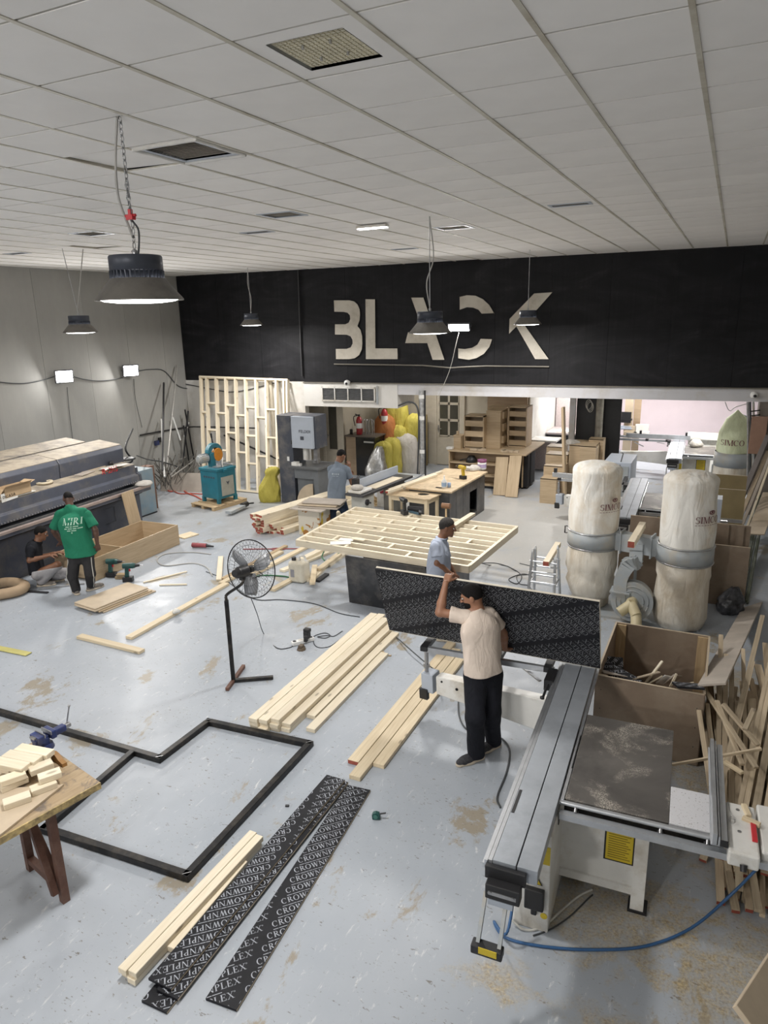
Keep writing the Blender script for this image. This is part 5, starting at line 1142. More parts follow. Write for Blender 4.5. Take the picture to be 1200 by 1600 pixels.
# painted red marks and the maker's plate on the beam
yq = Xp(40, 770, yaw_pt(7.7)-.27).y
def on_beam(px, py, lift=.005): 
    y = 8.0
    for _ in range(6): y = Xp(px, py, yaw_pt(y)-.275+lift).y
    return Xp(px, py, yaw_pt(y)-.275+lift)
a_, b2, c_, d_ = on_beam(160, 742), on_beam(192, 734), on_beam(192, 728), on_beam(160, 736)
xd = (b2-a_).normalized(); quads, wl_ = text_quads('R-2HS', sans, .11)
q = MB(); yd = V((-.04, 0, 1))
for pl in quads: q.poly([a_+xd*(x*1.0)+V((.002, 0, y+.0)) for x, y in pl])
q.build('red_marking', red_pl, t)
pA, pB = on_beam(3, 786), on_beam(28, 777); xd = (pB-pA).normalized(); hh = .14
q = MB(); q.add([pA, pB, pB+V((-.0, 0, hh)), pA+V((-.0, 0, hh))], [(0, 1, 2, 3)]); pl_ = q.build('maker_plate', white_enamel, t)
quads, wl_ = text_quads('DICASA', sans, .045); sc_ = (pB-pA).length*.8/wl_
q = MB()
for pl in quads: q.poly([pA+xd*((pB-pA).length*.1+x*sc_)+V((.003, 0, .055+y)) for x, y in pl])
q.build('plate_lettering', seam_black, pl_)
# things lying on the machine
def on_top(px, py): return P(px, py, 1.398)
c = V((yaw_pt(7.4)-.40, Xp(20, 766, yaw_pt(7.4)-.40).y, 1.402)); t2 = T('cardboard_box', 'open cardboard box with its flaps out on the long machine', 'box', c)
w2, d2_, h2 = .52, .24, .15
q = MB(); R_z = Matrix.Translation(c) @ Matrix.Rotation(-1.50, 4, 'Z'); q.M = R_z
for a, b_ in (((-w2/2, -d2_/2, 0), (w2/2, -d2_/2+.006, h2)), ((-w2/2, d2_/2-.006, 0), (w2/2, d2_/2, h2)), ((-w2/2, -d2_/2, 0), (-w2/2+.006, d2_/2, h2)), ((w2/2-.006, -d2_/2, 0), (w2/2, d2_/2, h2)), ((-w2/2, -d2_/2, 0), (w2/2, d2_/2, .006))): q.bb(a, b_)
q.build('carton', cardboard, t2)
for (p0, p1, dv) in (((-w2/2, -d2_/2), (w2/2, -d2_/2), (0, -.10, -.07)), ((w2/2, d2_/2), (-w2/2, d2_/2), (0, .05, .05)), ((w2/2, -d2_/2), (w2/2, d2_/2), (.10, 0, -.08)), ((-w2/2, d2_/2), (-w2/2, -d2_/2), (-.1, 0, .03))):
    q = MB(); q.M = R_z; a = V((*p0, h2)); b_ = V((*p1, h2)); d = V(dv); q.add([a, b_, b_+d, a+d, a+V((0, 0, .005)), b_+V((0, 0, .005)), b_+d+V((0, 0, .005)), a+d+V((0, 0, .005))], [(3, 2, 1, 0), (4, 5, 6, 7), (0, 1, 5, 4), (1, 2, 6, 5), (2, 3, 7, 6), (3, 0, 4, 7)]); q.build('flap', cardboard, t2)
q = MB(); a = P(4, 768, 1.38); q.box(V((yaw_pt(7.5)-.39, c.y+.02, 1.391)), (.22, .66, .01), Euler((0, 0, .065)).to_matrix()); tag(q.build('white_sheet', paper_white), 'white sheet under the cardboard box on the long machine', 'sheet')
c = on_top(69, 755); q = MB(); q.lathe([(.085, 0), (.15, 0), (.15, .035), (.085, .035), (.085, 0)], c, 26); tag(q.build('tape_roll', plain('masking_tape', s2l(196, 184, 160), .6)), 'roll of pale edging tape on the long machine', 'tape roll')
c = on_top(107, 742); q = MB(); q.lathe([(.001, 0), (.05, 0), (.055, .10), (.05, .10), (.045, .02), (.001, .02)], c, 16); tag(q.build('cup', black_pl), 'small black cup standing on the long machine', 'cup')
for pxs, m_, lab, zz in ((((122, 738), (160, 728)), mdf_light, 'pale board lying on the long machine', .0), (((122, 743), (142, 736)), mdf_grey, 'thin grey board edge beside the pale board on the machine', .0)):
    a, b_ = P(*pxs[0], 1.40), P(*pxs[1], 1.40); plank(lab, a, b_, .17, .02, m_, None, 'board', 'board')
c = on_top(176, 731); q = MB(); n = 7; vs = []
for i in range(n):
    for j in range(4): vs.append(c+V((-.10+.07*j, -.28+.1*i, .014+.02*abs(math.sin(i*1.7+j*2.1)))))
q.add(vs, [(i*4+j, i*4+j+1, i*4+j+5, i*4+j+4) for i in range(n-1) for j in range(3)], True); o = q.build('crumpled_paper', paper_white); o.modifiers.new('s', 'SOLIDIFY').thickness = .003; tag(o, 'crumpled white paper on the long machine near the red marks', 'paper')
c = on_top(199, 718); q = MB(); q.lathe([(.001, .0), (.16, .0), (.17, .015), (.16, .03), (.04, .03), (.03, .02), (.001, .02)], c, 22); tag(q.build('disc', black_pl), 'flat black disc on the end of the long machine', 'disc')
c = on_top(174, 727); q = MB(); q.lathe([(.001, 0), (.045, 0), (.045, .07), (.03, .08), (.001, .08)], c, 14); tag(q.build('round_tin', black_pl), 'round black tin on the crumpled paper of the machine', 'tin')
a = Yp(226, 749, 10.36); q = MB(); q.lathe([(.001, 0), (.17, 0), (.19, .02), (.16, .06), (.08, .075), (.001, .07)], V((a.x-.05, 10.36, .956)), 18); tag(q.build('white_bag', white_sack), 'small white bundle on the end of the machine ledge', 'bundle')
# light blue cabinet at the end and grey gear on it
e0 = P(216, 790); q0 = MB(); x0 = -11.75
t = T('control_cabinet', 'pale blue steel cabinet at the end of the long machine', 'cabinet', (x0, 11.1, 0)); q0.bb((x0-.3, 10.75, .03), (x0+.45, 11.5, 1.02)); q0.build('body', plain('pale_blue_steel', s2l(126, 148, 162), .45, 0, .1, 3, dirt=s2l(150, 150, 145)), t, bevel=.006)
q = MB(); q.bb((x0-.25, 10.735, .1), (x0+.40, 10.75, .95)); q.build('door', plain('pale_blue_door', s2l(132, 154, 168), .45, 0, .1), t); q = MB(); q.bb((x0-.3, 10.75, 0), (x0+.45, 11.5, .03)); q.build('plinth', black_pl, t)
t = T('gear_motor', 'greasy grey motor with pipes on the pale blue cabinet', 'motor', (x0, 11.1, 1.02)); q = MB(); q.cyl((x0-.2, 11.0, 1.18), (x0+.25, 11.0, 1.18), .14, n=18); q.bb((x0-.1, 10.9, 1.02), (x0+.15, 11.1, 1.1)); q.build('housing', duct_grey, t)
q = MB(); q.cyl((x0-.05, 11.0, 1.25), (x0-.05, 11.0, 1.55), .07, .05, 12); q.cyl((x0-.05, 11, 1.4), (x0-.05, 11, 1.43), .1, n=12); q.build('valve', steel, t); q = MB(); q.tube(curve_pts([(x0+.2, 10.95, 1.2), (x0+.5, 10.9, 1.3), (x0+.55, 10.7, 1.6), (x0+.2, 11.3, 1.9)], 6), .02, 7); q.build('pipe', black_pl, t)
q = MB(); q.bb((x0-.02, 11.6, 0), (x0+.2, 11.8, 1.0)); tag(q.build('brown_post', plain('brown_post', s2l(112, 84, 70), .7)), 'short brown post beside the pale blue cabinet', 'post')
# corner clutter: pipes and bars leaning in the corner
def inroom(v): v = V(v); v.x = max(v.x, XL+.12); v.y = min(v.y, wall_y(v.x)-.12); return v
def lean(label, a, b_, r, m_, cat='bar', nm='metal_bar', group='bars leaning in the corner'):
    a, b_ = inroom(a), inroom(b_); return tag(MB().tube([a, V(a).lerp(V(b_), .5), b_], r, 6).build(nm, m_), label, cat, group)
def cor(px, py, d=.15): return Xp(px, py, XL+d)
B0 = lambda px, py: P(px, py)
alu_bar = plain('pale_bar', s2l(170, 168, 164), .4, .4)
lean('tall thin grey bar leaning in the corner, the tallest', P(259, 745, .45), Xp(276, 571, XL+.1), .022, alu_bar)
lean('tall black bar leaning upright by the concrete wall', P(254, 735, .7), Xp(254, 598, XL+.08), .024, black_pl)
lean('white bar leaning beside the tall black bar', P(257, 745, .5), Xp(251, 655, XL+.1), .022, white_pl)
lean('black bar leaning left of the crossing pair in the corner', P(277, 728, .35), Xp(294, 642, XL+.3), .022, black_pl)
lean('black bar crossing to the timber frame side in the corner', P(309, 712, .45), Xp(289, 640, XL+.25), .022, black_pl)
lean('black upright bar between the crossing pair', P(290, 728, .3), Xp(287, 665, XL+.3), .02, black_pl)
lean('short white bar leaning steeply near the crossing pair', P(282, 688, 1.1), Xp(270, 652, XL+.15), .022, white_pl)
lean('second short white bar by the black crossing pair', P(288, 682, 1.15), Xp(295, 660, XL+.2), .02, white_pl)
for k, (p, q_) in enumerate((((262, 713), (297, 696)), ((262, 718), (298, 701)), ((297, 694), (298, 720)), ((285, 733), (312, 712)), ((268, 745), (300, 722)), ((297, 705), (312, 728)), ((266, 742), (283, 725)))):
    lean(['pale rack bar', 'lower pale rack bar', 'upright pale rack bar', 'slanted pale rack bar', 'long pale rack bar near the floor', 'crossing pale rack bar', 'short pale rack bar'][k]+' in the corner scrap heap', P(*p, .55), P(*q_, .6), .016, alu_bar)
q = MB()
for k in range(46):
    a = V((random.uniform(-12.8, -12.1), random.uniform(12.6, 14.2), random.uniform(.03, .25))); b_ = a+V((random.uniform(-.25, .25), random.uniform(-.5, .5), random.uniform(.3, .8))); q.tube([a, b_], .011, 4)
tag(q.build('scrap_rods', plain('scrap_metal', s2l(110, 106, 100), .5, .3, .4, 12)), 'tangled heap of thin metal rods in the corner', 'scrap metal', None, 'stuff')
q = MB(); q.box(P(283, 752, .25)+V((0, 0, -.06)), (1.1, .03, .55), Euler((-.35, 0, .25)).to_matrix()); tag(q.build('grey_sheet', mdf_grey), 'pale grey sheet leaning low in the corner by the teal saw', 'sheet')
floor_cable('air_hose', 'red hose winding on the floor towards the teal saw', [(258, 764), (268, 768), (280, 762), (292, 770), (305, 775), (316, 781)], .018, red_cable, 'hose')
floor_cable('air_hose', 'second red hose looping in the corner clutter', [(262, 758), (272, 757), (268, 764), (280, 771), (300, 771), (316, 772)], .014, red_cable, 'hose')
cable('wall_pipe', 'black pipe along the foot of the concrete wall to the corner', [Xp(219, 680, XL+.05), Xp(240, 676, XL+.05), Xp(290, 668, XL+.05), Wp(316, 667, -.06), Wp(400, 669, -.06)], .02, black_pl, 'pipe')
for k, (px, py) in enumerate(((245, 692), (251, 687))):
    q = MB(); q.box(Xp(px, py, XL+.05), (.06, .12, .12)); tag(q.build('wall_socket', blue_vice if k == 0 else black_pl), ('blue wall socket by the corner pipes', 'black wall socket beside the blue one')[k], 'socket')
cable('hanging_cable', 'dark cable hanging from the machine to the corner', [Yp(214, 712, 10.6), Xp(232, 718, -12.2), Xp(255, 722, -12.3), Xp(280, 730, -12.4)], .016, rubber)
# ------------------------------------------------------------------ open cabinet carcass, boards, drills
A = P(150, 908); Bp = P(281, 850); dl = (Bp-A); dl.z = 0; L = dl.length; dl.normalize(); dn = V((-dl.y, dl.x, 0))
if dn.x > 0: dn = -dn
hc = Hz(Bp.x, Bp.y, 820); Wc = (flat(P(222, 813, hc), 0)-Bp).dot(dn)
t = T('cabinet_carcass', 'open oak-coloured cabinet carcass lying on its back on the floor', 'cabinet', A)
th = .02
bar('side_panel', A+dn*th/2+V((0, 0, hc/2)), Bp+dn*th/2+V((0, 0, hc/2)), th, hc, oak, t); bar('side_panel', A+dn*(Wc-th/2)+V((0, 0, hc/2)), Bp+dn*(Wc-th/2)+V((0, 0, hc/2)), th, hc, oak, t)
for q_ in (A+dl*th/2, Bp-dl*th/2, A+dl*L*.32): bar('end_panel', q_+dn*th+V((0, 0, hc/2)), q_+dn*(Wc-th)+V((0, 0, hc/2)), th, hc-.002, oak, t)
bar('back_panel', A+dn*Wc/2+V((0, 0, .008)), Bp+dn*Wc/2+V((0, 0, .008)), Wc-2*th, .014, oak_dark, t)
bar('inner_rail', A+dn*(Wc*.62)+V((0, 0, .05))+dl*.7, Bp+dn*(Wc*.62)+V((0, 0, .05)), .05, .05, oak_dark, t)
a = P(225, 838, .0); tp = Yp(208, 764, 9.9)
q1 = V((-10.22, 9.70, .02)); plank('oak board leaning upright against the long machine', V((-10.17, 9.78, .03)), V((-10.27, 9.72, .98)), .30, .02, oak, None, 'board', 'board', (1, 0, 0))
plank('short pale board on the floor beyond the open carcass', P(282, 843, .012)+V((-.1, .1, 0)), P(304, 833, .012), .28, .022, pine, None, 'board', 'board')
tb = [((112, 941), (153, 951), (235, 916), (196, 911))]
p0, p1, p2, p3 = [P(*q_, .09) for q_ in tb[0]]
ctr = (p0+p1+p2+p3)/4; dlong = ((p2-p1)+(p3-p0))/2; wide = ((p1-p0)+(p2-p3))/2
labs = ['lowest board of the pile before the man in green', 'second board up in the pile before the man in green', 'third board up in the pile before the man in green', 'top board of the pile before the man in green']
for k in range(4):
    off = dlong.normalized()*(.05*(1.5-k) if k < 3 else 0) + wide.normalized()*(.07-.025*k)
    zz = .011+k*.022
    plank(labs[k], flat(ctr-dlong/2, zz)+off, flat(ctr+dlong/2, zz)+off, wide.length*.95, .02, mdf_light if k != 1 else oak, 'boards piled before the man in green', 'board', 'board')
def drill(label, c, rz, m_, bat=black_pl, lying=False, s=1.0):
    t = T('cordless_drill', label, 'drill', (0, 0, 0))
    q = MB(); q.cyl((-.07*s, 0, .20*s), (.05*s, 0, .20*s), .033*s, .036*s, 14); q.cyl((.05*s, 0, .20*s), (.08*s, 0, .20*s), .036*s, .028*s, 14); q.bar((-.02*s, 0, .19*s), (-.035*s, 0, .06*s), .04*s, .045*s, (1, 0, 0)); q.build('body', m_, t, bevel=.003)
    q = MB(); q.cyl((.08*s, 0, .20*s), (.13*s, 0, .20*s), .024*s, .014*s, 12); q.build('chuck', black_pl, t)
    q = MB(); q.cyl((.13*s, 0, .20*s), (.17*s, 0, .20*s), .004*s, n=6); q.build('bit', steel, t)
    q = MB(); q.box((-.025*s, 0, .03*s), (.12*s, .075*s, .06*s)); q.build('battery', bat, t, bevel=.005)
    q = MB(); q.box((.005*s, 0, .145*s), (.018*s, .018*s, .03*s)); q.build('trigger', red_pl, t)
    return move(t, c, rz)
drill('dark green cordless drill standing by the carcass, nearer the man in green', P(178, 901), .35, green_tool, black_pl, s=1.35); drill('dark green cordless drill standing on its battery beside the wood blocks', P(204, 908), .5, green_tool, black_pl, s=1.35)
for k, (p, lab) in enumerate((((189, 902), 'pine block between the two drills, lower'), ((191, 898), 'pine block between the two drills, upper'))):
    q_ = P(*p, .02+.045*k); plank(lab, q_+V((-.08, -.03, 0)), q_+V((.08, .03, 0)), .09, .042, pine_old, None, 'wood_block', 'wood block')
floor_cable('power_cable', 'grey cable looping on the floor beyond the drills', [(330, 866), (300, 863), (262, 865), (247, 872), (248, 880), (262, 884), (300, 880), (322, 886), (332, 900)], .010, grey_cable)
for p, q_, wd, m_, lab in (((224, 910), (292, 893), .03, pine_pale, 'long thin pale strip on the floor beyond the drills'), ((249, 914), (292, 913), .03, pine_pale, 'short thin strip on the floor beyond the drills'), ((60, 921), (132, 912), .02, steel, 'thin metal rod on the floor by the green man'), ((8, 921), (75, 926), .05, black_pl, 'black bar on the floor beside the crouching man')):
    plank(lab, P(*p, .012), P(*q_, .012), wd, .02, m_, None, 'strip', 'strip')
plank('long pine board on the floor running past the fan', P(201, 997, .02), P(354, 912, .02), .11, .04, pine, None)
plank('short thick pine board on the floor with a dusty end', P(124, 994, .02), P(222, 1018, .02), .10, .04, pine, None)
plank('long pale plank lying under the fan head', P(348, 905, .02), P(447, 853, .02), .08, .04, pine_old, None)
plank('short upright-looking pale plank on the floor beyond the fan', P(342, 906, .02), P(345, 870, .02), .09, .03, pine_pale, None)
plank('yellow-painted strip on the floor at the frame edge', P(-5, 1012, .012), P(45, 1022, .012), .10, .012, plain('yellow_wood', (.50, .46, .16), .6), None, 'strip', 'strip')
t = T('power_tool', 'small red and black corded tool on the floor', 'tool', P(315, 852)); q = MB(); c = P(315, 852, .05); q.cyl(c+V((-.18, -.05, 0)), c+V((.1, .02, 0)), .045, .04, 12); q.build('body', rope_red, t); q = MB(); q.cyl(c+V((.1, .02, 0)), c+V((.24, .05, -.01)), .03, .015, 10); q.build('nose', black_pl, t)
# rolled brown sheet and bottle
a = P(-22, 918, .09); b_ = P(36, 905, .09); t = T('paper_roll', 'roll of brown sheet lying on the floor behind the crouching man', 'roll', a)
q = MB(); q.tube(curve_pts([P(-40, 936, .09), P(0, 929, .09), P(28, 923, .09), P(38, 915, .09), P(16, 910, .09), P(-30, 915, .09)], 6), .085, 12); q.build('roll', paper_brown, t)
c = P(31, 890); t = T('water_bottle', 'clear blue water bottle on the floor behind the crouching man', 'bottle', c); q = MB(); q.lathe([(.001, 0), (.05, 0), (.052, .02), (.048, .09), (.052, .1), (.052, .2), (.03, .26), (.016, .28), (.016, .3), (.001, .3)], c, 16)
bm = plain('bottle_plastic', (.42, .55, .68), .15, 0, .05); q.build('body', bm, t); q = MB(); q.lathe([(.019, .29), (.019, .315), (.001, .315)], c, 12); q.build('cap', blue_cable, t); q = MB(); q.lathe([(.053, .12), (.053, .18)], c, 16); q.build('label_band', plain('bottle_label', (.10, .22, .5), .4), t)
# ------------------------------------------------------------------ teal cut-off saw on a pallet
ts = V((-10.42, 12.62, .09)); TR = math.radians(80)
t = T('cutoff_saw', 'teal metal cut-off saw with an orange blade guard on its cabinet', 'saw', (0, 0, 0))
q = MB(); q.bb((-.28, -.28, .10), (.28, .28, .74)); q.build('cabinet', teal, t, bevel=.012)
for x in (-.25, .25):
    for y in (-.25, .25): MB().bb((x-.035, y-.035, 0), (x+.035, y+.035, .12)).build('leg', teal, t)
q = MB(); q.bb((-.17, -.292, .16), (.20, -.28, .60)); d_o = q.build('door', plain('grey_door', s2l(168, 166, 156), .5), t, bevel=.004); q = MB(); q.prism([(-.05, .05), (-.02, .0), (0, -.04), (.02, .0), (.05, .05), (.0, .03)], 0, .004, Matrix(((1, 0, 0), (0, 0, -1), (0, 1, 0))), (.02, -.292, .44)); q.build('emblem', dark_grey, d_o)
q = MB()
for k in range(5): q.bb((-.282, -.20+.08*k, .58), (-.28, -.15+.08*k, .62)); 
q.build('worn_lettering', dark_grey, t)
q = MB(); q.bb((-.30, -.30, .74), (.30, .30, .80)); q.bb((-.1, -.34, .72), (0, -.28, .78)); q.build('coolant_tray', teal, t, bevel=.008)
q = MB(); q.bb((-.18, -.22, .80), (.30, .12, .84)); q.bb((.05, .02, .84), (.28, .10, .92)); q.bb((.0, -.20, .84), (.24, -.14, .90)); q.cyl((.15, -.14, .87), (.15, -.40, .84), .016, n=8); q.build('vice', alu, t, bevel=.004)
q = MB(); Fp = Matrix(((1, 0, 0), (0, 0, -1), (0, 1, 0)))
q.prism([(.21*math.cos(a_), .21*math.sin(a_)) for a_ in np.linspace(0, PI, 16)] + [(.11*math.cos(a_), .11*math.sin(a_)) for a_ in np.linspace(PI, 0, 10)], -.06, .06, Fp, (-.05, .02, 1.14)); q.bar((-.16, .02, 1.14), (-.12, .02, .82), .14, .12, (1, 0, 0)); q.build('saw_head', teal, t, bevel=.006)
q = MB(); q.prism([(.125*math.cos(a_), .15*math.sin(a_)) for a_ in np.linspace(0, 2*PI, 26)[:-1]], -.07, .05, Fp, (.02, -.01, 1.08)); q.build('blade_guard', orange_pl, t, bevel=.006)
q = MB(); q.cyl((-.24, .05, 1.04), (-.46, .05, 1.04), .10, .095, 18); q.cyl((-.46, .05, 1.04), (-.50, .05, 1.04), .085, .07, 16)
for a_ in np.linspace(0, 2*PI, 17)[:-1]: q.bar((-.26, .05+.1*math.cos(a_), 1.04+.1*math.sin(a_)), (-.44, .05+.1*math.cos(a_), 1.04+.1*math.sin(a_)), .008, .02, (0, math.cos(a_), math.sin(a_)))
q.build('motor', duct_grey, t)
q = MB(); q.cyl((-.05, .02, 1.34), (-.09, .0, 1.48), .014, n=8); q.cyl((-.09, 0, 1.48), (-.12, -.02, 1.58), .022, n=8); q.build('handle', black_pl, t)
q = MB(); q.tube(curve_pts([(.1, -.1, 1.0), (-.02, -.2, .9), (-.05, -.25, .82)], 5), .012, 6); q.build('coolant_hose', white_cable, t)
move(t, ts, TR)
t = T('pallet', 'low wooden pallet under the teal saw', 'pallet', (0, 0, 0))
for k in range(5): bar('slat', (-.42+.21*k, -.38, .08), (-.42+.21*k, .42, .08), .16, .02, pine_old, t)
for y in (-.33, .02, .36): bar('bearer', (-.5, y, .035), (.5, y, .035), .08, .07, pine_old, t)
move(t, V((-10.40, 12.58, 0)), TR)
t = T('belt_roller', 'loose grey roller arm with a black end on the floor by the teal saw', 'roller', P(372, 798)); a, b_ = P(357, 801, .07), P(386, 787, .09); q = MB(); q.bar(a, a.lerp(b_, .75), .16, .06); q.build('arm', duct_grey, t); q = MB(); q.cyl(a.lerp(b_, .72), b_, .07, .06, 10); q.bar(b_, b_+V((.15, .05, .02)), .03, .03); q.build('end', black_pl, t)
# ------------------------------------------------------------------ timber stud frame leaning on the wall
bl, br = P(320, 762), P(441, 781); br.y = bl.y+.02; br = V((P(441, 781).x, P(441, 781).y, 0)); bl = V((bl.x, bl.y, 0)); tl, tr = Wp(314, 588, -.12), Wp(449, 593, -.12)
br = V((P(444, 779).x, bl.y-.0, 0))
t = T('stud_frame', 'tall pale timber stud frame with staggered noggings leaning on the wall', 'timber frame', (bl+br)/2)
def fp(u, v): return bl.lerp(br, u).lerp(tl.lerp(tr, u), v)
nrm = (br-bl).cross(tl-bl).normalized()
st = [0, .07, .185, .30, .415, .53, .65, .765, .88, .965, 1.0]; dp = .11
for u in st: bar('stud', fp(u, .015), fp(u, .985), dp, .05, pine_pale, t, (br-bl))
for v in (0.008, .992): bar('plate', fp(-.012, v), fp(1.012, v), dp, .05, pine_pale, t, (tl-bl))
nog = {0: [.33], 1: [.245, .485], 2: [.33, .66], 3: [.255, .50], 4: [.34, .665], 5: [.265, .515, .755], 6: [.35, .685], 7: [.275, .52, .765], 8: [.355, .69]}
for b2, vs in nog.items():
    for v in vs: bar('nogging', fp(st[b2], 1-v)+(br-bl).normalized()*.025, fp(st[b2+1], 1-v)-(br-bl).normalized()*.025, dp, .045, pine_pale, t, (tl-bl))
cable('wall_cable', 'dark cable sagging across the white wall behind the timber frame', [Wp(290, 600, -.02), Wp(330, 608, -.02), Wp(370, 612, -.02), Wp(440, 596, -.02)], .012, rubber, 'cable', 5)
bar_ = tag(bar('wall_batten', Wp(350, 680, -.06), Wp(440, 720, -.06), .05, .03, black_pl), 'dark batten slanting on the wall behind the timber frame', 'batten')
for x0_, z0_, x1_, z1_ in (): pass
# ------------------------------------------------------------------ yellow sack and bandsaw
def sdf_sack(name, label, c, w_, d_, h_, m_, rz=0, lean=(0, 0), seed=1, tie=True, prof=None, cat='sack', group=None, lump=1.0):
    prof = prof or [(0, .86), (.05, .96), (.25, 1.0), (.5, .97), (.7, .9), (.85, .72), (.95, .42), (1.0, .5)]
    q = MB(); n = 30; rs = random.Random(seed); ph = [rs.uniform(0, 6) for _ in range(5)]; vs = []; m2 = 22
    for i in range(m2):
        f = i/(m2-1); r = np.interp(f, [p[0] for p in prof], [p[1] for p in prof])
        for k in range(n):
            a = 2*PI*k/n; e = 1+lump*(.07*math.sin(3*a+ph[0]+5*f)+.05*math.sin(7*a+ph[1]-11*f)+.05*math.sin(2*a+ph[2]+14*f)+.03*math.sin(11*a+17*f+ph[4]))
            se = 2/2.6; cx = math.copysign(abs(math.cos(a))**se, math.cos(a)); cy2 = math.copysign(abs(math.sin(a))**se, math.sin(a))
            vs.append((w_/2*r*e*cx+lean[0]*f*f, d_/2*r*e*cy2+lean[1]*f*f, h_*f+.012*math.sin(5*a+ph[3])*(f > .1)))
    q.add(vs, [(i*n+k, i*n+(k+1) % n, (i+1)*n+(k+1) % n, (i+1)*n+k) for i in range(m2-1) for k in range(n)], True); q.add(vs[:n], [tuple(range(n-1, -1, -1))]); q.add(vs[-n:], [tuple(range(n))])
    o = tag(q.build(name, m_, None, (0, 0, 0)), label, cat, group); o.location = c; o.rotation_euler = (0, 0, rz); return o
c = P(422, 783); sdf_sack('sack', 'crumpled yellow sack standing before the timber frame', c, .50, .34, .80, yellow_sack, .4, (.12, .05), 3, prof=[(0, .9), (.08, 1.0), (.35, .98), (.52, .85), (.66, .66), (.76, .55), (.86, .66), (.95, .62), (1.0, .3)])
bs = V((-8.72, 13.55, 0)); t = T('bandsaw', 'tall grey bandsaw with a light upper door beside the timber frame', 'bandsaw', (0, 0, 0))
q = MB(); q.bb((-.42, -.30, 0), (-.02, .22, 2.04)); q.build('column', dark_grey, t, bevel=.012)
q = MB(); q.bb((-.02, -.26, 1.30), (.58, .22, 2.04)); q.build('upper_housing', dark_grey, t, bevel=.012)
dr = MB().bb((-.01, -.345, 1.32), (.54, -.262, 2.03)).build('upper_door', light_grey, t, bevel=.008)
quads, wl_ = text_quads('FELDER', sans, .085); sc_ = .31/wl_
lettering('maker_name', [[(x*sc_, y*.75) for x, y in pl] for pl in quads], (.19, -.3455, 1.67), (1, 0, 0), (0, 0, 1), seam_black, dr, .001)
q = MB(); q.bb((.22, -.349, 1.51), (.31, -.345, 1.59)); q.build('brand_square', dark_grey, dr)
q = MB()
for z in (1.40, 1.92): q.cyl((-.02, -.33, z), (-.02, -.33, z+.09), .02, n=10)
q.build('hinge', black_pl, t)
q = MB(); q.bb((-.19, -.305, 1.0), (-.13, -.30, 1.10)); q.build('switch', white_pl, t)
q = MB(); q.cyl((.20, -.1, 1.30), (.20, -.1, 1.02), .075, n=16); q.build('guard_cylinder', white_enamel, t); q = MB(); q.bb((.42, -.14, .98), (.52, -.04, 1.32)); q.bb((.40, -.16, .96), (.54, -.06, 1.06)); q.cyl((.47, -.17, 1.02), (.47, -.22, 1.02), .03, n=10); q.build('blade_guide', steel, t)
q = MB(); q.bb((-.08, -.42, .86), (.72, .30, .92)); q.build('saw_table', plain('cast_grey', s2l(112, 114, 116), .4, .4), t, bevel=.01)
q = MB(); ar = [(.0, 0), (.0, .86), (.62, .86), (.62, 0), (.50, 0), (.50, .45)] + [(.50-.48*math.sin(a_)*1.0, .45+.22*math.sin(a_*1.0)-(.45)*(1-math.cos(a_))*.0-.45*(a_/(PI/2))) for a_ in np.linspace(.2, PI/2, 8)]
q.bb((.0, -.32, .62), (.62, .2, .86)); q.bb((.50, -.32, 0), (.62, .2, .62)); q.bb((.02, -.24, 0), (.5, .2, .62)); q.build('lower_body', plain('mid_grey_paint', s2l(108, 112, 116), .45), t)
n = 12; poly = [(.48, .0), (.48, .52)] + [(.48-.44*math.sin(a_), .52-.50*(1-math.cos(a_))) for a_ in np.linspace(.15, PI/2, n)] + [(.02, 0)]
q = MB(); q.prism(poly, -.0, .02, Matrix(((1, 0, 0), (0, 0, -1), (0, 1, 0))), (.0, -.325, 0)); q.build('lower_door', mdf_light, t)
q = MB(); q.bb((-.02, -.40, .92), (.12, -.28, 1.0)); q.bb((.1, -.38, .92), (.2, -.3, .97)); q.build('fence_block', white_enamel, t)
move(t, bs, 0)
# ------------------------------------------------------------------ long pile of red-ended timber
o5 = P(393, 833); far5 = V((-7.55, 14.3, 0)); d5 = far5-o5; L5 = d5.length
G5 = 'red-ended timbers of the long pile'; mats5 = (pine_pale, red_end); rows = []
L5a = 'red-ended timber inside the long pile before the bandsaw'
for l in range(8):
    for c in range(3):
        s0 = random.uniform(-.06, .10)+(.10 if l in (0, 5) else 0); top = l == 7
        rows.append((c, l, s0, L5+random.uniform(-.25, .1), ('topmost red-ended timber of the long pile, edge towards the bandsaw', 'topmost red-ended timber in the middle of the long pile', 'topmost red-ended timber of the long pile, nearest the boxes')[c] if top else L5a, random.uniform(-.002, .002)))
for l in range(4): rows.append((3.05, l, random.uniform(.1, .3), L5-.3, 'timber in the lower step of the long pile, layer %s' % ('lowest', 'second', 'third', 'top')[l], 0))
for l in range(2):
    for c in (4.1, 5.1): rows.append((c, l, random.uniform(.25, .45), L5-.8, ('inner ', 'outer ')[c > 5]+('lower', 'upper')[l]+' timber of the low pale step beside the long pile', 0))
stack(rows, o5, d5, G5, .10, .05, .006, mats5, 'timber')
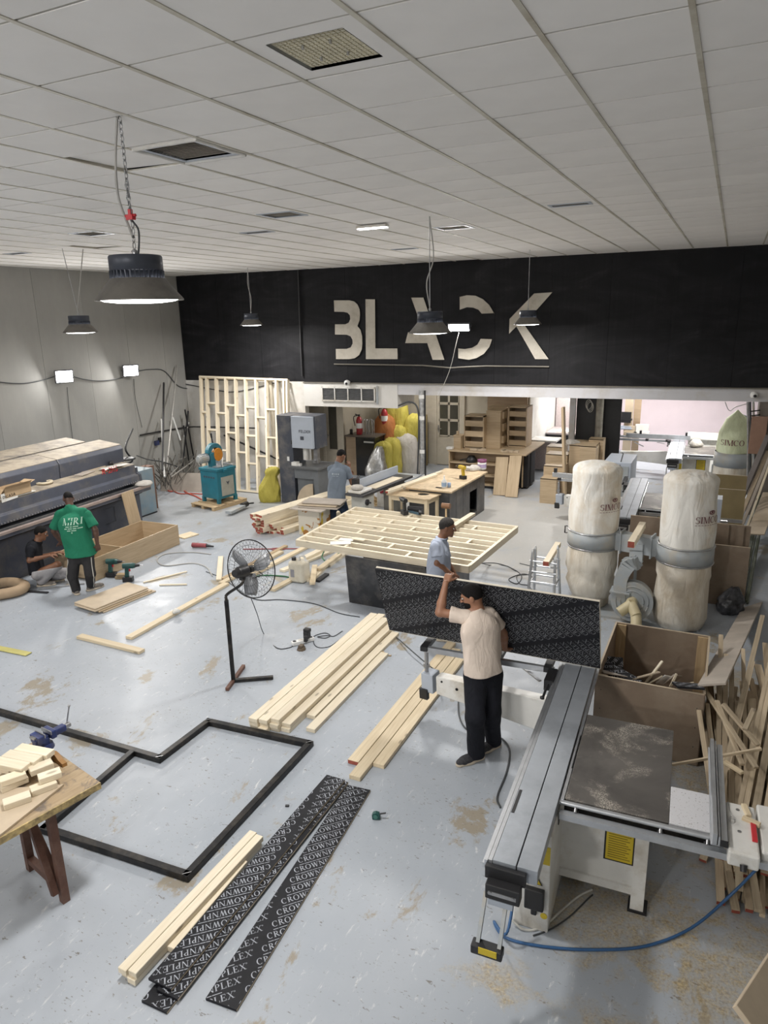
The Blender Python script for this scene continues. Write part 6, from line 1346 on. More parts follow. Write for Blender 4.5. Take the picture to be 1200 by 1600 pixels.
# flowered box and the boards on it
fb = P(492, 838); fz = Hz(fb.x, fb.y, 797); t = T('flowered_box', 'white box with yellow flower print carrying boards before the long timber pile', 'box', fb+V((-.15, .2, 0)))
q = MB(); q.bb((fb.x-.36, fb.y, 0), (fb.x+.12, fb.y+.42, fz)); q.build('carton', flower_m, t); q = MB(); q.bb((fb.x-.48, fb.y-.12, fz), (fb.x+.24, fb.y+.5, fz+.018)); q.build('lid_board', mdf_grey, t)
for k, (dx, dy, lab) in enumerate(((.05, .18, 'lowest of the three brown boards on the flowered box'), (.0, .22, 'middle brown board on the flowered box'), (.06, .3, 'top brown board on the flowered box'))):
    plank(lab, V((fb.x-.42+dx, fb.y+dy, fz+.03+.03*k)), V((fb.x+.38+dx, fb.y+dy+.14, fz+.03+.03*k)), .42, .022, mdf_grey if k != 1 else mdf_light, 'brown boards on the flowered box', 'board', 'board')
# ------------------------------------------------------------------ surface planer with fence, shavings
pc = P(585, 790); px0, py0 = -6.78, 12.5
t = T('surface_planer', 'grey surface planer with a long pale fence where the man looks at his hand', 'planer', (px0, py0+.6, 0))
pt = P(560, 768, .86)
A = P(553, 772, .84); Bq = P(632, 741, .84); dd = (Bq-A); dd.z = 0; Lp = dd.length; dd.normalize(); ds = V((dd.y, -dd.x, 0))
FP_ = frame(dd)
q = MB(); q.box(A+dd*Lp*.5+V((0, 0, -.03)), (Lp, .42, .05), FP_); q.build('table', plain('planer_iron', s2l(84, 84, 86), .4, .5), t, bevel=.006)
q = MB(); q.box(A+dd*Lp*.56+ds*.02+V((0, 0, .0)), (Lp*.55, .24, .012), FP_); q.build('wood_insert', pine_pale, t)
q = MB(); q.box(A+dd*Lp*.62-ds*.2+V((0, 0, .08)), (Lp*.8, .03, .17), FP_); q.build('fence', light_grey, t)
q = MB(); q.box(A+dd*.22+V((0, 0, .03)), (.42, .30, .06), FP_); q.build('cutter_guard', white_enamel, t, bevel=.02)
q = MB(); q.box(A+dd*.25-ds*.12+V((0, 0, .16)), (.1, .12, .16), FP_); q.cyl(A+dd*.2-ds*.1+V((0, 0, .2)), A+dd*.5-ds*.2+V((0, 0, .24)), .02, n=8); q.build('guard_arm', black_pl, t)
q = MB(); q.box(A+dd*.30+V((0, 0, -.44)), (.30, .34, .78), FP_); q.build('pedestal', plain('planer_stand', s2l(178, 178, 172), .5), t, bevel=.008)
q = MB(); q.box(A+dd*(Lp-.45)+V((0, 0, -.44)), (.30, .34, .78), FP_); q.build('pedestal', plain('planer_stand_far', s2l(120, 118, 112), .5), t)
q = MB(); c = A+dd*.1+ds*.22+V((0, 0, -.16)); q.cyl(c, c+ds*.03, .06, n=16); q.cyl(c+ds*.03, c+ds*.1, .018, n=8); q.build('hand_wheel', black_pl, t)
tag(MB().lathe([(.001, .0), (.11, .0), (.13, .03), (.10, .07), (.001, .085)], A+dd*.12+V((0, 0, .075)), 16).build('rag', white_sack), 'pale rag lying on the planer guard before the man', 'rag')
q = MB(); hs_ = P(582, 787, 0); rs = random.Random(4)
for k in range(420):
    r = min(.26, abs(rs.gauss(0, .12))); a_ = rs.uniform(0, 2*PI); c = hs_+V((r*math.cos(a_)*1.1, r*math.sin(a_), max(.01, .17-.6*r+rs.uniform(-.02, .02)))); e = V((rs.gauss(0, 1), rs.gauss(0, 1), rs.gauss(0, .6))).normalized()*.03; f = V((rs.gauss(0, 1), rs.gauss(0, 1), rs.gauss(0, 1))).normalized()*.012
    q.add([c-e-f, c+e-f, c+e+f, c-e+f], [(0, 1, 2, 3)])
q.lathe([(.001, .16), (.10, .10), (.19, .03), (.26, .0)], hs_, 18)
tag(q.build('shavings_heap', shav_m), 'heap of pale wood shavings between planer and small table', 'shavings', None, 'stuff')
# white and red machine with papers
m0 = P(603, 793); t = T('spindle_moulder', 'white and red cabinet machine with papers on top beside the planer', 'machine', m0); mz = Hz(m0.x, m0.y, 752)
q = MB(); q.bb((m0.x-.22, m0.y, 0), (m0.x+.45, m0.y+.75, mz)); q.build('cabinet', white_enamel, t, bevel=.01)
q = MB(); q.box((m0.x+.1, m0.y-.012, mz-.16), (.5, .02, .05), Euler((0, -.45, 0)).to_matrix()); q.build('red_stripe', bucket_red, t)
q = MB(); q.bb((m0.x-.30, m0.y-.05, mz), (m0.x+.55, m0.y+.8, mz+.03)); q.build('top', alu_matte, t)
for k, (x, y, r, lab) in enumerate(((.0, .2, .2, 'white sheet of paper on the white and red machine'), (.3, .4, -.3, 'second white sheet on the white and red machine'), (.15, .1, .8, 'folded white sheet at the machine front'))):
    q = MB(); q.box((m0.x+x, m0.y+y, mz+.036+.006*k), (.36, .26, .005), Euler((0, 0, r)).to_matrix()); tag(q.build('paper_sheet', paper_white), lab, 'paper')
# ------------------------------------------------------------------ small table with a hole, big bench
tz = .79; c1, c2, c3 = P(602, 772, tz), P(669, 781, tz), P(692, 767, tz)
t = T('small_table', 'small plywood table with a round hole beside the big bench', 'table', flat((c1+c3)/2, 0))
ux = (c2-c1); Lx = ux.length; ux.normalize(); uy = V((-ux.y, ux.x, 0)); Ly = max(.3, (c3-c2).dot(uy)-.16); FT = frame(ux)
hq = MB(); hc_ = c1+ux*Lx*.68+uy*Ly*.62; n = 24; outer = []
rect = [c1, c2, c2+uy*Ly, c1+uy*Ly]
for k in range(n):
    a_ = 2*PI*k/n; d = ux*math.cos(a_)+uy*math.sin(a_); ts_ = []
    lx = (hc_-c1).dot(ux); ly = (hc_-c1).dot(uy)
    dx_, dy_ = d.dot(ux), d.dot(uy)
    tt = min([(Lx-lx)/dx_ if dx_ > 1e-6 else 9e9, -lx/dx_ if dx_ < -1e-6 else 9e9, (Ly-ly)/dy_ if dy_ > 1e-6 else 9e9, -ly/dy_ if dy_ < -1e-6 else 9e9]); outer.append((hc_+d*tt, hc_+d*.115))
vs = [p for o_, i_ in outer for p in (o_, i_, o_-V((0, 0, .02)), i_-V((0, 0, .02)))]
hq.add(vs, [f for k in range(n) for f in ((4*k, 4*((k+1) % n), 4*((k+1) % n)+1, 4*k+1), (4*k+2, 4*k+3, 4*((k+1) % n)+3, 4*((k+1) % n)+2), (4*k, 4*k+2, 4*((k+1) % n)+2, 4*((k+1) % n)), (4*k+1, 4*((k+1) % n)+1, 4*((k+1) % n)+3, 4*k+3))])
hq.build('table_top', ply_top, t)
for a_, b2 in ((c1+ux*.06+uy*.06, c2-ux*.06+uy*.06), (c1+ux*.06+uy*(Ly-.06), c2-ux*.06+uy*(Ly-.06)), (c1+ux*.06+uy*.06, c1+ux*.06+uy*(Ly-.06)), (c2-ux*.06+uy*.06, c2-ux*.06+uy*(Ly-.06))): bar('apron', a_-V((0, 0, .065)), b2-V((0, 0, .065)), .03, .09, pine, t)
for fx in (.08, Lx-.08):
    for fy in (.08, Ly-.08): p = c1+ux*fx+uy*fy; bar('leg', flat(p, 0), p-V((0, 0, .02)), .08, .06, pine, t, ux)
bz = .86; b1, b2_, b3 = P(704, 768, bz), P(759, 737, bz), P(692, 727, bz)
by_ = (b2_-b1); Lb_ = by_.length; by_.normalize(); bxv = V((-by_.y, by_.x, 0)); Wb2 = abs((b3-b2_).dot(bxv)); Wb2 = .92; FB = frame(by_)
t = T('assembly_bench', 'big assembly bench with plywood top and black laminated sides', 'workbench', flat(b1+by_*Lb_/2+bxv*Wb2/2, 0))
q = MB(); q.box((0, 0, 0), (Lb_+.06, Wb2+.06, .03)); link('bench_top', q.mesh('bench_top'), ply_top, t, b1+by_*Lb_/2+bxv*Wb2/2-V((0, 0, .015)), FB)
def bench_panel(nm, m_, s0, s1, z0, z1, off=0.0, th=.02): 
    q = MB(); q.box(b1+by_*(s0+s1)/2+bxv*(.03+off)+V((0, 0, (z0+z1)/2-bz)), (s1-s0, th, z1-z0), FB); q.build(nm, m_, t)
bp_ = [0, .17, .36, .55, .76, 1.0]
for k in range(5):
    a_, b_ = bp_[k]*Lb_, bp_[k+1]*Lb_
    if k == 3: bench_panel('panel', black_tab, a_+.004, b_-.004, .60, .83); bench_panel('panel', black_tab, a_+.004, b_-.004, 0, .10); bench_panel('recess', seam_black, a_, b_, .0, .83, .4)
    else: bench_panel('panel', black_tab, a_+.004, b_-.004, 0, .83)
for s_ in (.02, Lb_-.02): q = MB(); q.box(b1+by_*s_+bxv*(Wb2/2)+V((0, 0, -bz/2-.01)), (.02, Wb2-.06, .83), FB); q.build('end_panel', black_tab, t)
bench_panel('back_panel', black_tab, 0.03, Lb_-.03, 0, .83, Wb2-.1)
bT = lambda px, py: P(px, py, bz)
for k, (p, q_) in enumerate((((608, 766), (690, 737)), ((604, 769), (682, 742)))):
    plank(('pale plank along the edge of the big bench, farther one', 'pale plank with a red end along the big bench edge')[k], P(*p, bz+.025), P(*q_, bz+.025), .07, .045, (pine_pale, red_end), 'planks on the big bench')
drill('yellow and black cordless drill on the big bench', bT(722, 748), 2.6, yellow_tool, s=1.2)
c = bT(694, 762); t2 = T('glue_bottle', 'white glue bottle with blue label standing on the big bench', 'bottle', c); q = MB(); q.lathe([(.001, 0), (.05, 0), (.052, .02), (.052, .13), (.02, .17), (.012, .21), (.001, .21)], c, 16); q.build('body', white_pl, t2); q = MB(); q.lathe([(.054, .03), (.054, .11)], c, 16); q.build('label_band', plain('glue_label', s2l(150, 176, 206), .5), t2); q = MB(); q.lathe([(.016, .19), (.008, .25), (.001, .25)], c, 10); q.build('nozzle', white_pl, t2)
c = bT(698, 761); q = MB(); q.lathe([(.001, 0), (.035, 0), (.035, .09), (.001, .09)], c+V((.05, 0, 0)), 14); tag(q.build('small_tin', plain('pale_blue_tin', s2l(150, 170, 200), .4)), 'small pale blue tin beside the glue bottle', 'tin')
plank('dark thin strip beside the glue bottle on the big bench', bT(681, 762)+V((0, 0, .01)), bT(690, 763)+V((0, 0, .01)), .03, .015, black_pl, None, 'strip', 'strip')
q = MB(); c = bT(736, 735); q.box(c+V((0, 0, .03)), (.22, .16, .06), Euler((.1, .2, .4)).to_matrix()); q.lathe([(.001, 0), (.14, .0), (.15, .04), (.06, .11), (.001, .10)], c+V((.05, .05, 0)), 14, lambda th, z: 1+.15*math.sin(3*th)); tag(q.build('white_rag', white_sack), 'crumpled white rag on the far end of the big bench', 'rag')
c = P(753, 733, bz); t2 = T('paint_tub', 'white tub with purple band standing at the bench end', 'tub', c); q = MB(); q.lathe([(.001, 0), (.09, 0), (.095, .02), (.095, .20), (.001, .20)], c, 20); q.build('body', white_pl, t2); q = MB(); q.lathe([(.099, .16), (.099, .215), (.001, .215)], c, 20); q.build('lid', plain('purple_lid', s2l(116, 60, 96), .5), t2); q = MB(); q.lathe([(.0965, .04), (.0965, .12)], c, 20); q.build('label_band', plain('lilac_label', s2l(176, 160, 196), .5), t2)
# little tools in the recess of the bench
# ------------------------------------------------------------------ timber floor frame on the black table
fz0, fz1 = .85, .95
fA, fB, fC, fD = P(464, 843, fz1), P(555, 792, fz1), P(808, 822, fz1), P(732, 884, fz1)
t = T('floor_frame', 'wide pale timber floor frame with many joists lying on the black table', 'timber frame', flat((fA+fC)/2, fz0))
def ff(u, v): return fA.lerp(fD, u).lerp(fB.lerp(fC, u), v)
zc = V((0, 0, -.05)); NJ = 10
for v in (0, 1): bar('rim_joist', ff(-.004, v)+zc, ff(1.004, v)+zc, .045, .098, pine_pale, t)
for u in (0, 1): bar('rim_joist', ff(u, .012)+zc, ff(u, .988)+zc, .045, .098, pine_pale, t)
vj = [k/(NJ-1) for k in range(NJ)]
for v in vj[1:-1]: bar('joist', ff(.009, v)+zc, ff(.991, v)+zc, .04, .095, pine_pale, t)
stag = [[.30, .66], [.18, .52, .83], [.42, .75], [.25, .60], [.36, .86], [.15, .50, .72], [.33, .62], [.20, .46, .80], [.38, .70]]
for k, us_ in enumerate(stag):
    for u in us_: bar('nogging', ff(u, vj[k]+.012)+zc, ff(u, vj[k+1]-.012)+zc, .04, .093, pine_pale, t)
bt0, bt1 = P(546, 941), P(830, 960); t = T('black_table', 'large table built of scuffed black laminated sheets under the floor frame', 'table', (-4.0, 9.3, 0))
TL_ = P(539, 868, fz0-.005); xr_ = -3.45; yf = bt0.y
q = MB(); vs = [(TL_.x, TL_.y, fz0-.004), (xr_, TL_.y-.05, fz0-.004), (xr_, yf-.05, 0), (bt0.x, yf, 0)]; vs2 = [(x, y+.02, z) for x, y, z in vs]; q.add(vs+vs2, [(3, 2, 1, 0), (4, 5, 6, 7), (0, 1, 5, 4), (1, 2, 6, 5), (2, 3, 7, 6), (3, 0, 4, 7)]); q.build('front_sheet', black_tab, t)
q = MB(); q.bb((TL_.x+.02, yf+.05, fz0-.03), (xr_, 10.1, fz0-.004)); q.build('top_sheet', black_tab, t)
q = MB(); q.bb((bt0.x+.1, yf+.3, 0), (bt0.x+.12, 10.1, fz0-.03)); q.build('side_sheet', black_tab, t); q = MB(); q.bb((xr_-.02, yf+.05, 0), (xr_, 10.1, fz0-.03)); q.build('side_sheet', black_tab, t)
q = MB(); q.bb((bt0.x+.1, 10.08, 0), (xr_, 10.1, fz0-.03)); q.build('back_sheet', black_tab, t)
for x in (-4.2,): q = MB(); q.bb((x, yf-.065, .08), (x+.012, yf-.05+.03, fz0-.02)); q.build('joint', seam_black, t)
q = MB(); q.box(P(532, 848, fz1+.004), (.30, .16, .004), Euler((0, 0, .5)).to_matrix()); q.box(P(541, 843, fz1+.006), (.22, .12, .004), Euler((0, 0, .2)).to_matrix()); tag(q.build('paper_sheet', paper_white), 'crumpled white paper lying on the floor frame corner', 'paper')
plank('short pale board lying flat across two joists', P(552, 841, fz1+.01), P(570, 844, fz1+.01), .09, .018, pine_pale, None)
plank('pale stud lying slanted on the floor frame behind the man in the polo', P(706, 824, fz1+.07), P(739, 803, fz1+.025), .09, .045, pine_pale, None)
drill('black cordless drill standing on the floor frame edge', P(631, 803, fz1), 2.4, black_pl, s=1.2)
c = P(650, 801, fz1); t2 = T('nail_gun', 'black nail gun lying on the far edge of the floor frame', 'nail gun', c); q = MB(); q.cyl(c+V((-.14, 0, .06)), c+V((.12, 0, .06)), .045, .05, 12); q.bar(c+V((.08, 0, .06)), c+V((.14, -.16, .04)), .045, .04); q.build('body', black_pl, t2); q = MB(); q.bar(c+V((-.12, -.02, .02)), c+V((.14, -.14, .02)), .03, .03); q.build('magazine', plain('tool_blue', s2l(70, 96, 110), .4), t2)
c = P(697, 812, fz1); t2 = T('wooden_mallet', 'brown wooden mallet standing behind the man in the polo', 'mallet', c); q = MB(); q.cyl(c, c+V((0, 0, .2)), .016, n=8); q.build('handle', pine_old, t2); q = MB(); q.cyl(c+V((-.07, 0, .23)), c+V((.07, 0, .23)), .045, n=14); q.build('head', plain('mallet_wood', (.20, .10, .05), .5), t2)
floor_cable('air_hose', 'dark hose running from the floor frame over the floor', [(742, 879, .6), (752, 880, .3), (765, 883), (790, 884), (806, 892)], .008, rubber, 'hose')
# planks heaped on the floor under the frame's left end, jerrycan, straps
hp = [((345, 912), (440, 862), .10, 0, 'pine plank in the heap under the frame end, furthest from the frame'), ((380, 905), (497, 845), .11, 0, 'wide pine plank in the heap crossing under the fan head'), ((425, 922), (456, 905), .10, 0, 'short pine plank lying in front of the jerrycan'),
      ((440, 892), (530, 856), .11, 0, 'pine plank behind the jerrycan'), ((455, 882), (520, 850), .12, 1, 'upper pine plank behind the jerrycan'), ((484, 908), (512, 880), .11, 0, 'pine plank to the side of the jerrycan, under two others'), ((498, 890), (530, 866), .11, 1, 'pine plank resting on the heap beside the green strap'),
      ((488, 912), (492, 884), .09, 1, 'short pale plank across the heap beside the jerrycan'), ((512, 884), (540, 864), .10, 0, 'pine plank at the foot of the black table')]
for p, q_, wd, lay, lab in hp: z = .022+.046*lay; plank(lab, P(*p, z), P(*q_, z), wd, .042, random.choice((pine, pine_pale)), 'planks heaped under the frame end')
tag(bar('clamp_bar', P(496, 908, .02), P(511, 897, .02), .08, .035, black_pl), 'small black tool lying beside the heap of planks', 'tool')
c = P(468, 908); t = T('jerrycan', 'white plastic jerrycan with a black cap on the floor', 'jerrycan', c); q = MB(); q.bb((c.x-.15, c.y-.11, 0), (c.x+.15, c.y+.13, .36)); o = q.build('body', plain('jerrycan_plastic', s2l(214, 208, 192), .4, 0, .05, 5, dirt=s2l(180, 170, 148), dirt_amt=.2), t, bevel=0); bev(o, .055, 4)
q = MB(); q.tube(curve_pts([(c.x+.02, c.y, .35), (c.x+.03, c.y, .43), (c.x+.10, c.y+.02, .43), (c.x+.12, c.y+.03, .35)], 5), .018, 8); q.build('handle', white_pl, t); q = MB(); q.cyl((c.x-.07, c.y-.02, .35), (c.x-.07, c.y-.02, .41), .038, n=14); q.build('cap', black_pl, t); q = MB(); q.bb((c.x-.09, c.y-.1125, .10), (c.x-.02, c.y-.11, .23)); q.build('label', plain('can_ink', s2l(150, 150, 158), .5), t)
for k, (p, lab) in enumerate((([(383, 905), (410, 899), (440, 900), (452, 902)], 'green strap on the planks behind the fan'), ([(506, 862, .1), (503, 870, .06), (507, 876, .05)], 'green strap hanging over the plank heap'), ([(532, 862, .1), (522, 872, .05), (518, 878)], 'second green strap by the black table foot'))):
    floor_cable('strap', lab, p, .012, plain('green_strap', (.04, .16, .07), .6) if 'green_strap' not in MATS else MATS['green_strap'], 'strap')
for k, (p, q_, lab) in enumerate((((380, 858), (480, 857), 'thin dark red strap on the floor under the fan head'), ((425, 858), (445, 857), 'folded dark red strap on the floor'))):
    plank(lab, P(*p, .01), P(*q_, .01), (.03, .12)[k], .012, rope_red, None, 'strap', 'strap')
# ------------------------------------------------------------------ cabinet, extinguishers and sacks behind the soffit
cx0, cx1, cyf, cz = Yp(541, 700, 16.45).x, Yp(586, 700, 16.45).x, 16.45, Yp(560, 683, 16.45).z
t = T('tall_cabinet', 'tall cabinet with a brown side and a glossy black front behind the planer', 'cabinet', ((cx0+cx1)/2, cyf+.3, 0))
xm = Yp(556, 700, 16.45).x
q = MB(); q.bb((cx0, cyf, 0), (xm, cyf+.6, cz)); q.build('side', oak_dark, t); q = MB(); q.bb((xm, cyf, 0), (cx1, cyf+.6, cz)); q.build('front', plain('gloss_black', (.012, .012, .013), .15), t); q = MB(); q.bb((cx0-.03, cyf-.02, cz), (cx1+.03, cyf+.62, cz+.03)); q.build('top', plain('dark_top', s2l(92, 84, 76), .5), t)
q = MB(); q.bb((xm+.25, cyf-.012, cz-.14), (cx1-.03, cyf, cz-.10)); q.build('handle', alu, t)
def extinguisher(label, c, s=1.0):
    t = T('fire_extinguisher', label, 'extinguisher', c); q = MB(); q.lathe([(.001, 0), (.07*s, 0), (.075*s, .03*s), (.075*s, .33*s), (.05*s, .40*s), (.025*s, .42*s), (.001, .42*s)], c, 16); q.build('cylinder', plain('extinguisher_red', (.33, .025, .03), .35) if 'extinguisher_red' not in MATS else MATS['extinguisher_red'], t)
    q = MB(); q.bar(V(c)+V((0, 0, .44*s)), V(c)+V((-.10*s, 0, .47*s)), .025*s, .02*s); q.cyl(V(c)+V((0, 0, .41*s)), V(c)+V((0, 0, .47*s)), .022*s, n=8); q.build('valve', black_pl, t)
    q = MB(); q.tube(curve_pts([V(c)+V((-.03*s, -.02, .45*s)), V(c)+V((-.13*s, -.03, .40*s)), V(c)+V((-.10*s, -.03, .2*s))], 6), .012*s, 6); q.build('hose', black_pl, t); q = MB(); q.lathe([(.0755*s, .15*s), (.0755*s, .27*s)], c, 16); q.build('label_band', white_pl, t); return t
extinguisher('red fire extinguisher standing on the tall cabinet', V((Yp(562, 680, 16.7).x, 16.7, cz+.03)), 1.15)
extinguisher('dark red fire extinguisher on the wall above the orange sack', V((Yp(601, 665, 17.2).x, 17.2, Yp(601, 665, 17.2).z-.05)), 1.2)
q = MB(); tag(MB().lathe([(.001, 0), (.04, 0), (.04, .12), (.001, .14)], V((Yp(549, 680, 16.7).x, 16.7, cz+.03)), 12).build('dark_jar', black_pl), 'small dark jar beside the extinguisher on the cabinet', 'jar')
for k, (px, py, lab) in enumerate(((571, 679, 'grey coiled wire rack on the tall cabinet'), (580, 679, 'thin wire stand on the tall cabinet'))):
    q = MB(); c = V((Yp(px, py, 16.75).x, 16.75, cz+.03)); 
    for a_ in np.linspace(0, 2*PI, 9)[:-1]: q.tube([c+V((.09*math.cos(a_), .09*math.sin(a_), 0)), c+V((.09*math.cos(a_), .09*math.sin(a_), .38)), c+V((0, 0, .42))], .006, 4)
    tag(q.build('wire_stand', steel), lab, 'wire stand')
def sk(label, px, py, Y, w_, h_, m_, seed, lean_=(0, 0), d_=None, z0=0.0, prof=None, nm='sack'):
    c = Yp(px, py, Y); return sdf_sack(nm, label, V((c.x, Y, z0)), w_, d_ or w_*.7, h_, m_, 0, lean_, seed, True, prof, 'sack', 'sacks behind the soffit', .55)
full = [(0, .85), (.06, .97), (.4, 1.0), (.75, .98), (.9, .88), (.97, .6), (1.0, .3)]
sk('tall yellow sack standing at the back of the sacks, tallest', 614, 700, 17.75, .62, 2.05, yellow_sack, 11, (.05, .1), .5, prof=full)
sk('second tall yellow sack in the back row of sacks', 627, 700, 17.7, .45, 1.95, yellow_sack, 12, (-.05, .1), .4, prof=full)
sk('orange sack leaning among the yellow sacks', 604, 700, 17.2, .62, 1.55, orange_sack, 13, (-.15, .2), .5, prof=full)
sk('yellow sack with printed emblem standing before the orange sack', 613, 735, 16.75, .52, 1.0, yellow_sack, 14, (-.08, .15), .45, prof=full)
sk('yellow sack leaning beside the white sack', 627, 720, 17.25, .50, 1.25, yellow_sack, 15, (-.15, .2), .42, prof=full)
sk('small yellow sack lying on top of the white sack', 643, 690, 17.6, .52, 1.55, yellow_sack, 16, (.05, .1), .4, prof=full)
sk('white woven sack leaning beside the foil-wrapped pipe', 640, 730, 17.15, .62, 1.05, white_sack, 17, (-.2, .2), .45, prof=full)
sk('silver foil sack at the front of the yellow sacks', 588, 735, 16.15, .62, .86, foil, 18, (.05, .1), .4, prof=[(0, 1), (.3, .95), (.6, .75), (.85, .5), (1.0, .28)])
sk('yellow sack behind the silver foil sack', 598, 735, 16.45, .50, .95, yellow_sack, 19, (0, .1), .4, prof=full)
q = MB(); q.bb((Yp(652, 690, 18.4).x-.6, 18.3, .0), (Yp(652, 690, 18.4).x+.35, 18.33, 1.45)); tag(q.build('brown_board', mdf_olive), 'brown board on the wall behind the small yellow sack', 'board')
for (px, w_, lab) in ((628, 1.0, 'low pallet board under the leaning sacks'),): q = MB(); c = Yp(px, 748, 17.0); q.bb((c.x-.6, 16.9, 0), (c.x+.5, 17.5, .04)); 
# foil-wrapped pipe with white straps
pc_ = Wp(660, 680, -.05); t = T('insulated_pipe', 'foil-wrapped vertical pipe with white straps under the beam', 'pipe', flat(pc_, 0)); pr0 = .075
q = MB(); q.lathe([(pr0, 0), (pr0, 2.44)], flat(pc_, 0), 20, lambda th, z: 1+.04*math.sin(5*th+z*9)); q.build('foil_wrap', foil, t)
for z in (.35, .95, 1.75, 2.25): MB().lathe([(pr0*1.07, z), (pr0*1.07, z+.09)], flat(pc_, 0), 20).build('strap', white_pl, t)
MB().tube([flat(pc_, 0)+V((.085, -.03, .02)), flat(pc_, 2.44)+V((.085, -.03, 0))], .018, 6).build('side_batten', black_pl, t)
tag(MB().tube(curve_pts([Wp(622, 634, .02), Wp(640, 628, -.08), Wp(653, 640, -.10), Wp(654, 690, -.10), Wp(652, 745, -.10)], 7), .02, 7).build('hose', rubber), 'black hose bending down beside the foil-wrapped pipe', 'hose')
# ------------------------------------------------------------------ display counter and drawer units
kx0, kx1, ky = Yp(701, 720, 16.2).x, Yp(806, 720, 16.2).x, 16.2; kz = Yp(750, 706, 16.2).z
t = T('shelf_counter', 'long oak counter with open shelves behind the big bench', 'counter', ((kx0+kx1)/2, ky+.5, 0))
q = MB(); q.bb((kx0-.02, ky-.03, kz-.03), (kx1+.25, ky+1.85, kz)); q.build('counter_top', oak, t)
for z in (kz*.66, kz*.34, .08): MB().bb((kx0+.02, ky, z-.015), (kx1-.05, ky+.35, z+.015)).build('shelf', oak, t)
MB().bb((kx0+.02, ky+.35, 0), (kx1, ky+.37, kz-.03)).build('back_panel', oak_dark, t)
MB().bb((kx0, ky, 0), (kx0+.03, ky+1.0, kz-.03)).build('side_panel', oak, t); MB().bb((kx1-.10, ky, 0), (kx1, ky+.35, kz-.03)).build('side_panel', oak, t)
MB().bb((kx1, ky+.12, 0), (kx1+.02, ky+1.0, kz-.03)).build('side_panel', oak_dark, t)
MB().bb((kx0+.05, ky+.01, 0), (kx1-.1, ky+.03, .07)).build('plinth', seam_black, t)
MB().bb((kx1+.02, ky+.25, .05), (kx1+.23, ky+.45, kz-.06)).build('dark_appliance', seam_black, t); MB().bb((kx1+.02, ky+.55, .05), (kx1+.23, ky+.95, kz-.06)).build('dark_appliance', seam_black, t); MB().bb((kx1+.10, ky+.20, .05), (kx1+.13, ky+.24, kz-.05)).build('corner_post', oak, t)
def drawer_unit(label, x0, x1, y0, y1, z0, z1, n, side='right', dark=.45):
    t = T('drawer_unit', label, 'drawer unit', ((x0+x1)/2, (y0+y1)/2, z0), 'oak drawer units on the counter'); th = .022
    for a_, b2 in (((x0, y0, z0), (x0+th, y1, z1)), ((x1-th, y0, z0), (x1, y1, z1))): MB().bb(a_, b2).build('side_panel', oak, t)
    MB().bb((x0, y0, z1-th), (x1, y1, z1)).build('top_panel', oak, t); MB().bb((x0, y1-th, z0), (x1, y1, z1)).build('back_panel', oak_dark, t); MB().bb((x0, y0, z0), (x1, y1, z0+th)).build('bottom_panel', oak, t)
    h = (z1-z0-2*th)/n
    for k in range(n):
        za = z0+th+h*k; q = MB(); q.bb((x0+th+.004, y0+.01, za+.02), (x1-th-.004, y0+.03, za+h*(1-dark)+.02)); q.bb((x0+th+.02, y0+.03, za+.03), (x1-th-.02, y1-.1, za+.06)); q.build('drawer', oak if k != 99 else oak_dark, t)
    return t
def X_(px, Y): return Yp(px, 660, Y).x
def Z_(py, px, Y): return Yp(px, py, Y).z
Y1 = 16.55; drawer_unit('oak drawer unit with three drawers, first from the door', X_(725, Y1), X_(756, Y1), Y1, Y1+.5, kz, Z_(650, 740, Y1), 3)
Y2 = 16.75; t = T('closed_cabinet', 'tall closed oak cabinet between the two drawer units', 'cabinet', (X_(770, Y2), Y2, kz), 'oak drawer units on the counter')
xa, xb = X_(757, Y2)+.04, X_(782, Y2); MB().bb((xa, Y2, kz), (xb, Y2+.02, Z_(643, 770, Y2))).build('front_panel', oak, t); MB().bb((xa, Y2+.02, kz), (xa+.02, Y2+.6, Z_(643, 770, Y2))).build('side_panel', oak, t); MB().bb((xb-.02, Y2+.02, kz), (xb, Y2+.6, Z_(643, 770, Y2))).build('side_panel', oak, t); MB().bb((xa, Y2, Z_(643, 770, Y2)), (xb+.02, Y2+.62, Z_(643, 770, Y2)+.02)).build('top_panel', oak, t)
for k in range(3): MB().bb((xb, Y2+.12, kz+.12+.30*k), (xb+.05, Y2+.45, kz+.30+.30*k)).build('drawer', oak, t)
Y3 = 17.1; drawer_unit('taller oak drawer unit with four drawers, furthest from the door', X_(794, Y3), X_(823, Y3), Y3, Y3+.55, kz, Z_(636, 810, Y3), 4)
q = MB(); q.bb((X_(762, 18.3), 18.25, .0), (X_(824, 18.3), 18.29, 2.35)); tag(q.build('wall_board', oak_dark), 'big oak board standing behind the drawer units', 'board')
q = MB(); q.bb((X_(763, 17.5), 17.45, kz), (X_(790, 17.5), 17.9, Z_(636, 775, 17.5))); tag(q.build('oak_box', oak), 'oak box showing over the closed cabinet', 'box')
q = MB(); xa, xb = X_(709, 16.4), X_(720, 16.4); q.bb((xa, 16.4, kz), (xb, 16.7, Z_(682, 715, 16.4))); q.bb((xa-.02, 16.38, Z_(682, 715, 16.4)), (xb+.02, 16.72, Z_(682, 715, 16.4)+.02)); q.bb((xa+.05, 16.45, Z_(680, 715, 16.4)), (xa+.1, 16.5, Z_(678, 715, 16.4)+.06)); tag(q.build('little_box', oak), 'small oak box at the door end of the counter', 'box')
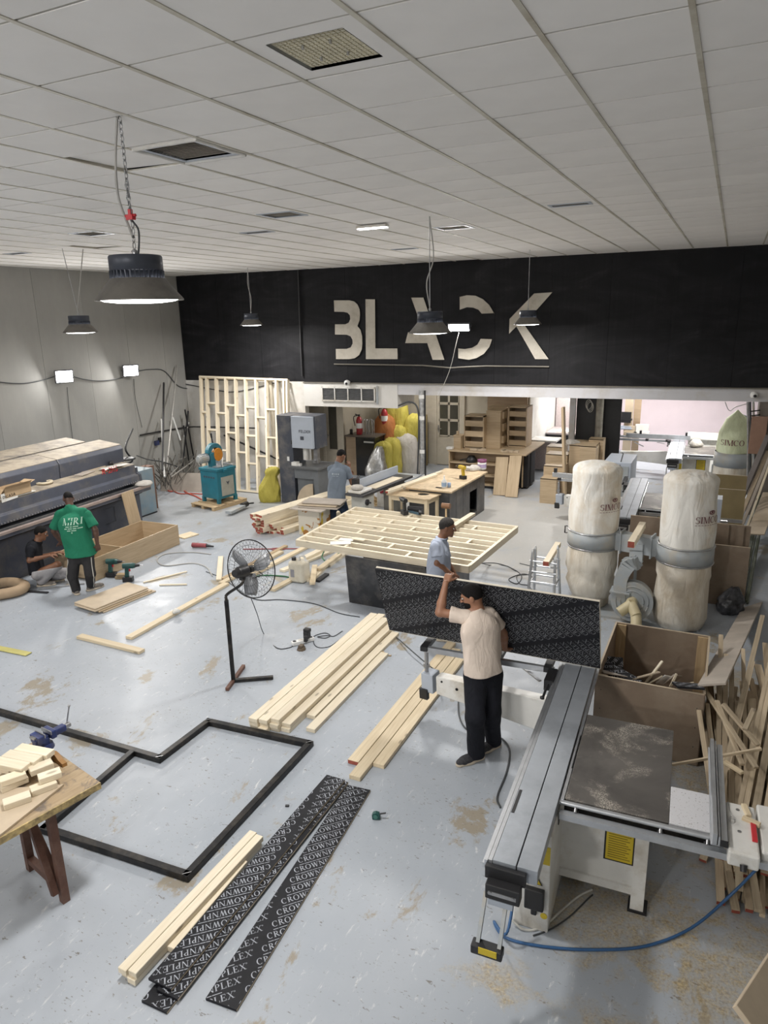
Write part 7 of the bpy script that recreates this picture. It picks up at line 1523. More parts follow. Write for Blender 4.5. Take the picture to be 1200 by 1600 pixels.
for k, (px, py, sx_, lab) in enumerate(((704, 696, .16, 'white scrap lying at the counter end'), (743, 698, .26, 'bundle of pale offcuts before the drawer unit'), (752, 701, .2, 'flat dusty offcut on the counter'), (790, 702, .15, 'pale offcut before the taller drawer unit'), (800, 701, .12, 'small offcut before the taller drawer unit'), (806, 700, .1, 'little block near the counter corner'), (786, 706, .18, 'thin offcut on the counter edge'))):
    q = MB(); c = Yp(px, py, 16.35); q.box((c.x, 16.32+.01*k, kz+.03), (sx_, .12, .05), Euler((0, 0, .3*k)).to_matrix()); tag(q.build('offcut', white_pl if k == 0 else mdf_light), lab, 'offcut')
c = V((Yp(736, 720, 16.3).x, 16.33, kz*.66+.015)); t = T('black_router', 'black hand tool lying on the counter shelf', 'tool', c); q = MB(); q.lathe([(.001, 0), (.14, 0), (.13, .08), (.07, .16), (.001, .17)], c, 16); q.build('body', black_pl, t); q = MB(); q.tube(curve_pts([c+V((-.1, 0, .08)), c+V((-.22, -.02, .05)), c+V((-.3, .0, .02))], 5), .015, 6); q.build('cord', black_pl, t)
for k, (p0, p1, w_, lab) in enumerate(((V((-4.62, 15.62, .01)), V((-4.66, 15.95, .86)), .30, 'oak board leaning on the counter end, nearer the door'), (V((-4.31, 15.55, .01)), V((-4.35, 16.0, .90)), .29, 'oak board leaning on the counter end, nearer the saw'))):
    plank(lab, p0, p1, w_, .02, oak, 'boards leaning on the counter', 'board', 'board', (0, 1, 0))
# ------------------------------------------------------------------ bright room: stone bench, trolley
Y4 = 20.4; q = MB(); xa, xb, zt4 = X_(826, Y4), Yp(894, 670, Y4).x, Yp(860, 676, Y4).z
t = T('stone_bench', 'speckled stone bench with a raised back in the small bright room', 'bench', ((xa+xb)/2, Y4+.6, 0)); q.bb((max(xa-.3, -4.68), Y4, zt4-.05), (xb+.6, Y4+1.3, zt4)); q.build('slab', terrazzo, t); q = MB(); q.bb((max(xa-.3, -4.68), Y4+.1, 0), (xb+.6, Y4+1.2, zt4-.05)); q.build('base', seam_black, t)
q = MB(); q.bb((max(-4.66, Yp(865, 650, 21.6).x), 21.6, zt4), (Yp(896, 650, 21.6).x+.4, 21.65, 2.1)); q.build('back_slab', terrazzo, t)
q = MB(); q.bb((Yp(868, 676, Y4).x, Y4+.1, zt4), (Yp(893, 676, Y4).x, Y4+.6, zt4+.03)); tag(q.build('white_tray', paper_white), 'white tray lying on the stone bench', 'tray')
Y5 = 18.6; xa, xb = Yp(829, 700, Y5).x, Yp(868, 700, Y5).x; t = T('white_stand', 'pale speckled stand with a white top before the stone bench', 'stand', ((xa+xb)/2, Y5+.3, 0)); z5 = Yp(845, 690, Y5).z
q = MB(); q.bb((xa, Y5, .05), (xb-.12, Y5+.5, z5)); q.build('body', terrazzo, t); q = MB(); q.bb((xa-.02, Y5-.05, z5), (xb+.02, Y5+.6, z5+.04)); q.build('top', white_enamel, t)
cable('wall_cable', 'white cable hanging from the ceiling of the small bright room', [Yp(826, 622, 19.0), Yp(832, 640, 19.0), Yp(826, 655, 19.0)], .008, white_cable)
# ------------------------------------------------------------------ stacked oak cabinets beside the black boards
def obox(label, px0, px1, pyt, pyb, Y, dpt=.45, m_=oak, nm='oak_cabinet', group='oak cabinets stacked before the black boards', extra=True):
    x0, x1 = Yp(px0, pyb, Y).x, Yp(px1, pyb, Y).x; z0, z1 = 0.0, Yp((px0+px1)/2, pyt, Y).z
    t = T(nm, label, 'cabinet', ((x0+x1)/2, Y+dpt/2, z0), group); th = .02
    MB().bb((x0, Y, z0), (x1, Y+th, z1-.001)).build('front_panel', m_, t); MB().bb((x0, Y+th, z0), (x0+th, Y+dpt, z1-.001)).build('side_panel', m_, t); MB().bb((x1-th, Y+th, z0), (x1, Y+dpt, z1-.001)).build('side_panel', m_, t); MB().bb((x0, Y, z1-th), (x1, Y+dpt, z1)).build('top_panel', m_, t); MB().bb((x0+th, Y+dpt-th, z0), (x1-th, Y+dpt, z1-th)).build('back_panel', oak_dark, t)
    return t
obox('low oak cabinet at the foot of the stack by the walkway', 843, 868, 748, 782, 15.3); obox('oak cabinet standing behind the lowest one by the walkway', 848, 880, 728, 770, 15.8); obox('pale topped oak cabinet at the head of the walkway stack', 851, 885, 710, 752, 16.4)
obox('oak crate behind the walkway stack', 853, 880, 698, 725, 17.0)
plank('tall oak board standing upright before the oak cabinets', P(882, 783, 0)+V((0, .05, .01)), V((Yp(880, 636, P(882, 783, 0).y+.1).x, P(882, 783, 0).y+.1, Yp(880, 636, P(882, 783, 0).y+.1).z)), .20, .05, oak, None, 'board', 'board', (1, 0, 0))
obox('wide oak cabinet with a rag on top before the black boards', 886, 926, 696, 775, 16.3, .8); obox('oak panel cabinet rising behind the dust bag', 903, 928, 697, 760, 16.2, .1, nm='oak_cabinet'); obox('oak cabinet against the narrow black gap', 917, 940, 686, 740, 16.85, .3)
q = MB(); c = Yp(893, 694, 16.6); q.lathe([(.001, 0), (.16, 0), (.18, .04), (.10, .10), (.001, .10)], V((c.x, 16.6, c.z)), 14, lambda th, z: 1+.2*math.sin(3*th)); tag(q.build('rag', white_sack), 'pale rag on the wide oak cabinet', 'rag')
for (px0, px1, pyt, pyb, Y, lab) in ((900, 932, 615, 690, 17.4, 'tall matt black board beside the grey pipe, above the oak cabinets'), (941, 970, 615, 745, 17.6, 'tall matt black board on the far side of the grey pipe')):
    x0, x1 = Yp(px0, 660, Y).x, Yp(px1, 660, Y).x; q = MB(); q.bb((x0, Y, 0), (x1, Y+.03, 2.62)); tag(q.build('black_board', plain('black_board', (.010, .010, .012), .5) if 'black_board' not in MATS else MATS['black_board']), lab, 'board')
q = MB(); c = Yp(936, 660, 17.3); q.lathe([(.085, 0), (.085, 2.62)], V((c.x, 17.3, 0)), 16, lambda th, z: 1+.05*math.sin(4*th+z*8)); tag(q.build('grey_pipe', plain('dusty_pipe', s2l(150, 146, 136), .6, .2, .3, 9)), 'dusty grey vertical pipe between the black boards', 'pipe')
q = MB(); c = Yp(920, 632, 17.37)
for k in range(3): q.tube([c+V((.07*math.cos(a_)+.02*k, 0, .12*math.sin(a_)-.03*k)) for a_ in np.linspace(0, 2*PI, 17)[:-1]], .008, 5, True)
tag(q.build('wire_coil', white_cable), 'coil of pale wire hanging before the black board', 'cable')
# ------------------------------------------------------------------ far panel saw, second grey saw, third bag, right-hand boards
far_saw = panel_saw('far grey panel saw in the bright room behind the beam', False); fs = P(1064, 752, 0)
move(far_saw, V((-.78, 17.6, 0)), math.radians(2))
saw2 = dup(far_saw, V((-1.15, 12.3, 0)), math.radians(2), 'grey panel saw half hidden behind the two dust bags')
saw2.name = 'panel_saw'
for o_, zz in ((far_saw, None), (saw2, None)): pass
q = MB(); 
t = T('crosscut_fence', 'long grey crosscut fence standing across the far panel saw', 'fence', (-1.6, 19.2, .9)); q.bb((-2.3, 19.25, .93), (-.75, 19.30, 1.04)); q.build('profile', alu, t)
for x in (-1.95, -.85): MB().bb((x-.02, 19.2, 1.04), (x+.03, 19.3, 1.12)).build('stop', black_pl, t)
t = T('crosscut_fence', 'grey crosscut fence reaching out behind the first dust bag', 'fence', (-2.4, 14.0, .9)); a, b_ = P(864, 741, .95), P(972, 752, .95); bar('profile', a, b_, .07, .09, alu, t); q = MB(); q.box(a+V((.05, 0, .08)), (.06, .06, .1)); q.build('stop', black_pl, t)
x0, x1 = Yp(942, 745, 15.0).x, Yp(985, 745, 15.0).x; q = MB(); zt6 = Yp(960, 722, 15.0).z
t = T('grey_cupboard', 'low pale grey cupboard standing behind the first dust bag', 'cupboard', ((x0+x1)/2, 15.3, 0)); q.bb((x0, 15.0, 0), (x1, 16.0, zt6)); q.build('body', light_grey, t, bevel=.01); MB().bb((x0+.05, 14.985, .08), (x1-.05, 15.0, zt6-.08)).build('door', duct_grey, t)
plank('dark rod leaning on the pale grey cupboard', Yp(966, 737, 14.9), Yp(974, 708, 15.2), .02, .02, black_pl, None, 'rod', 'rod')
for px0, px1, lab in ((975, 988, 'pale panel leaning beside the black board, first'), (989, 1000, 'pale panel leaning beside the black board, second')):
    q = MB(); x0, x1 = Yp(px0, 660, 21.0).x, Yp(px1, 660, 21.0).x; q.bb((x0, 21.0, 0), (x1, 21.05, 2.5)); tag(q.build('leaning_panel', oak_dark if px0 > 980 else mdf_light), lab, 'panel')
for px, py, w_, h_, m_, lab in ((978, 652, .28, .3, black_pl, 'black clamp bracket on the wall beside the leaning panels'), (1003, 672, .35, .32, paper_white, 'white paper box behind the far fence'), (985, 672, .3, .25, mdf_light, 'pale carton behind the far fence'), (978, 668, .3, .1, light_grey, 'grey small carton under the black bracket')):
    c = Yp(px, py, 20.9); q = MB(); q.box(c, (w_, .1, h_)); q.box(c+V((0, 0, -h_*.2)), (w_*1.2, .12, h_*.15)); tag(q.build('carton' if m_ is not black_pl else 'clamp_bracket', m_), lab, 'carton' if m_ is not black_pl else 'bracket')
q = MB(); c = Yp(1088, 682, 18.6); c.z = .90; q.lathe([(.001, 0), (.14, 0), (.16, .05), (.08, .16), (.001, .18)], c, 14, lambda th, z: 1+.2*math.sin(3*th+1)); tag(q.build('white_rag', white_sack), 'white rag lying on the far panel saw', 'rag')
wt = V((Yp(1105, 690, 19.3).x, 19.3, 0)); t = T('white_shelf', 'white low table at the foot of the bright far wall', 'table', wt); MB().bb((wt.x-.5, 19.3, .95), (wt.x+.55, 20.2, 1.0)).build('top', white_enamel, t); MB().bb((wt.x-.45, 19.4, 0), (wt.x+.5, 20.1, .95)).build('body', white_enamel, t)
# third dust bag
c = V((Yp(1142, 740, 17.0).x, 17.0, 0)); zt7 = Yp(1143, 640, 17.0).z; zb7 = Yp(1143, 705, 17.0).z; zr7 = Yp(1143, 727, 17.0).z
t = T('dust_collector', 'single dust collector with a pale green peaked bag near the far wall', 'dust collector', c); rb = .36
q = MB(); q.lathe([(rb, zb7), (rb*1.02, zb7+.1), (rb*.95, zb7+(zt7-zb7)*.45), (rb*.6, zb7+(zt7-zb7)*.78), (rb*.18, zt7-.06), (.01, zt7)], c, 36, lambda th, z: 1+.06*math.sin(3*th+1)); q.build('filter_bag', green_sack, t)
q = MB(); q.lathe([(rb*1.03, zr7), (rb*1.05, zr7), (rb*1.05, zb7), (rb*1.03, zb7)], c, 32); q.build('drum_ring', duct_grey, t); q = MB(); q.lathe([(rb*1.0, zr7), (rb*1.02, zr7-.25), (rb*.95, .2), (rb*.9, .05), (.01, .04)], c, 32, lambda th, z: 1+.03*math.sin(4*th+z*3)); q.build('collection_bag', dust_cloth_low, t)
quads, wl_ = text_quads('SIMCO', serif, .12); rr_ = rb*1.06; an0 = -2.35; q = MB()
for pl in quads: q.poly([c+V((rr_*math.cos(an0+x/rr_), rr_*math.sin(an0+x/rr_), zb7+.18+y)) for x, y in pl])
q.build('maker_print', MATS['bag_ink'], t)
for dx in (-.38, .38): MB().bar(c+V((dx, 0, 0)), c+V((dx, 0, zr7)), .04, .04, (1, 0, 0)).build('stand_post', duct_grey, t)
q = MB(); c2 = Yp(1158, 655, 17.4); q.lathe([(.001, .12), (.1, .08), (.12, 0), (.1, -.08), (.001, -.12)], c2, 16); q.cyl(c2+V((0, .0, -.1)), c2+V((0, .2, -1.4)), .02, n=8); tag(q.build('wall_fan', dark_grey), 'round dark wall lamp behind the peaked green bag', 'lamp')
for pts_, lab in ((((1133, 628), (1138, 640), (1143, 642)), 'thin wire holding the peaked green bag, nearer'), (((1170, 630), (1150, 636), (1143, 641)), 'thin wire from the post to the peaked green bag')):
    cable('hanging_wire', lab, [Yp(x, y, 17.0) for x, y in pts_], .008, steel)
for px, lab, col in ((1168, 'dark pipe running up the post beside the peaked bag', steel), (1172, 'second dark pipe up the post', rubber), (1177, 'pale pipe up the post at the beam end', duct_grey)):
    cable('riser_pipe', lab, [Wp(px, 628, -.06), Wp(px+1, 680, -.06), Wp(px, 745, -.06)], .022, col, 'pipe')
q = MB(); c = Wp(1184, 680, -.12); q.box(c, (.28, .05, .75), frame(WT)); tag(q.build('hung_board', plain('pink_wood', s2l(150, 118, 100), .6)), 'pinkish wooden board hung on the post below the bracket', 'board')
q = MB()
for z in (0, .07): q.tube([Wp(1172, 650-z*100, -.15), Wp(1188, 648-z*100, -.15)], .014, 6)
tag(q.build('bracket', black_steel), 'black double bracket on the post above the wooden panel', 'bracket')
# brown boards standing as a bin behind the collectors
def sheet(label, px0, px1, pyt, Y, m_, z0=0, th=.02, battens=()):
    x0, x1 = Yp(px0, pyt, Y).x, Yp(px1, pyt, Y).x; z1 = Yp((px0+px1)/2, pyt, Y).z; t = T('brown_sheet', label, 'board', ((x0+x1)/2, Y, z0)); MB().bb((x0, Y, z0), (x1, Y+th, z1)).build('sheet', m_, t)
    MB().bb((x0, Y-.001, z1), (x1, Y+th, z1+.004)).build('raw_edge', mdf_light, t)
    for f in battens: x = x0+(x1-x0)*f; MB().bb((x-.05, Y-.022, z0), (x+.05, Y, z1-.01)).build('batten', mdf, t)
    return t
sheet('big brown sheet standing right behind the dust bags', 968, 1174, 846, 10.55, mdf); sheet('brown sheet with battens behind the big brown sheet', 985, 1175, 814, 11.1, mdf, 0, .02, (.80, .92))
sheet('tan sheet standing at the back of the brown sheets', 1095, 1166, 764, 12.9, mdf_olive); sheet('tan low board across the back behind the dust bag', 1100, 1168, 742, 13.6, mdf_olive)
q = MB(); a, b_ = P(1097, 815, .95), P(1136, 814, .95); plank('pale grey rail sticking out behind the right dust bag', P(1098, 812, .9), P(1137, 816, .9), .05, .04, alu, None, 'rail', 'rail')
c = P(1111, 798, 1.14); q = MB(); q.box(c, (.28, .28, .44)); tag(q.build('white_case', light_grey), 'pale grey case behind the right dust bag', 'case')
# leaning bars, tubes and boards along the right-hand wall
def wlean(label, pa, ya_, za, pb, xb, w_, h_, m_, group='boards leaning along the right-hand wall', up=(-.2, -1, .45), nm='board', cat='board'):
    a = Yp(*pa, ya_) if za is None else P(*pa, za); b_ = Xp(*pb, xb) if xb < 5 else Yp(*pb, xb); return plank(label, a, b_, w_, h_, m_, group, nm, cat, up)
wlean('grey thick pole leaning furthest back along the wall', (1143, 815), None, .35, (1200, 682), 15.62, .09, .09, plain('grey_pole', s2l(120, 114, 112), .6))
wlean('pale board leaning next to the grey pole', (1152, 818), None, .35, (1200, 705), 15.4, .07, .03, mdf_light); wlean('narrow pale board leaning in the middle of the leaning boards', (1160, 820), None, .35, (1203, 712), 15.2, .05, .03, mdf_grey)
wlean('thin pale strip leaning among the boards', (1168, 822), None, .35, (1203, 724), 15.0, .04, .02, pine_pale); wlean('broad pale board leaning before the green tubes', (1180, 835), None, .4, (1205, 770), 15.0, .28, .02, mdf_light)
t = T('tube_bundle', 'bundle of dark olive tubes tied with tape leaning on the right-hand wall', 'tubes', P(1160, 935)); a0, b0 = P(1158, 938, .02), Xp(1203, 715, 1.05)
for k in range(14):
    off = V((random.uniform(-.09, .09), random.uniform(-.09, .09), 0)); MB().tube([a0+off, b0+off*.8], .018, 6).build('tube', green_tube, t)
m_ = a0.lerp(b0, .42); MB().cyl(m_, m_+(b0-a0).normalized()*.07, .135, n=16).build('tape', plain('bundle_tape', s2l(128, 124, 112), .6), t)
wlean('wide brown board leaning over the scrap bin corner onto the wall', (1112, 1070), None, .82, (1203, 893), 1.05, .24, .022, mdf_grey, None)
q = MB(); a = Xp(1195, 930, 1.1); q.box(V((1.12, a.y, .55)), (.02, .9, 1.1), Euler((0, .12, 0)).to_matrix()); tag(q.build('grey_sheet', plain('grey_blue_sheet', s2l(136, 142, 146), .5)), 'grey blue sheet standing on the right-hand wall', 'sheet')
# black plastic bag of rubbish
c = P(1136, 956); o = sdf_sack('plastic_bag', 'crumpled black and white printed bag in the corner by the brown sheet', c+V((.02, 0, 0)), .34, .30, .36, plain('printed_bag', (.05, .052, .06), .3, 0, .9, 13, .4), .3, (.05, 0), 8, True, [(0, .8), (.15, 1.0), (.5, .95), (.8, .7), (1, .35)], 'bag')
# scrap sticks piled along the wall behind the saw
rs = random.Random(12); GS = 'sticks of the scrap heap behind the panel saw'
for k in range(8):                      # eight layers, each laid in its own slightly turned direction
    az = (.10, -.06, .02, .16, -.12, .06, -.02, .12)[k]; el = .07+.013*k; xx = .20; yb_ = 4.80+rs.uniform(-.1, .1)
    while xx < 1.16:
        w_, h_ = rs.choice(((.045, .022), (.055, .028), (.035, .028), (.07, .02), (.05, .03)))
        xx += w_/2+.006; L_s = rs.uniform(1.5, 3.1); y0 = yb_+rs.uniform(-.2, .35)+(.7 if xx < .30 else 0)
        z0 = .018+.033*k; d_ = V((math.sin(az)*math.cos(el), math.cos(az)*math.cos(el), math.sin(el)))
        a = V((xx, y0, z0+(y0-yb_)*math.tan(el))); L_s = min(L_s, (1.22-xx)/d_.x if d_.x > .01 else 9, (xx-.10)/-d_.x if d_.x < -.01 and xx-.1 > .05 else 9)
        if L_s > .5: tag(bar('stick', a, a+d_*L_s, w_, h_, (scrap, red_end) if rs.random() < .4 else scrap, None), 'pale scrap stick in the heap piled behind the panel saw', 'stick', GS)
        xx += w_/2+.006+(rs.random() < .25)*rs.uniform(.02, .10)
for p, q_, z0, z1, lab in (((1104, 1082), (1182, 1200), .70, .55, 'long stick slanting down from the scrap bin across the heap'), ((1120, 1095), (1160, 1195), .7, .5, 'second stick slanting across the scrap heap'), ((1050, 1195), (1190, 1170), .45, .62, 'thin round rod lying level across the scrap heap'), ((1132, 1190), (1160, 1208), .5, .5, 'short thick board end on the scrap heap beside the fence'), ((1164, 1140), (1178, 1108), .75, .8, 'yellowish stick tilted the other way on the heap'), ((1130, 1100), (1185, 1165), .75, .6, 'broad stick slanting over the heap'), ((1092, 1110), (1110, 1230), .6, .3, 'flat board standing between the bin and the heap'), ((1105, 1100), (1118, 1235), .55, .3, 'second flat board between the bin and the heap')):
    plank(lab, P(*p, z0), P(*q_, z1), .04 if 'rod' not in lab else .02, .025, scrap if 'short' not in lab else pine, 'loose pieces on the scrap heap', 'stick', 'stick')
for p, q_, lab in (((1098, 1345), (1112, 1305), 'dark red-ended stub under the fence rail'), ((1128, 1388), (1122, 1300), 'pale stick poking out on the floor under the fence'), ((1150, 1425), (1132, 1330), 'long pale stick poking out furthest onto the floor'), ((1180, 1400), (1178, 1330), 'thick stub with a red end on the floor near the wall'), ((1060, 1322), (1075, 1312), 'short block on the floor under the extension table'), ((1195, 1385), (1192, 1320), 'dark stub on the floor at the wall')):
    plank(lab, P(*p, .03), P(*q_, .10), .055, .035, (scrap, red_end), 'stick ends on the floor under the fence', 'stick', 'stick')
wlean('pale board edge close to the camera in the corner of the hall', (1168, 1600), None, .9, (1240, 1480), .62, .16, .03, mdf_light, None)
q = MB(); c = P(275, 957, .045); q.lathe([(.001, 0), (.05, 0), (.055, .03), (.02, .06), (.001, .05)], c, 10, lambda th, z: 1+.3*math.sin(3*th)); tag(q.build('paper_scrap', paper_white), 'crumpled white paper scrap on the long pine board past the fan', 'paper')
# ------------------------------------------------------------------ people: smooth bodies from blended round limbs
import openvdb
from mathutils.bvhtree import BVHTree
def A3(v): return np.array((v[0], v[1], v[2]), dtype=np.float32)
class Field:
    def __init__(s): s.p = []
    def cap(s, a, b, ra, rb, k=.02, flat=None): s.p.append(('c', A3(a), A3(b), ra, rb, k, flat, 1)); return s
    def ball(s, c, r, k=.02): return s.cap(c, c, r, r, k)
    def ell(s, c, axes, radii, k=.02, sub=False): s.p.append(('e', A3(c), [A3(a) for a in axes], radii, None, k, None, -1 if sub else 1)); return s
    def mesh(s, name, vox, origin, cuts=(), noise_amp=0.0, seed=0, grow=0.0):
        lo = np.full(3, 9e9); hi = -lo
        for t, a, b, ra, rb, k, fl, sg in s.p:
            if t == 'c': r = max(ra, rb)*1.5+.03; lo = np.minimum(lo, np.minimum(a, b)-r); hi = np.maximum(hi, np.maximum(a, b)+r)
            else: r = max(ra)+.03; lo = np.minimum(lo, a-r); hi = np.maximum(hi, a+r)
        for t, a, b, ra, rb, k, fl, sg in ():
            pass
        n = np.ceil((hi-lo)/vox).astype(int)+3; D = np.full(n, .3, dtype=np.float32)
        ax = [lo[i]+vox*np.arange(n[i], dtype=np.float32) for i in range(3)]
        for t, a, b, ra, rb, k, fl, sg in s.p:
            if t == 'c': r = max(ra, rb)*1.6+k+3*vox+.01; l2, h2 = np.minimum(a, b)-r, np.maximum(a, b)+r
            else: r = max(ra)+k+3*vox+.01; l2, h2 = a-r, a+r
            i0 = np.clip(((l2-lo)/vox).astype(int), 0, n-1); i1 = np.clip(((h2-lo)/vox).astype(int)+2, 1, n)
            sl = tuple(slice(i0[i], i1[i]) for i in range(3))
            X, Y, Z = np.meshgrid(ax[0][sl[0]], ax[1][sl[1]], ax[2][sl[2]], indexing='ij', sparse=False)
            if t == 'c':
                q = np.stack([X-a[0], Y-a[1], Z-a[2]], -1); d = b-a
                if fl is not None:
                    nn, sc = A3(fl[0]), fl[1]; q = q + (q @ nn)[..., None]*nn*(1/sc-1); d = d + nn*(d @ nn)*(1/sc-1)
                L = float(d @ d); tt = np.clip((q @ d)/L, 0, 1) if L > 1e-9 else np.zeros(X.shape, np.float32)
                dd = np.linalg.norm(q-tt[..., None]*d, axis=-1)-(ra+(rb-ra)*tt)
                if fl is not None: dd = dd*min(1, fl[1]**.5)
            else:
                q = np.stack([X-a[0], Y-a[1], Z-a[2]], -1); m = np.stack(b, 1)
                e = q @ m; rr_ = np.array(ra, np.float32); k0 = np.linalg.norm(e/rr_, axis=-1); k1 = np.linalg.norm(e/(rr_*rr_), axis=-1)+1e-6; dd = k0*(k0-1)/k1
            C = D[sl]
            if sg > 0: h = np.clip(.5+.5*(C-dd)/k, 0, 1); D[sl] = C*(1-h)+dd*h-k*h*(1-h)
            else: h = np.clip(.5-.5*(C+dd)/k, 0, 1); D[sl] = C*(1-h)-dd*h+k*h*(1-h)
        if grow: D -= grow
        if noise_amp:
            rs = np.random.default_rng(seed); X, Y, Z = np.meshgrid(*ax, indexing='ij', sparse=True)
            for _ in range(6):
                w_ = rs.normal(size=3)*np.array((16, 16, 9)); D += noise_amp/2.4*np.sin(w_[0]*X+w_[1]*Y+w_[2]*Z+rs.uniform(0, 6)+2*np.sin(9*Z+rs.uniform(0, 6))).astype(np.float32)
        X, Y, Z = np.meshgrid(*ax, indexing='ij', sparse=True)
        for c, nv in cuts:                     # keep the side the normal points away from
            nv = A3(V(nv).normalized()); np.maximum(D, (X-c[0])*nv[0]+(Y-c[1])*nv[1]+(Z-c[2])*nv[2], out=D)
        g_ = openvdb.FloatGrid(.3); g_.copyFromArray(np.ascontiguousarray(D, dtype=np.float64)); pts, tri, quad = g_.convertToPolygons(0.0, .02)
        pts = pts*vox+lo-A3(origin); me = bpy.data.meshes.new(name)
        fs = [list(f[::-1]) for f in tri]+[list(f[::-1]) for f in quad]
        me.from_pydata(pts.tolist(), [], fs); me.update()
        me.polygons.foreach_set('use_smooth', [True]*len(me.polygons)); return me
def hand(F, wr, dirv, pn, curl, side, s=1.0, spread=.012):
    """wr wrist, dirv along the palm, pn palm normal (the way the fingers close), side = +1/-1 where the thumb sits"""
    d = V(dirv).normalized(); pn = V(pn); pn = (pn-d*pn.dot(d)).normalized(); sd = d.cross(pn)*side
    kn = V(wr)+d*.085*s
    F.cap(wr, kn-d*.01, .026*s, .028*s, .012, (pn, .55)); F.cap(V(wr)+d*.04*s-sd*.020*s, kn-sd*.026*s, .017*s, .015*s, .012); F.cap(V(wr)+d*.04*s+sd*.02*s, kn+sd*.026*s, .018*s, .015*s, .012)
    for i, (o, L, r) in enumerate(((.032, .070, .0092), (.011, .080, .0096), (-.011, .074, .0092), (-.031, .058, .0082))):
        p = kn+sd*o*s; a = curl*(1+.06*i); dd = (d+sd*o*.6).normalized(); ang = 0
        for j, fr in enumerate((.46, .31, .25)):
            ang += a*(.75, 1.0, .7)[j]; q = p+(dd*math.cos(ang)+pn*math.sin(ang))*L*fr*s; F.cap(p, q, r*s*(1-.08*j), r*s*(.94-.08*j), .004); p = q
    p = V(wr)+d*.030*s+sd*.024*s; td = (d*.65+sd*.62+pn*.35).normalized()
    for j, (L, r) in enumerate(((.042, .0125), (.032, .0105), (.026, .0095))):
        q = p+td*L*s; F.cap(p, q, r*s, r*s*.92, .006 if j else .012); p = q; td = (td+d*.25+pn*.30*min(1, curl+.3)-sd*.12).normalized()
def person(name, label, base, J, mats, o=None):
    o = dict(o or {}); vox = o.get('vox', .006); s = o.get('s', 1.0); t = T(name, label, 'person', base); org = V(base)
    f, u = V(J['face']).normalized(), V(J.get('up', (0, 0, 1))); u = (u-f*u.dot(f)).normalized(); sd = f.cross(u)   # sd: the person's right
    hc = V(J['head']); hp = lambda a, b_, c: hc+sd*a*s+f*b_*s+u*c*s
    skin = Field()
    skin.ell(hp(0, -.012, .022), (sd, f, u), (.076*s, .096*s, .100*s), .02).ell(hp(0, .028, -.055), (sd, f, u), (.056*s, .066*s, .062*s), .03).ball(hp(0, .072, -.098), .022*s, .02)
    skin.cap(hp(-.03, .082, .030), hp(.03, .082, .030), .012*s, .012*s, .015).ell(hp(-.032, .103, .012), (sd, f, u), (.018*s, .016*s, .012*s), .012, True).ell(hp(.032, .103, .012), (sd, f, u), (.018*s, .016*s, .012*s), .012, True)
    skin.cap(hp(0, .090, .018), hp(0, .112, -.022), .008*s, .0125*s, .010).cap(hp(-.012, .100, -.026), hp(.012, .100, -.026), .008*s, .008*s, .006)
    skin.cap(hp(-.018, .086, -.056), hp(.018, .086, -.056), .0075*s, .0075*s, .006).cap(hp(-.016, .085, -.068), hp(.016, .085, -.068), .008*s, .008*s, .006)
    for q in (-1, 1): skin.ell(hp(q*.078, -.012, -.005), (sd, f, u), (.012*s, .022*s, .032*s), .006)
    nk = V(J['neck']); skin.cap(nk-u*.02, hp(0, -.022, -.05), .062*s, .054*s, .03)
    ch, pv = V(J['chest']), V(J['pelvis']); fw = V(J.get('front', J['face'])); fw.z = 0; fw.normalize()
    tw = o.get('torso', 1.0); fl = (fw, .68)
    def torso(F, g=0.0, k=.05):
        shm = (V(J['sh'][0])+V(J['sh'][1]))/2; side = (V(J['sh'][1])-V(J['sh'][0])).normalized()
        F.cap(V(J['sh'][0])+side*.045*s, V(J['sh'][1])-side*.045*s, .070*s+g, .070*s+g, k, (fw, .85)); F.cap(ch-side*.055*s*tw, ch+side*.055*s*tw, .115*s*tw+g, .115*s*tw+g, k, fl)
        F.cap(ch-side*.05*s, pv-side*.045*s, .115*s*tw+g, .105*s*tw+g, k, fl); F.cap(ch+side*.05*s, pv+side*.045*s, .115*s*tw+g, .105*s*tw+g, k, fl); F.cap(shm, nk+V((0, 0, .0)), .075*s+g, .055*s+g, k)
    torso(skin, -.016*s)
    for i in (0, 1):
        a, e, w_ = V(J['sh'][i]), V(J['el'][i]), V(J['wr'][i]); skin.cap(a, e, .044*s, .040*s, .03).cap(e, e.lerp(w_, .3), .041*s, .042*s, .02).cap(e.lerp(w_, .3), w_, .042*s, .026*s, .02)
        hand(skin, w_, J['hd'][i], J['pn'][i], J['curl'][i], J['thumb'][i], s*1.0)
        h, kn, an = V(J['hip'][i]), V(J['knee'][i]), V(J['ankle'][i]); skin.cap(h, kn, .080*s, .056*s, .04).cap(kn, kn.lerp(an, .35), .056*s, .054*s, .03).cap(kn.lerp(an, .35), an, .054*s, .040*s, .03)
        skin.cap(an, an.lerp(V(J['toe'][i]), .5), .034*s, .024*s, .02)
    body = link('body', skin.mesh('body', vox, org), mats['skin'], t, org)
    # shirt
    sh = Field(); torso(sh, .016*s, .05); hem = V(J['hem']); tr = J.get('trunk', (0, 0, 1)); cuts = [(hem, V(tr)*-1)]
    low = pv + (pv-ch).normalized()*.10; side = (V(J['sh'][1])-V(J['sh'][0])).normalized(); loose = o.get('loose', .018)
    sh.cap(ch-side*.05*s, low-side*.055*s, (.118*tw+loose)*s, (.112*tw+loose*1.6)*s, .05, (fw, .80)).cap(ch, low, (.118*tw+loose)*s, (.112*tw+loose*1.6)*s, .05, (fw, .84)).cap(ch+side*.05*s, low+side*.055*s, (.118*tw+loose)*s, (.112*tw+loose*1.6)*s, .05, (fw, .74))
    sl_ = o.get('sleeve', .62)
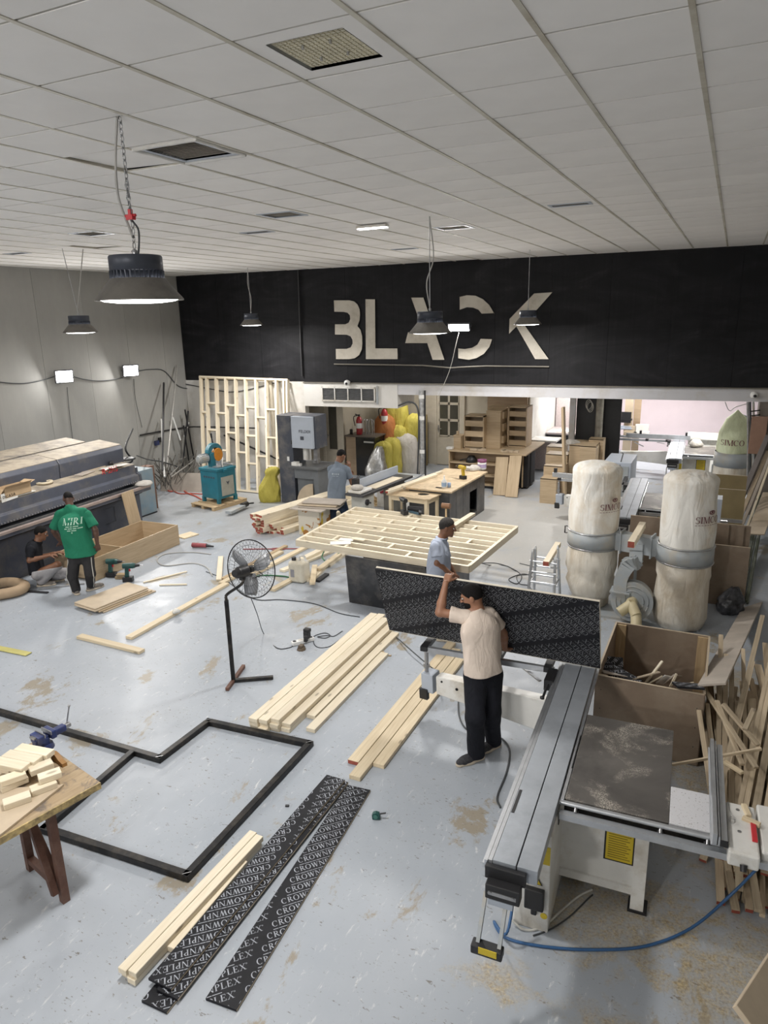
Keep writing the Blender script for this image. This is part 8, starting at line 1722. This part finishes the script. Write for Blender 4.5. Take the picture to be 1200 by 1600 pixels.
    me = sh.mesh('shirt', vox, org, cuts + [(nk+V((0, 0, .012))+u*.012, (u*1.0+f*-.0))], o.get('wrinkle', .008), 3)
    shirt = link('shirt', me, mats['shirt'], t, org)
    for i in (0, 1):
        a, e = V(J['sh'][i]), V(J['el'][i]); d = (e-a).normalized(); F2 = Field(); F2.cap(a-V((0, 0, .012)), a.lerp(e, sl_+.2), .062*s, (.058+o.get('flare', .012))*s, .03); F2.cap(a-V((0, 0, .012)), a+(ch-a)*.45, .058*s, .06*s, .05)
        me = F2.mesh('sleeve', vox, org, [(a.lerp(e, sl_), d)], o.get('wrinkle', .008)*.5, 8+i); link('sleeve', me, mats['shirt'], t, org)
    if o.get('collar'): 
        q = MB(); ring_ = [nk+u*(.012+.006*math.cos(a_))+(f*math.cos(a_)*1.1+sd*math.sin(a_))*.066*s for a_ in np.linspace(0, 2*PI, 21)[:-1]]; q.tube(ring_, .013*s, 6, True); q.build('collar', mats['shirt'], t)
    # trousers
    tf = Field(); wl_ = o.get('leg', 1.0); 
    for i in (0, 1):
        h, kn, an = V(J['hip'][i]), V(J['knee'][i]), V(J['ankle'][i]); tf.cap(h, kn, .098*s*wl_, .080*s*wl_, .035).cap(kn, an, .080*s*wl_, .070*s*wl_*o.get('cuff', 1.0), .03)
    tf.cap(V(J['hip'][0])+V((0, 0, .05)), V(J['hip'][1])+V((0, 0, .05)), .104*s, .104*s, .05, (fw, .78)); tf.cap(pv, (V(J['hip'][0])+V(J['hip'][1]))/2, .12*s*tw, .12*s, .05, (fw, .85))
    cz = min(V(J['ankle'][i]).z for i in (0, 1))
    me = tf.mesh('trousers', vox, org, [(V((0, 0, o.get('cuff_z', .045))), (0, 0, -1)), (hem+V(tr).normalized()*.05, tr)], .005, 5); link('trousers', me, mats['trousers'], t, org)
    if 'stripe' in o:
        for i in (0, 1):
            side_ = o['stripe'][i]; bv = BVHTree.FromPolygons([v.co for v in me.vertices], [p.vertices[:] for p in me.polygons]); q = MB(); pts_ = []
            for k in range(13):
                p = V(J['hip'][i]).lerp(V(J['knee'][i]), k/6) if k < 7 else V(J['knee'][i]).lerp(V(J['ankle'][i]), (k-6)/6); hit = bv.ray_cast(p+V(side_)*.4-org, -V(side_))
                if hit[0] is not None: pts_.append(hit[0]+org+V(side_)*.001)
            if len(pts_) > 2: q.tube(pts_, .0075, 5); q.build('stripe', mats['stripe'], t)
    # shoes
    for i in (0, 1):
        an, te = V(J['ankle'][i]), V(J['toe'][i]); d = te-an; d.z = 0; d.normalize(); hz = o.get('foot_z', (0, 0))[i]; sf = Field(); g0 = V((an.x, an.y, hz))
        sf.cap(g0-d*.035*s+V((0, 0, .045)), g0+d*.14*s+V((0, 0, .040)), .042*s, .040*s, .03).cap(g0+d*.10*s+V((0, 0, .034)), g0+d*.19*s+V((0, 0, .032)), .046*s, .034*s, .03).cap(g0+V((0, 0, .05)), g0-d*.005+V((0, 0, .115)), .046*s, .043*s, .03)
        me = sf.mesh('shoe', min(vox, .006), org, [(V((0, 0, hz+.012)), (0, 0, -1)), (g0+V((0, 0, .12)), (0, 0, 1))]); so = link('shoe', me, mats['shoe'], t, org)
        s2_ = Field(); s2_.cap(g0-d*.045*s+V((0, 0, .018)), g0+d*.10*s+V((0, 0, .018)), .046*s, .046*s, .02).cap(g0+d*.08*s+V((0, 0, .018)), g0+d*.19*s+V((0, 0, .018)), .050*s, .038*s, .03)
        me = s2_.mesh('sole', min(vox, .006), org, [(V((0, 0, hz+.002)), (0, 0, -1)), (V((0, 0, hz+.030)), (0, 0, 1))]); link('sole', me, mats.get('sole', sole_m), so, org)
    # hair, beard, eyes
    hf = Field(); hf.ell(hp(0, -.014, .026), (sd, f, u), (.0785*s, .0990*s, .1030*s), .02)
    hl = o.get('hairline', (.082, .066, -.105, -.075)); fr0, ur0, fb0, ub0 = hl
    nrm_ = -(u*(fr0-fb0)-f*(ur0-ub0)); me = hf.mesh('hair', min(vox, .005), org, [(hp(0, fr0, ur0), nrm_)], .003, 9); link('hair', me, mats['hair'], t, org)
    if o.get('beard'):
        bf = Field(); bf.ell(hp(0, .028, -.060), (sd, f, u), (.062*s, .072*s, .064*s), .02).ball(hp(0, .074, -.102), .027*s, .02).ell(hp(0, .11, -.062), (sd, f, u), (.024*s, .03*s, .016*s), .01, True)
        me = bf.mesh('beard', min(vox, .005), org, [(hp(0, .0, -.030), u), (hp(0, .005, 0), -f-u*.3)], .002, 4); link('beard', me, mats.get('beard', mats['hair']), t, org)
    for q_ in (-1, 1):
        e = Field(); MB().lathe([(.001, .0105*s), (.0074*s, .0076*s), (.0105*s, 0), (.0074*s, -.0076*s), (.001, -.0105*s)], hp(q_*.031, .0795, .012), 10).build('eye', eye_w, t)
        MB().lathe([(.001, .005*s), (.005*s, .002*s), (.005*s, -.002*s), (.001, -.005*s)], hp(q_*.031, .0885, .012), 8).build('pupil', hair_m, t)
        MB().cyl(hp(q_*.016, .0945, .033), hp(q_*.046, .084, .034), .0045*s, .003*s, 6).build('eyebrow', mats['hair'], t)
    return t, shirt
def JPmaker(base, zmid):
    d0 = (V(base)+V((0, 0, zmid))-cam.location).dot(FW)
    return lambda px, py, off=0.0: V((0, 0, H))+ray(px, py)*(d0+off)
# --- the man with the printed board
bs_ = P(752, 1184); JP = JPmaker(bs_+V((0, .06, 0)), 1.0)
imgL = -V((RT.x, RT.y, 0)).normalized(); away = V((FW.x, FW.y, 0)).normalized()
gz = .075
aL, aR = P(744, 1187), P(771, 1168); aL.z = aR.z = gz
tL, tR = P(719, 1196), P(757, 1174); tL.z = tR.z = .04
bz_b, bz_t = .90, 1.70
BL, BR = V((-2.995, 6.18, .905)), V((-.822, 6.18, .905)); TL, TR_ = V((-2.995, 5.905, 1.70)), V((-.822, 5.85, 1.705))
bn = (TL-BL).cross(BR-BL).normalized()
if bn.y > 0: bn = -bn
hgL = P(706, 903, 1.70); hgL.y = 5.87; top_hand = V((TL.lerp(TR_, (P(706, 903, 1.7).x+2.995)/2.17)))
wrL = top_hand+V((-.02, -.075, -.015)); 
J = dict(head=JP(737, 932, -.02), face=imgL*.90+away*.25+V((0, 0, -.34)), neck=JP(746, 953, -.01), chest=JP(751, 985, -.03), pelvis=JP(755, 1045, .03), front=away*.8+imgL*.5,
    sh=[JP(729, 963, -.04), JP(769, 962, .06)], el=[JP(687, 957, .02), JP(786, 990, .16)], wr=[wrL, JP(789, 1014, .30)], hd=[(0.05, .8, .62), (.12, .8, -.35)], pn=[(0, .85, -.5), (0, .3, 1)], curl=[.75, .35], thumb=[-1, 1],
    hip=[JP(742, 1058, .02), JP(767, 1056, .10)], knee=[JP(742, 1120, -.06), JP(767, 1112, .08)], ankle=[aL, aR], toe=[tL, tR], hem=JP(754, 1052, .0), trunk=(0, 0, 1))
man1, sh1 = person('person', 'man in a beige tee and black trousers holding up the printed board', bs_, J, dict(skin=skin_a, shirt=beige_cloth, trousers=navy_cloth, shoe=shoe_blk, hair=hair_m), dict(vox=.005, beard=True, sleeve=.60, loose=.018, torso=1.02, flare=.02, leg=1.12, s=1.0))
# --- the printed board he holds, standing on the sliding table
t = T('printed_board', 'big black printed plywood board held upright on the panel saw by the man', 'plywood', (BL+BR)/2)
xb_, yb_ = (BR-BL).normalized(), ((TL-BL)+(TR_-BR)).normalized(); yb_ = (yb_-xb_*yb_.dot(xb_)).normalized(); Lb3, Hb3 = (BR-BL).length, (TL-BL).length; nb_ = xb_.cross(yb_)
Fb = Matrix((xb_, yb_, nb_)).transposed(); cb3 = BL+xb_*Lb3/2+yb_*Hb3/2-nb_*.010
q = MB(); q.box((0, 0, 0), (Lb3, Hb3, .018)); link('board', q.mesh('board'), black_film, t, cb3, Fb)
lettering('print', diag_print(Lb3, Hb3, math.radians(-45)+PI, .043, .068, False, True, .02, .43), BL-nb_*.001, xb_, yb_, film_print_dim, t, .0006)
q = MB()
for a, b_ in ((TL, TR_), (BL, BR)): q.bar(a-nb_*.010, b_-nb_*.010, .0205, .004, nb_.cross(xb_))
q.bar(BL-nb_*.01, TL-nb_*.01, .0205, .003, xb_); q.bar(BR-nb_*.01, TR_-nb_*.01, .0205, .003, xb_); q.build('raw_edge', plain('pale_edge', s2l(214, 206, 190), .6), t)
# --- man in green
bs_ = P(130, 924); JP = JPmaker(bs_, .9)
aL, aR = P(120, 928), P(143, 922); aL.z = aR.z = gz; dirg = V((-.85, .5, 0)).normalized()
J = dict(head=JP(107, 780, .06), face=dirg*.72+V((0, 0, -.7)), neck=JP(109, 793, .0), chest=JP(115, 820, -.02), pelvis=JP(126, 862, .0), front=dirg,
    sh=[JP(92, 803, .02), JP(136, 802, -.02)], el=[JP(84, 830, .12), JP(149, 828, -.03)], wr=[JP(96, 848, .32), JP(152, 849, .0)], hd=[dirg+V((0, 0, -.3)), (.05, .0, -1)], pn=[(0, 0, -1), dirg], curl=[.5, .45], thumb=[1, -1],
    hip=[JP(117, 872, 0), JP(137, 869, 0)], knee=[JP(113, 900, .05), JP(141, 897, .04)], ankle=[aL, aR], toe=[aL+dirg*.16-V((0, 0, .04)), aR+V((.05, .2, -.04))], hem=JP(125, 867, 0))
man2, sh2 = person('person', 'man in a green printed tee bending over the open carcass, seen from behind', bs_, J, dict(skin=skin_c, shirt=green_cloth, trousers=charcoal_cloth, shoe=shoe_grey, hair=hair_m, stripe=white_cable), dict(vox=.0065, sleeve=.80, loose=.045, torso=1.10, flare=.035, leg=1.02, s=.96, stripe=[imgL*.8-away*.6, -imgL*.8-away*.6]))
bv = BVHTree.FromPolygons([v.co for v in sh2.data.vertices], [p.vertices[:] for p in sh2.data.polygons]); org2 = wloc(sh2)
def on_back(name, quads, o_, xd, yd, mat, parent, bv, org_):
    q = MB(); nn = xd.cross(yd).normalized()
    for pl in quads:
        pp = []
        for x, y in pl:
            p = o_+xd*x+yd*y; h = bv.ray_cast(p+nn*.5-org_, -nn)
            if h[0] is None: break
            pp.append(h[0]+org_+nn*.015)
        else: q.poly(pp)
    if q.v: return q.build(name, mat, parent)
def back_print(bv, org_, parent, p0, xd, lines, mat):
    yd = V((0, 0, 1))
    for (txt, h, dx, dz, bars) in lines:
        if txt: quads = text_quads(txt, serif, h)[0]
        else:
            quads = []; x = 0
            for b_ in bars: quads.append([(x, 0), (x+b_, 0), (x+b_, h), (x, h)]); x += b_+.012
        on_back('back_print', quads, p0+xd*dx+yd*dz, xd, yd, mat, parent, bv, org_)
xr_ = V((-imgL.x, -imgL.y, 0)).normalized(); pm = JP(102, 816, -.1)
back_print(bv, org2, man2, pm, xr_, [('MIRI', .095, 0, -.02, None), (None, .013, .05, -.052, (.05, .03, .07)), (None, .013, .03, -.082, (.04, .06, .05, .06)), (None, .013, .07, -.112, (.05, .07)), (None, .016, .13, -.145, (.018,))], plain('shirt_print', s2l(176, 210, 190), .8))
# --- crouching man
bs_ = P(72, 912); JP = JPmaker(bs_, .45); fr = V((.55, .60, 0)).normalized(); fr = V((RT.x*.95, RT.y*.95, 0))+away*.25; fr.normalize()
aN, aF = P(66, 916), P(80, 909); aN.z = aF.z = gz
J = dict(head=JP(64, 833, .0), face=fr*.92+V((0, 0, -.32)), neck=JP(59, 847, .0), chest=JP(53, 862, .0), pelvis=JP(58, 893, .02), front=fr, up=(0, 0, 1),
    sh=[JP(56, 853, .16), JP(49, 857, -.15)], el=[JP(60, 872, .20), JP(46, 876, -.17)], wr=[JP(86, 864, .12), JP(77, 868, -.10)], hd=[fr+V((0, 0, .1)), fr+V((0, 0, .05))], pn=[(0, 0, -1), (0, 0, -1)], curl=[.6, .6], thumb=[1, -1],
    hip=[JP(62, 896, .10), JP(59, 897, -.08)], knee=[JP(102, 895, .12), JP(90, 882, -.10)], ankle=[aF, aN], toe=[aF+fr*.17-V((0, 0, .04)), aN+fr*.17-V((0, 0, .04))], hem=JP(60, 897, 0), trunk=(JP(53, 862)-JP(60, 900)).normalized())
man3, sh3 = person('person', 'crouching man in a black tee and pale grey trousers beside the open carcass', bs_, J, dict(skin=skin_b, shirt=black_cloth, trousers=pale_grey_cloth, shoe=shoe_grey, hair=hair_m), dict(vox=.0065, sleeve=.72, loose=.02, torso=1.0, flare=.02, leg=1.05, s=.95))
# --- man in the grey polo behind the floor frame
wp = P(698, 803, 1.70); bs_ = V((wp.x-.05, wp.y, 0)); JP = JPmaker(bs_, 1.4); fr = V((RT.x, RT.y, 0))*.93-away*.1; fr.normalize()
g_ = lambda dx, dy, z: bs_+V((RT.x, RT.y, 0)).normalized()*dx+away*dy+V((0, 0, z))
J = dict(head=JP(699, 824, .0), face=fr*.95+V((0, 0, -.18)), neck=JP(690, 842, .0), chest=JP(686, 868, .0), pelvis=JP(684, 915, .0), front=fr,
    sh=[JP(692, 850, .17), JP(681, 853, -.15)], el=[JP(700, 882, .2), JP(683, 880, -.19)], wr=[JP(712, 900, .2), JP(703, 896, -.14)], hd=[(.3, 0, -1), fr*.7+V((0, 0, -.5))], pn=[fr, away], curl=[.4, .4], thumb=[1, -1],
    hip=[g_(0, .09, .86), g_(0, -.09, .86)], knee=[g_(.03, .10, .47), g_(.03, -.10, .47)], ankle=[g_(-.02, .10, gz), g_(-.02, -.10, gz)], toe=[g_(.15, .11, .04), g_(.15, -.11, .04)], hem=JP(684, 918, 0))
man4, sh4 = person('person', 'greying man in a pale grey polo shirt beside the timber floor frame', bs_, J, dict(skin=skin_b, shirt=polo_cloth, trousers=charcoal_cloth, shoe=shoe_blk, hair=hair_grey), dict(vox=.006, sleeve=.66, loose=.022, torso=1.12, flare=.015, collar=True, hairline=(.070, .070, -.105, -.05)))
# --- man in the blue-grey tee by the planer
bs_ = P(523, 820); JP = JPmaker(bs_, .95); fr = V((RT.x, RT.y, 0))*.75+away*.65; fr.normalize(); rt_ = V((fr.y, -fr.x, 0))
g_ = lambda dx, dy, z: bs_+rt_*dx+fr*dy+V((0, 0, z))
J = dict(head=JP(533, 712, .03), face=fr*.85+V((0, 0, -.5)), neck=JP(528, 724, .0), chest=JP(527, 744, -.02), pelvis=JP(526, 782, .0), front=fr,
    sh=[JP(517, 732, .06), JP(542, 733, -.06)], el=[JP(519, 756, .16), JP(550, 755, .02)], wr=[JP(545, 744, .25), JP(546, 731, .10)], hd=[fr+V((0, 0, .3)), V((-.1, .1, 1))], pn=[(0, 0, 1), -rt_], curl=[.6, .45], thumb=[-1, 1],
    hip=[JP(520, 788, 0), JP(534, 787, 0)], knee=[JP(519, 805, -.06), JP(540, 804, .04)], ankle=[JP(512, 829, -.02), JP(541, 822, .1)], toe=[(0, 0, 0), (0, 0, 0)], hem=JP(526, 784, 0))
for i in (0, 1): J['ankle'][i].z = gz; J['toe'][i] = J['ankle'][i]+fr*.16-V((0, 0, .04))
man5, sh5 = person('person', 'man in a blue-grey tee and jeans with his hand at his face before the planer', bs_, J, dict(skin=skin_b, shirt=blue_grey_cloth, trousers=denim, shoe=shoe_blk, hair=hair_m), dict(vox=.0065, sleeve=.64, loose=.025, torso=1.05, flare=.02))
bv = BVHTree.FromPolygons([v.co for v in sh5.data.vertices], [p.vertices[:] for p in sh5.data.polygons])
back_print(bv, wloc(sh5), man5, JP(519, 741, -.1), V((RT.x, RT.y, 0)).normalized(), [(None, .03, 0, 0, (.03, .02, .03, .03)), (None, .012, .01, -.03, (.06, .05))], plain('faded_print', s2l(160, 170, 180), .8))
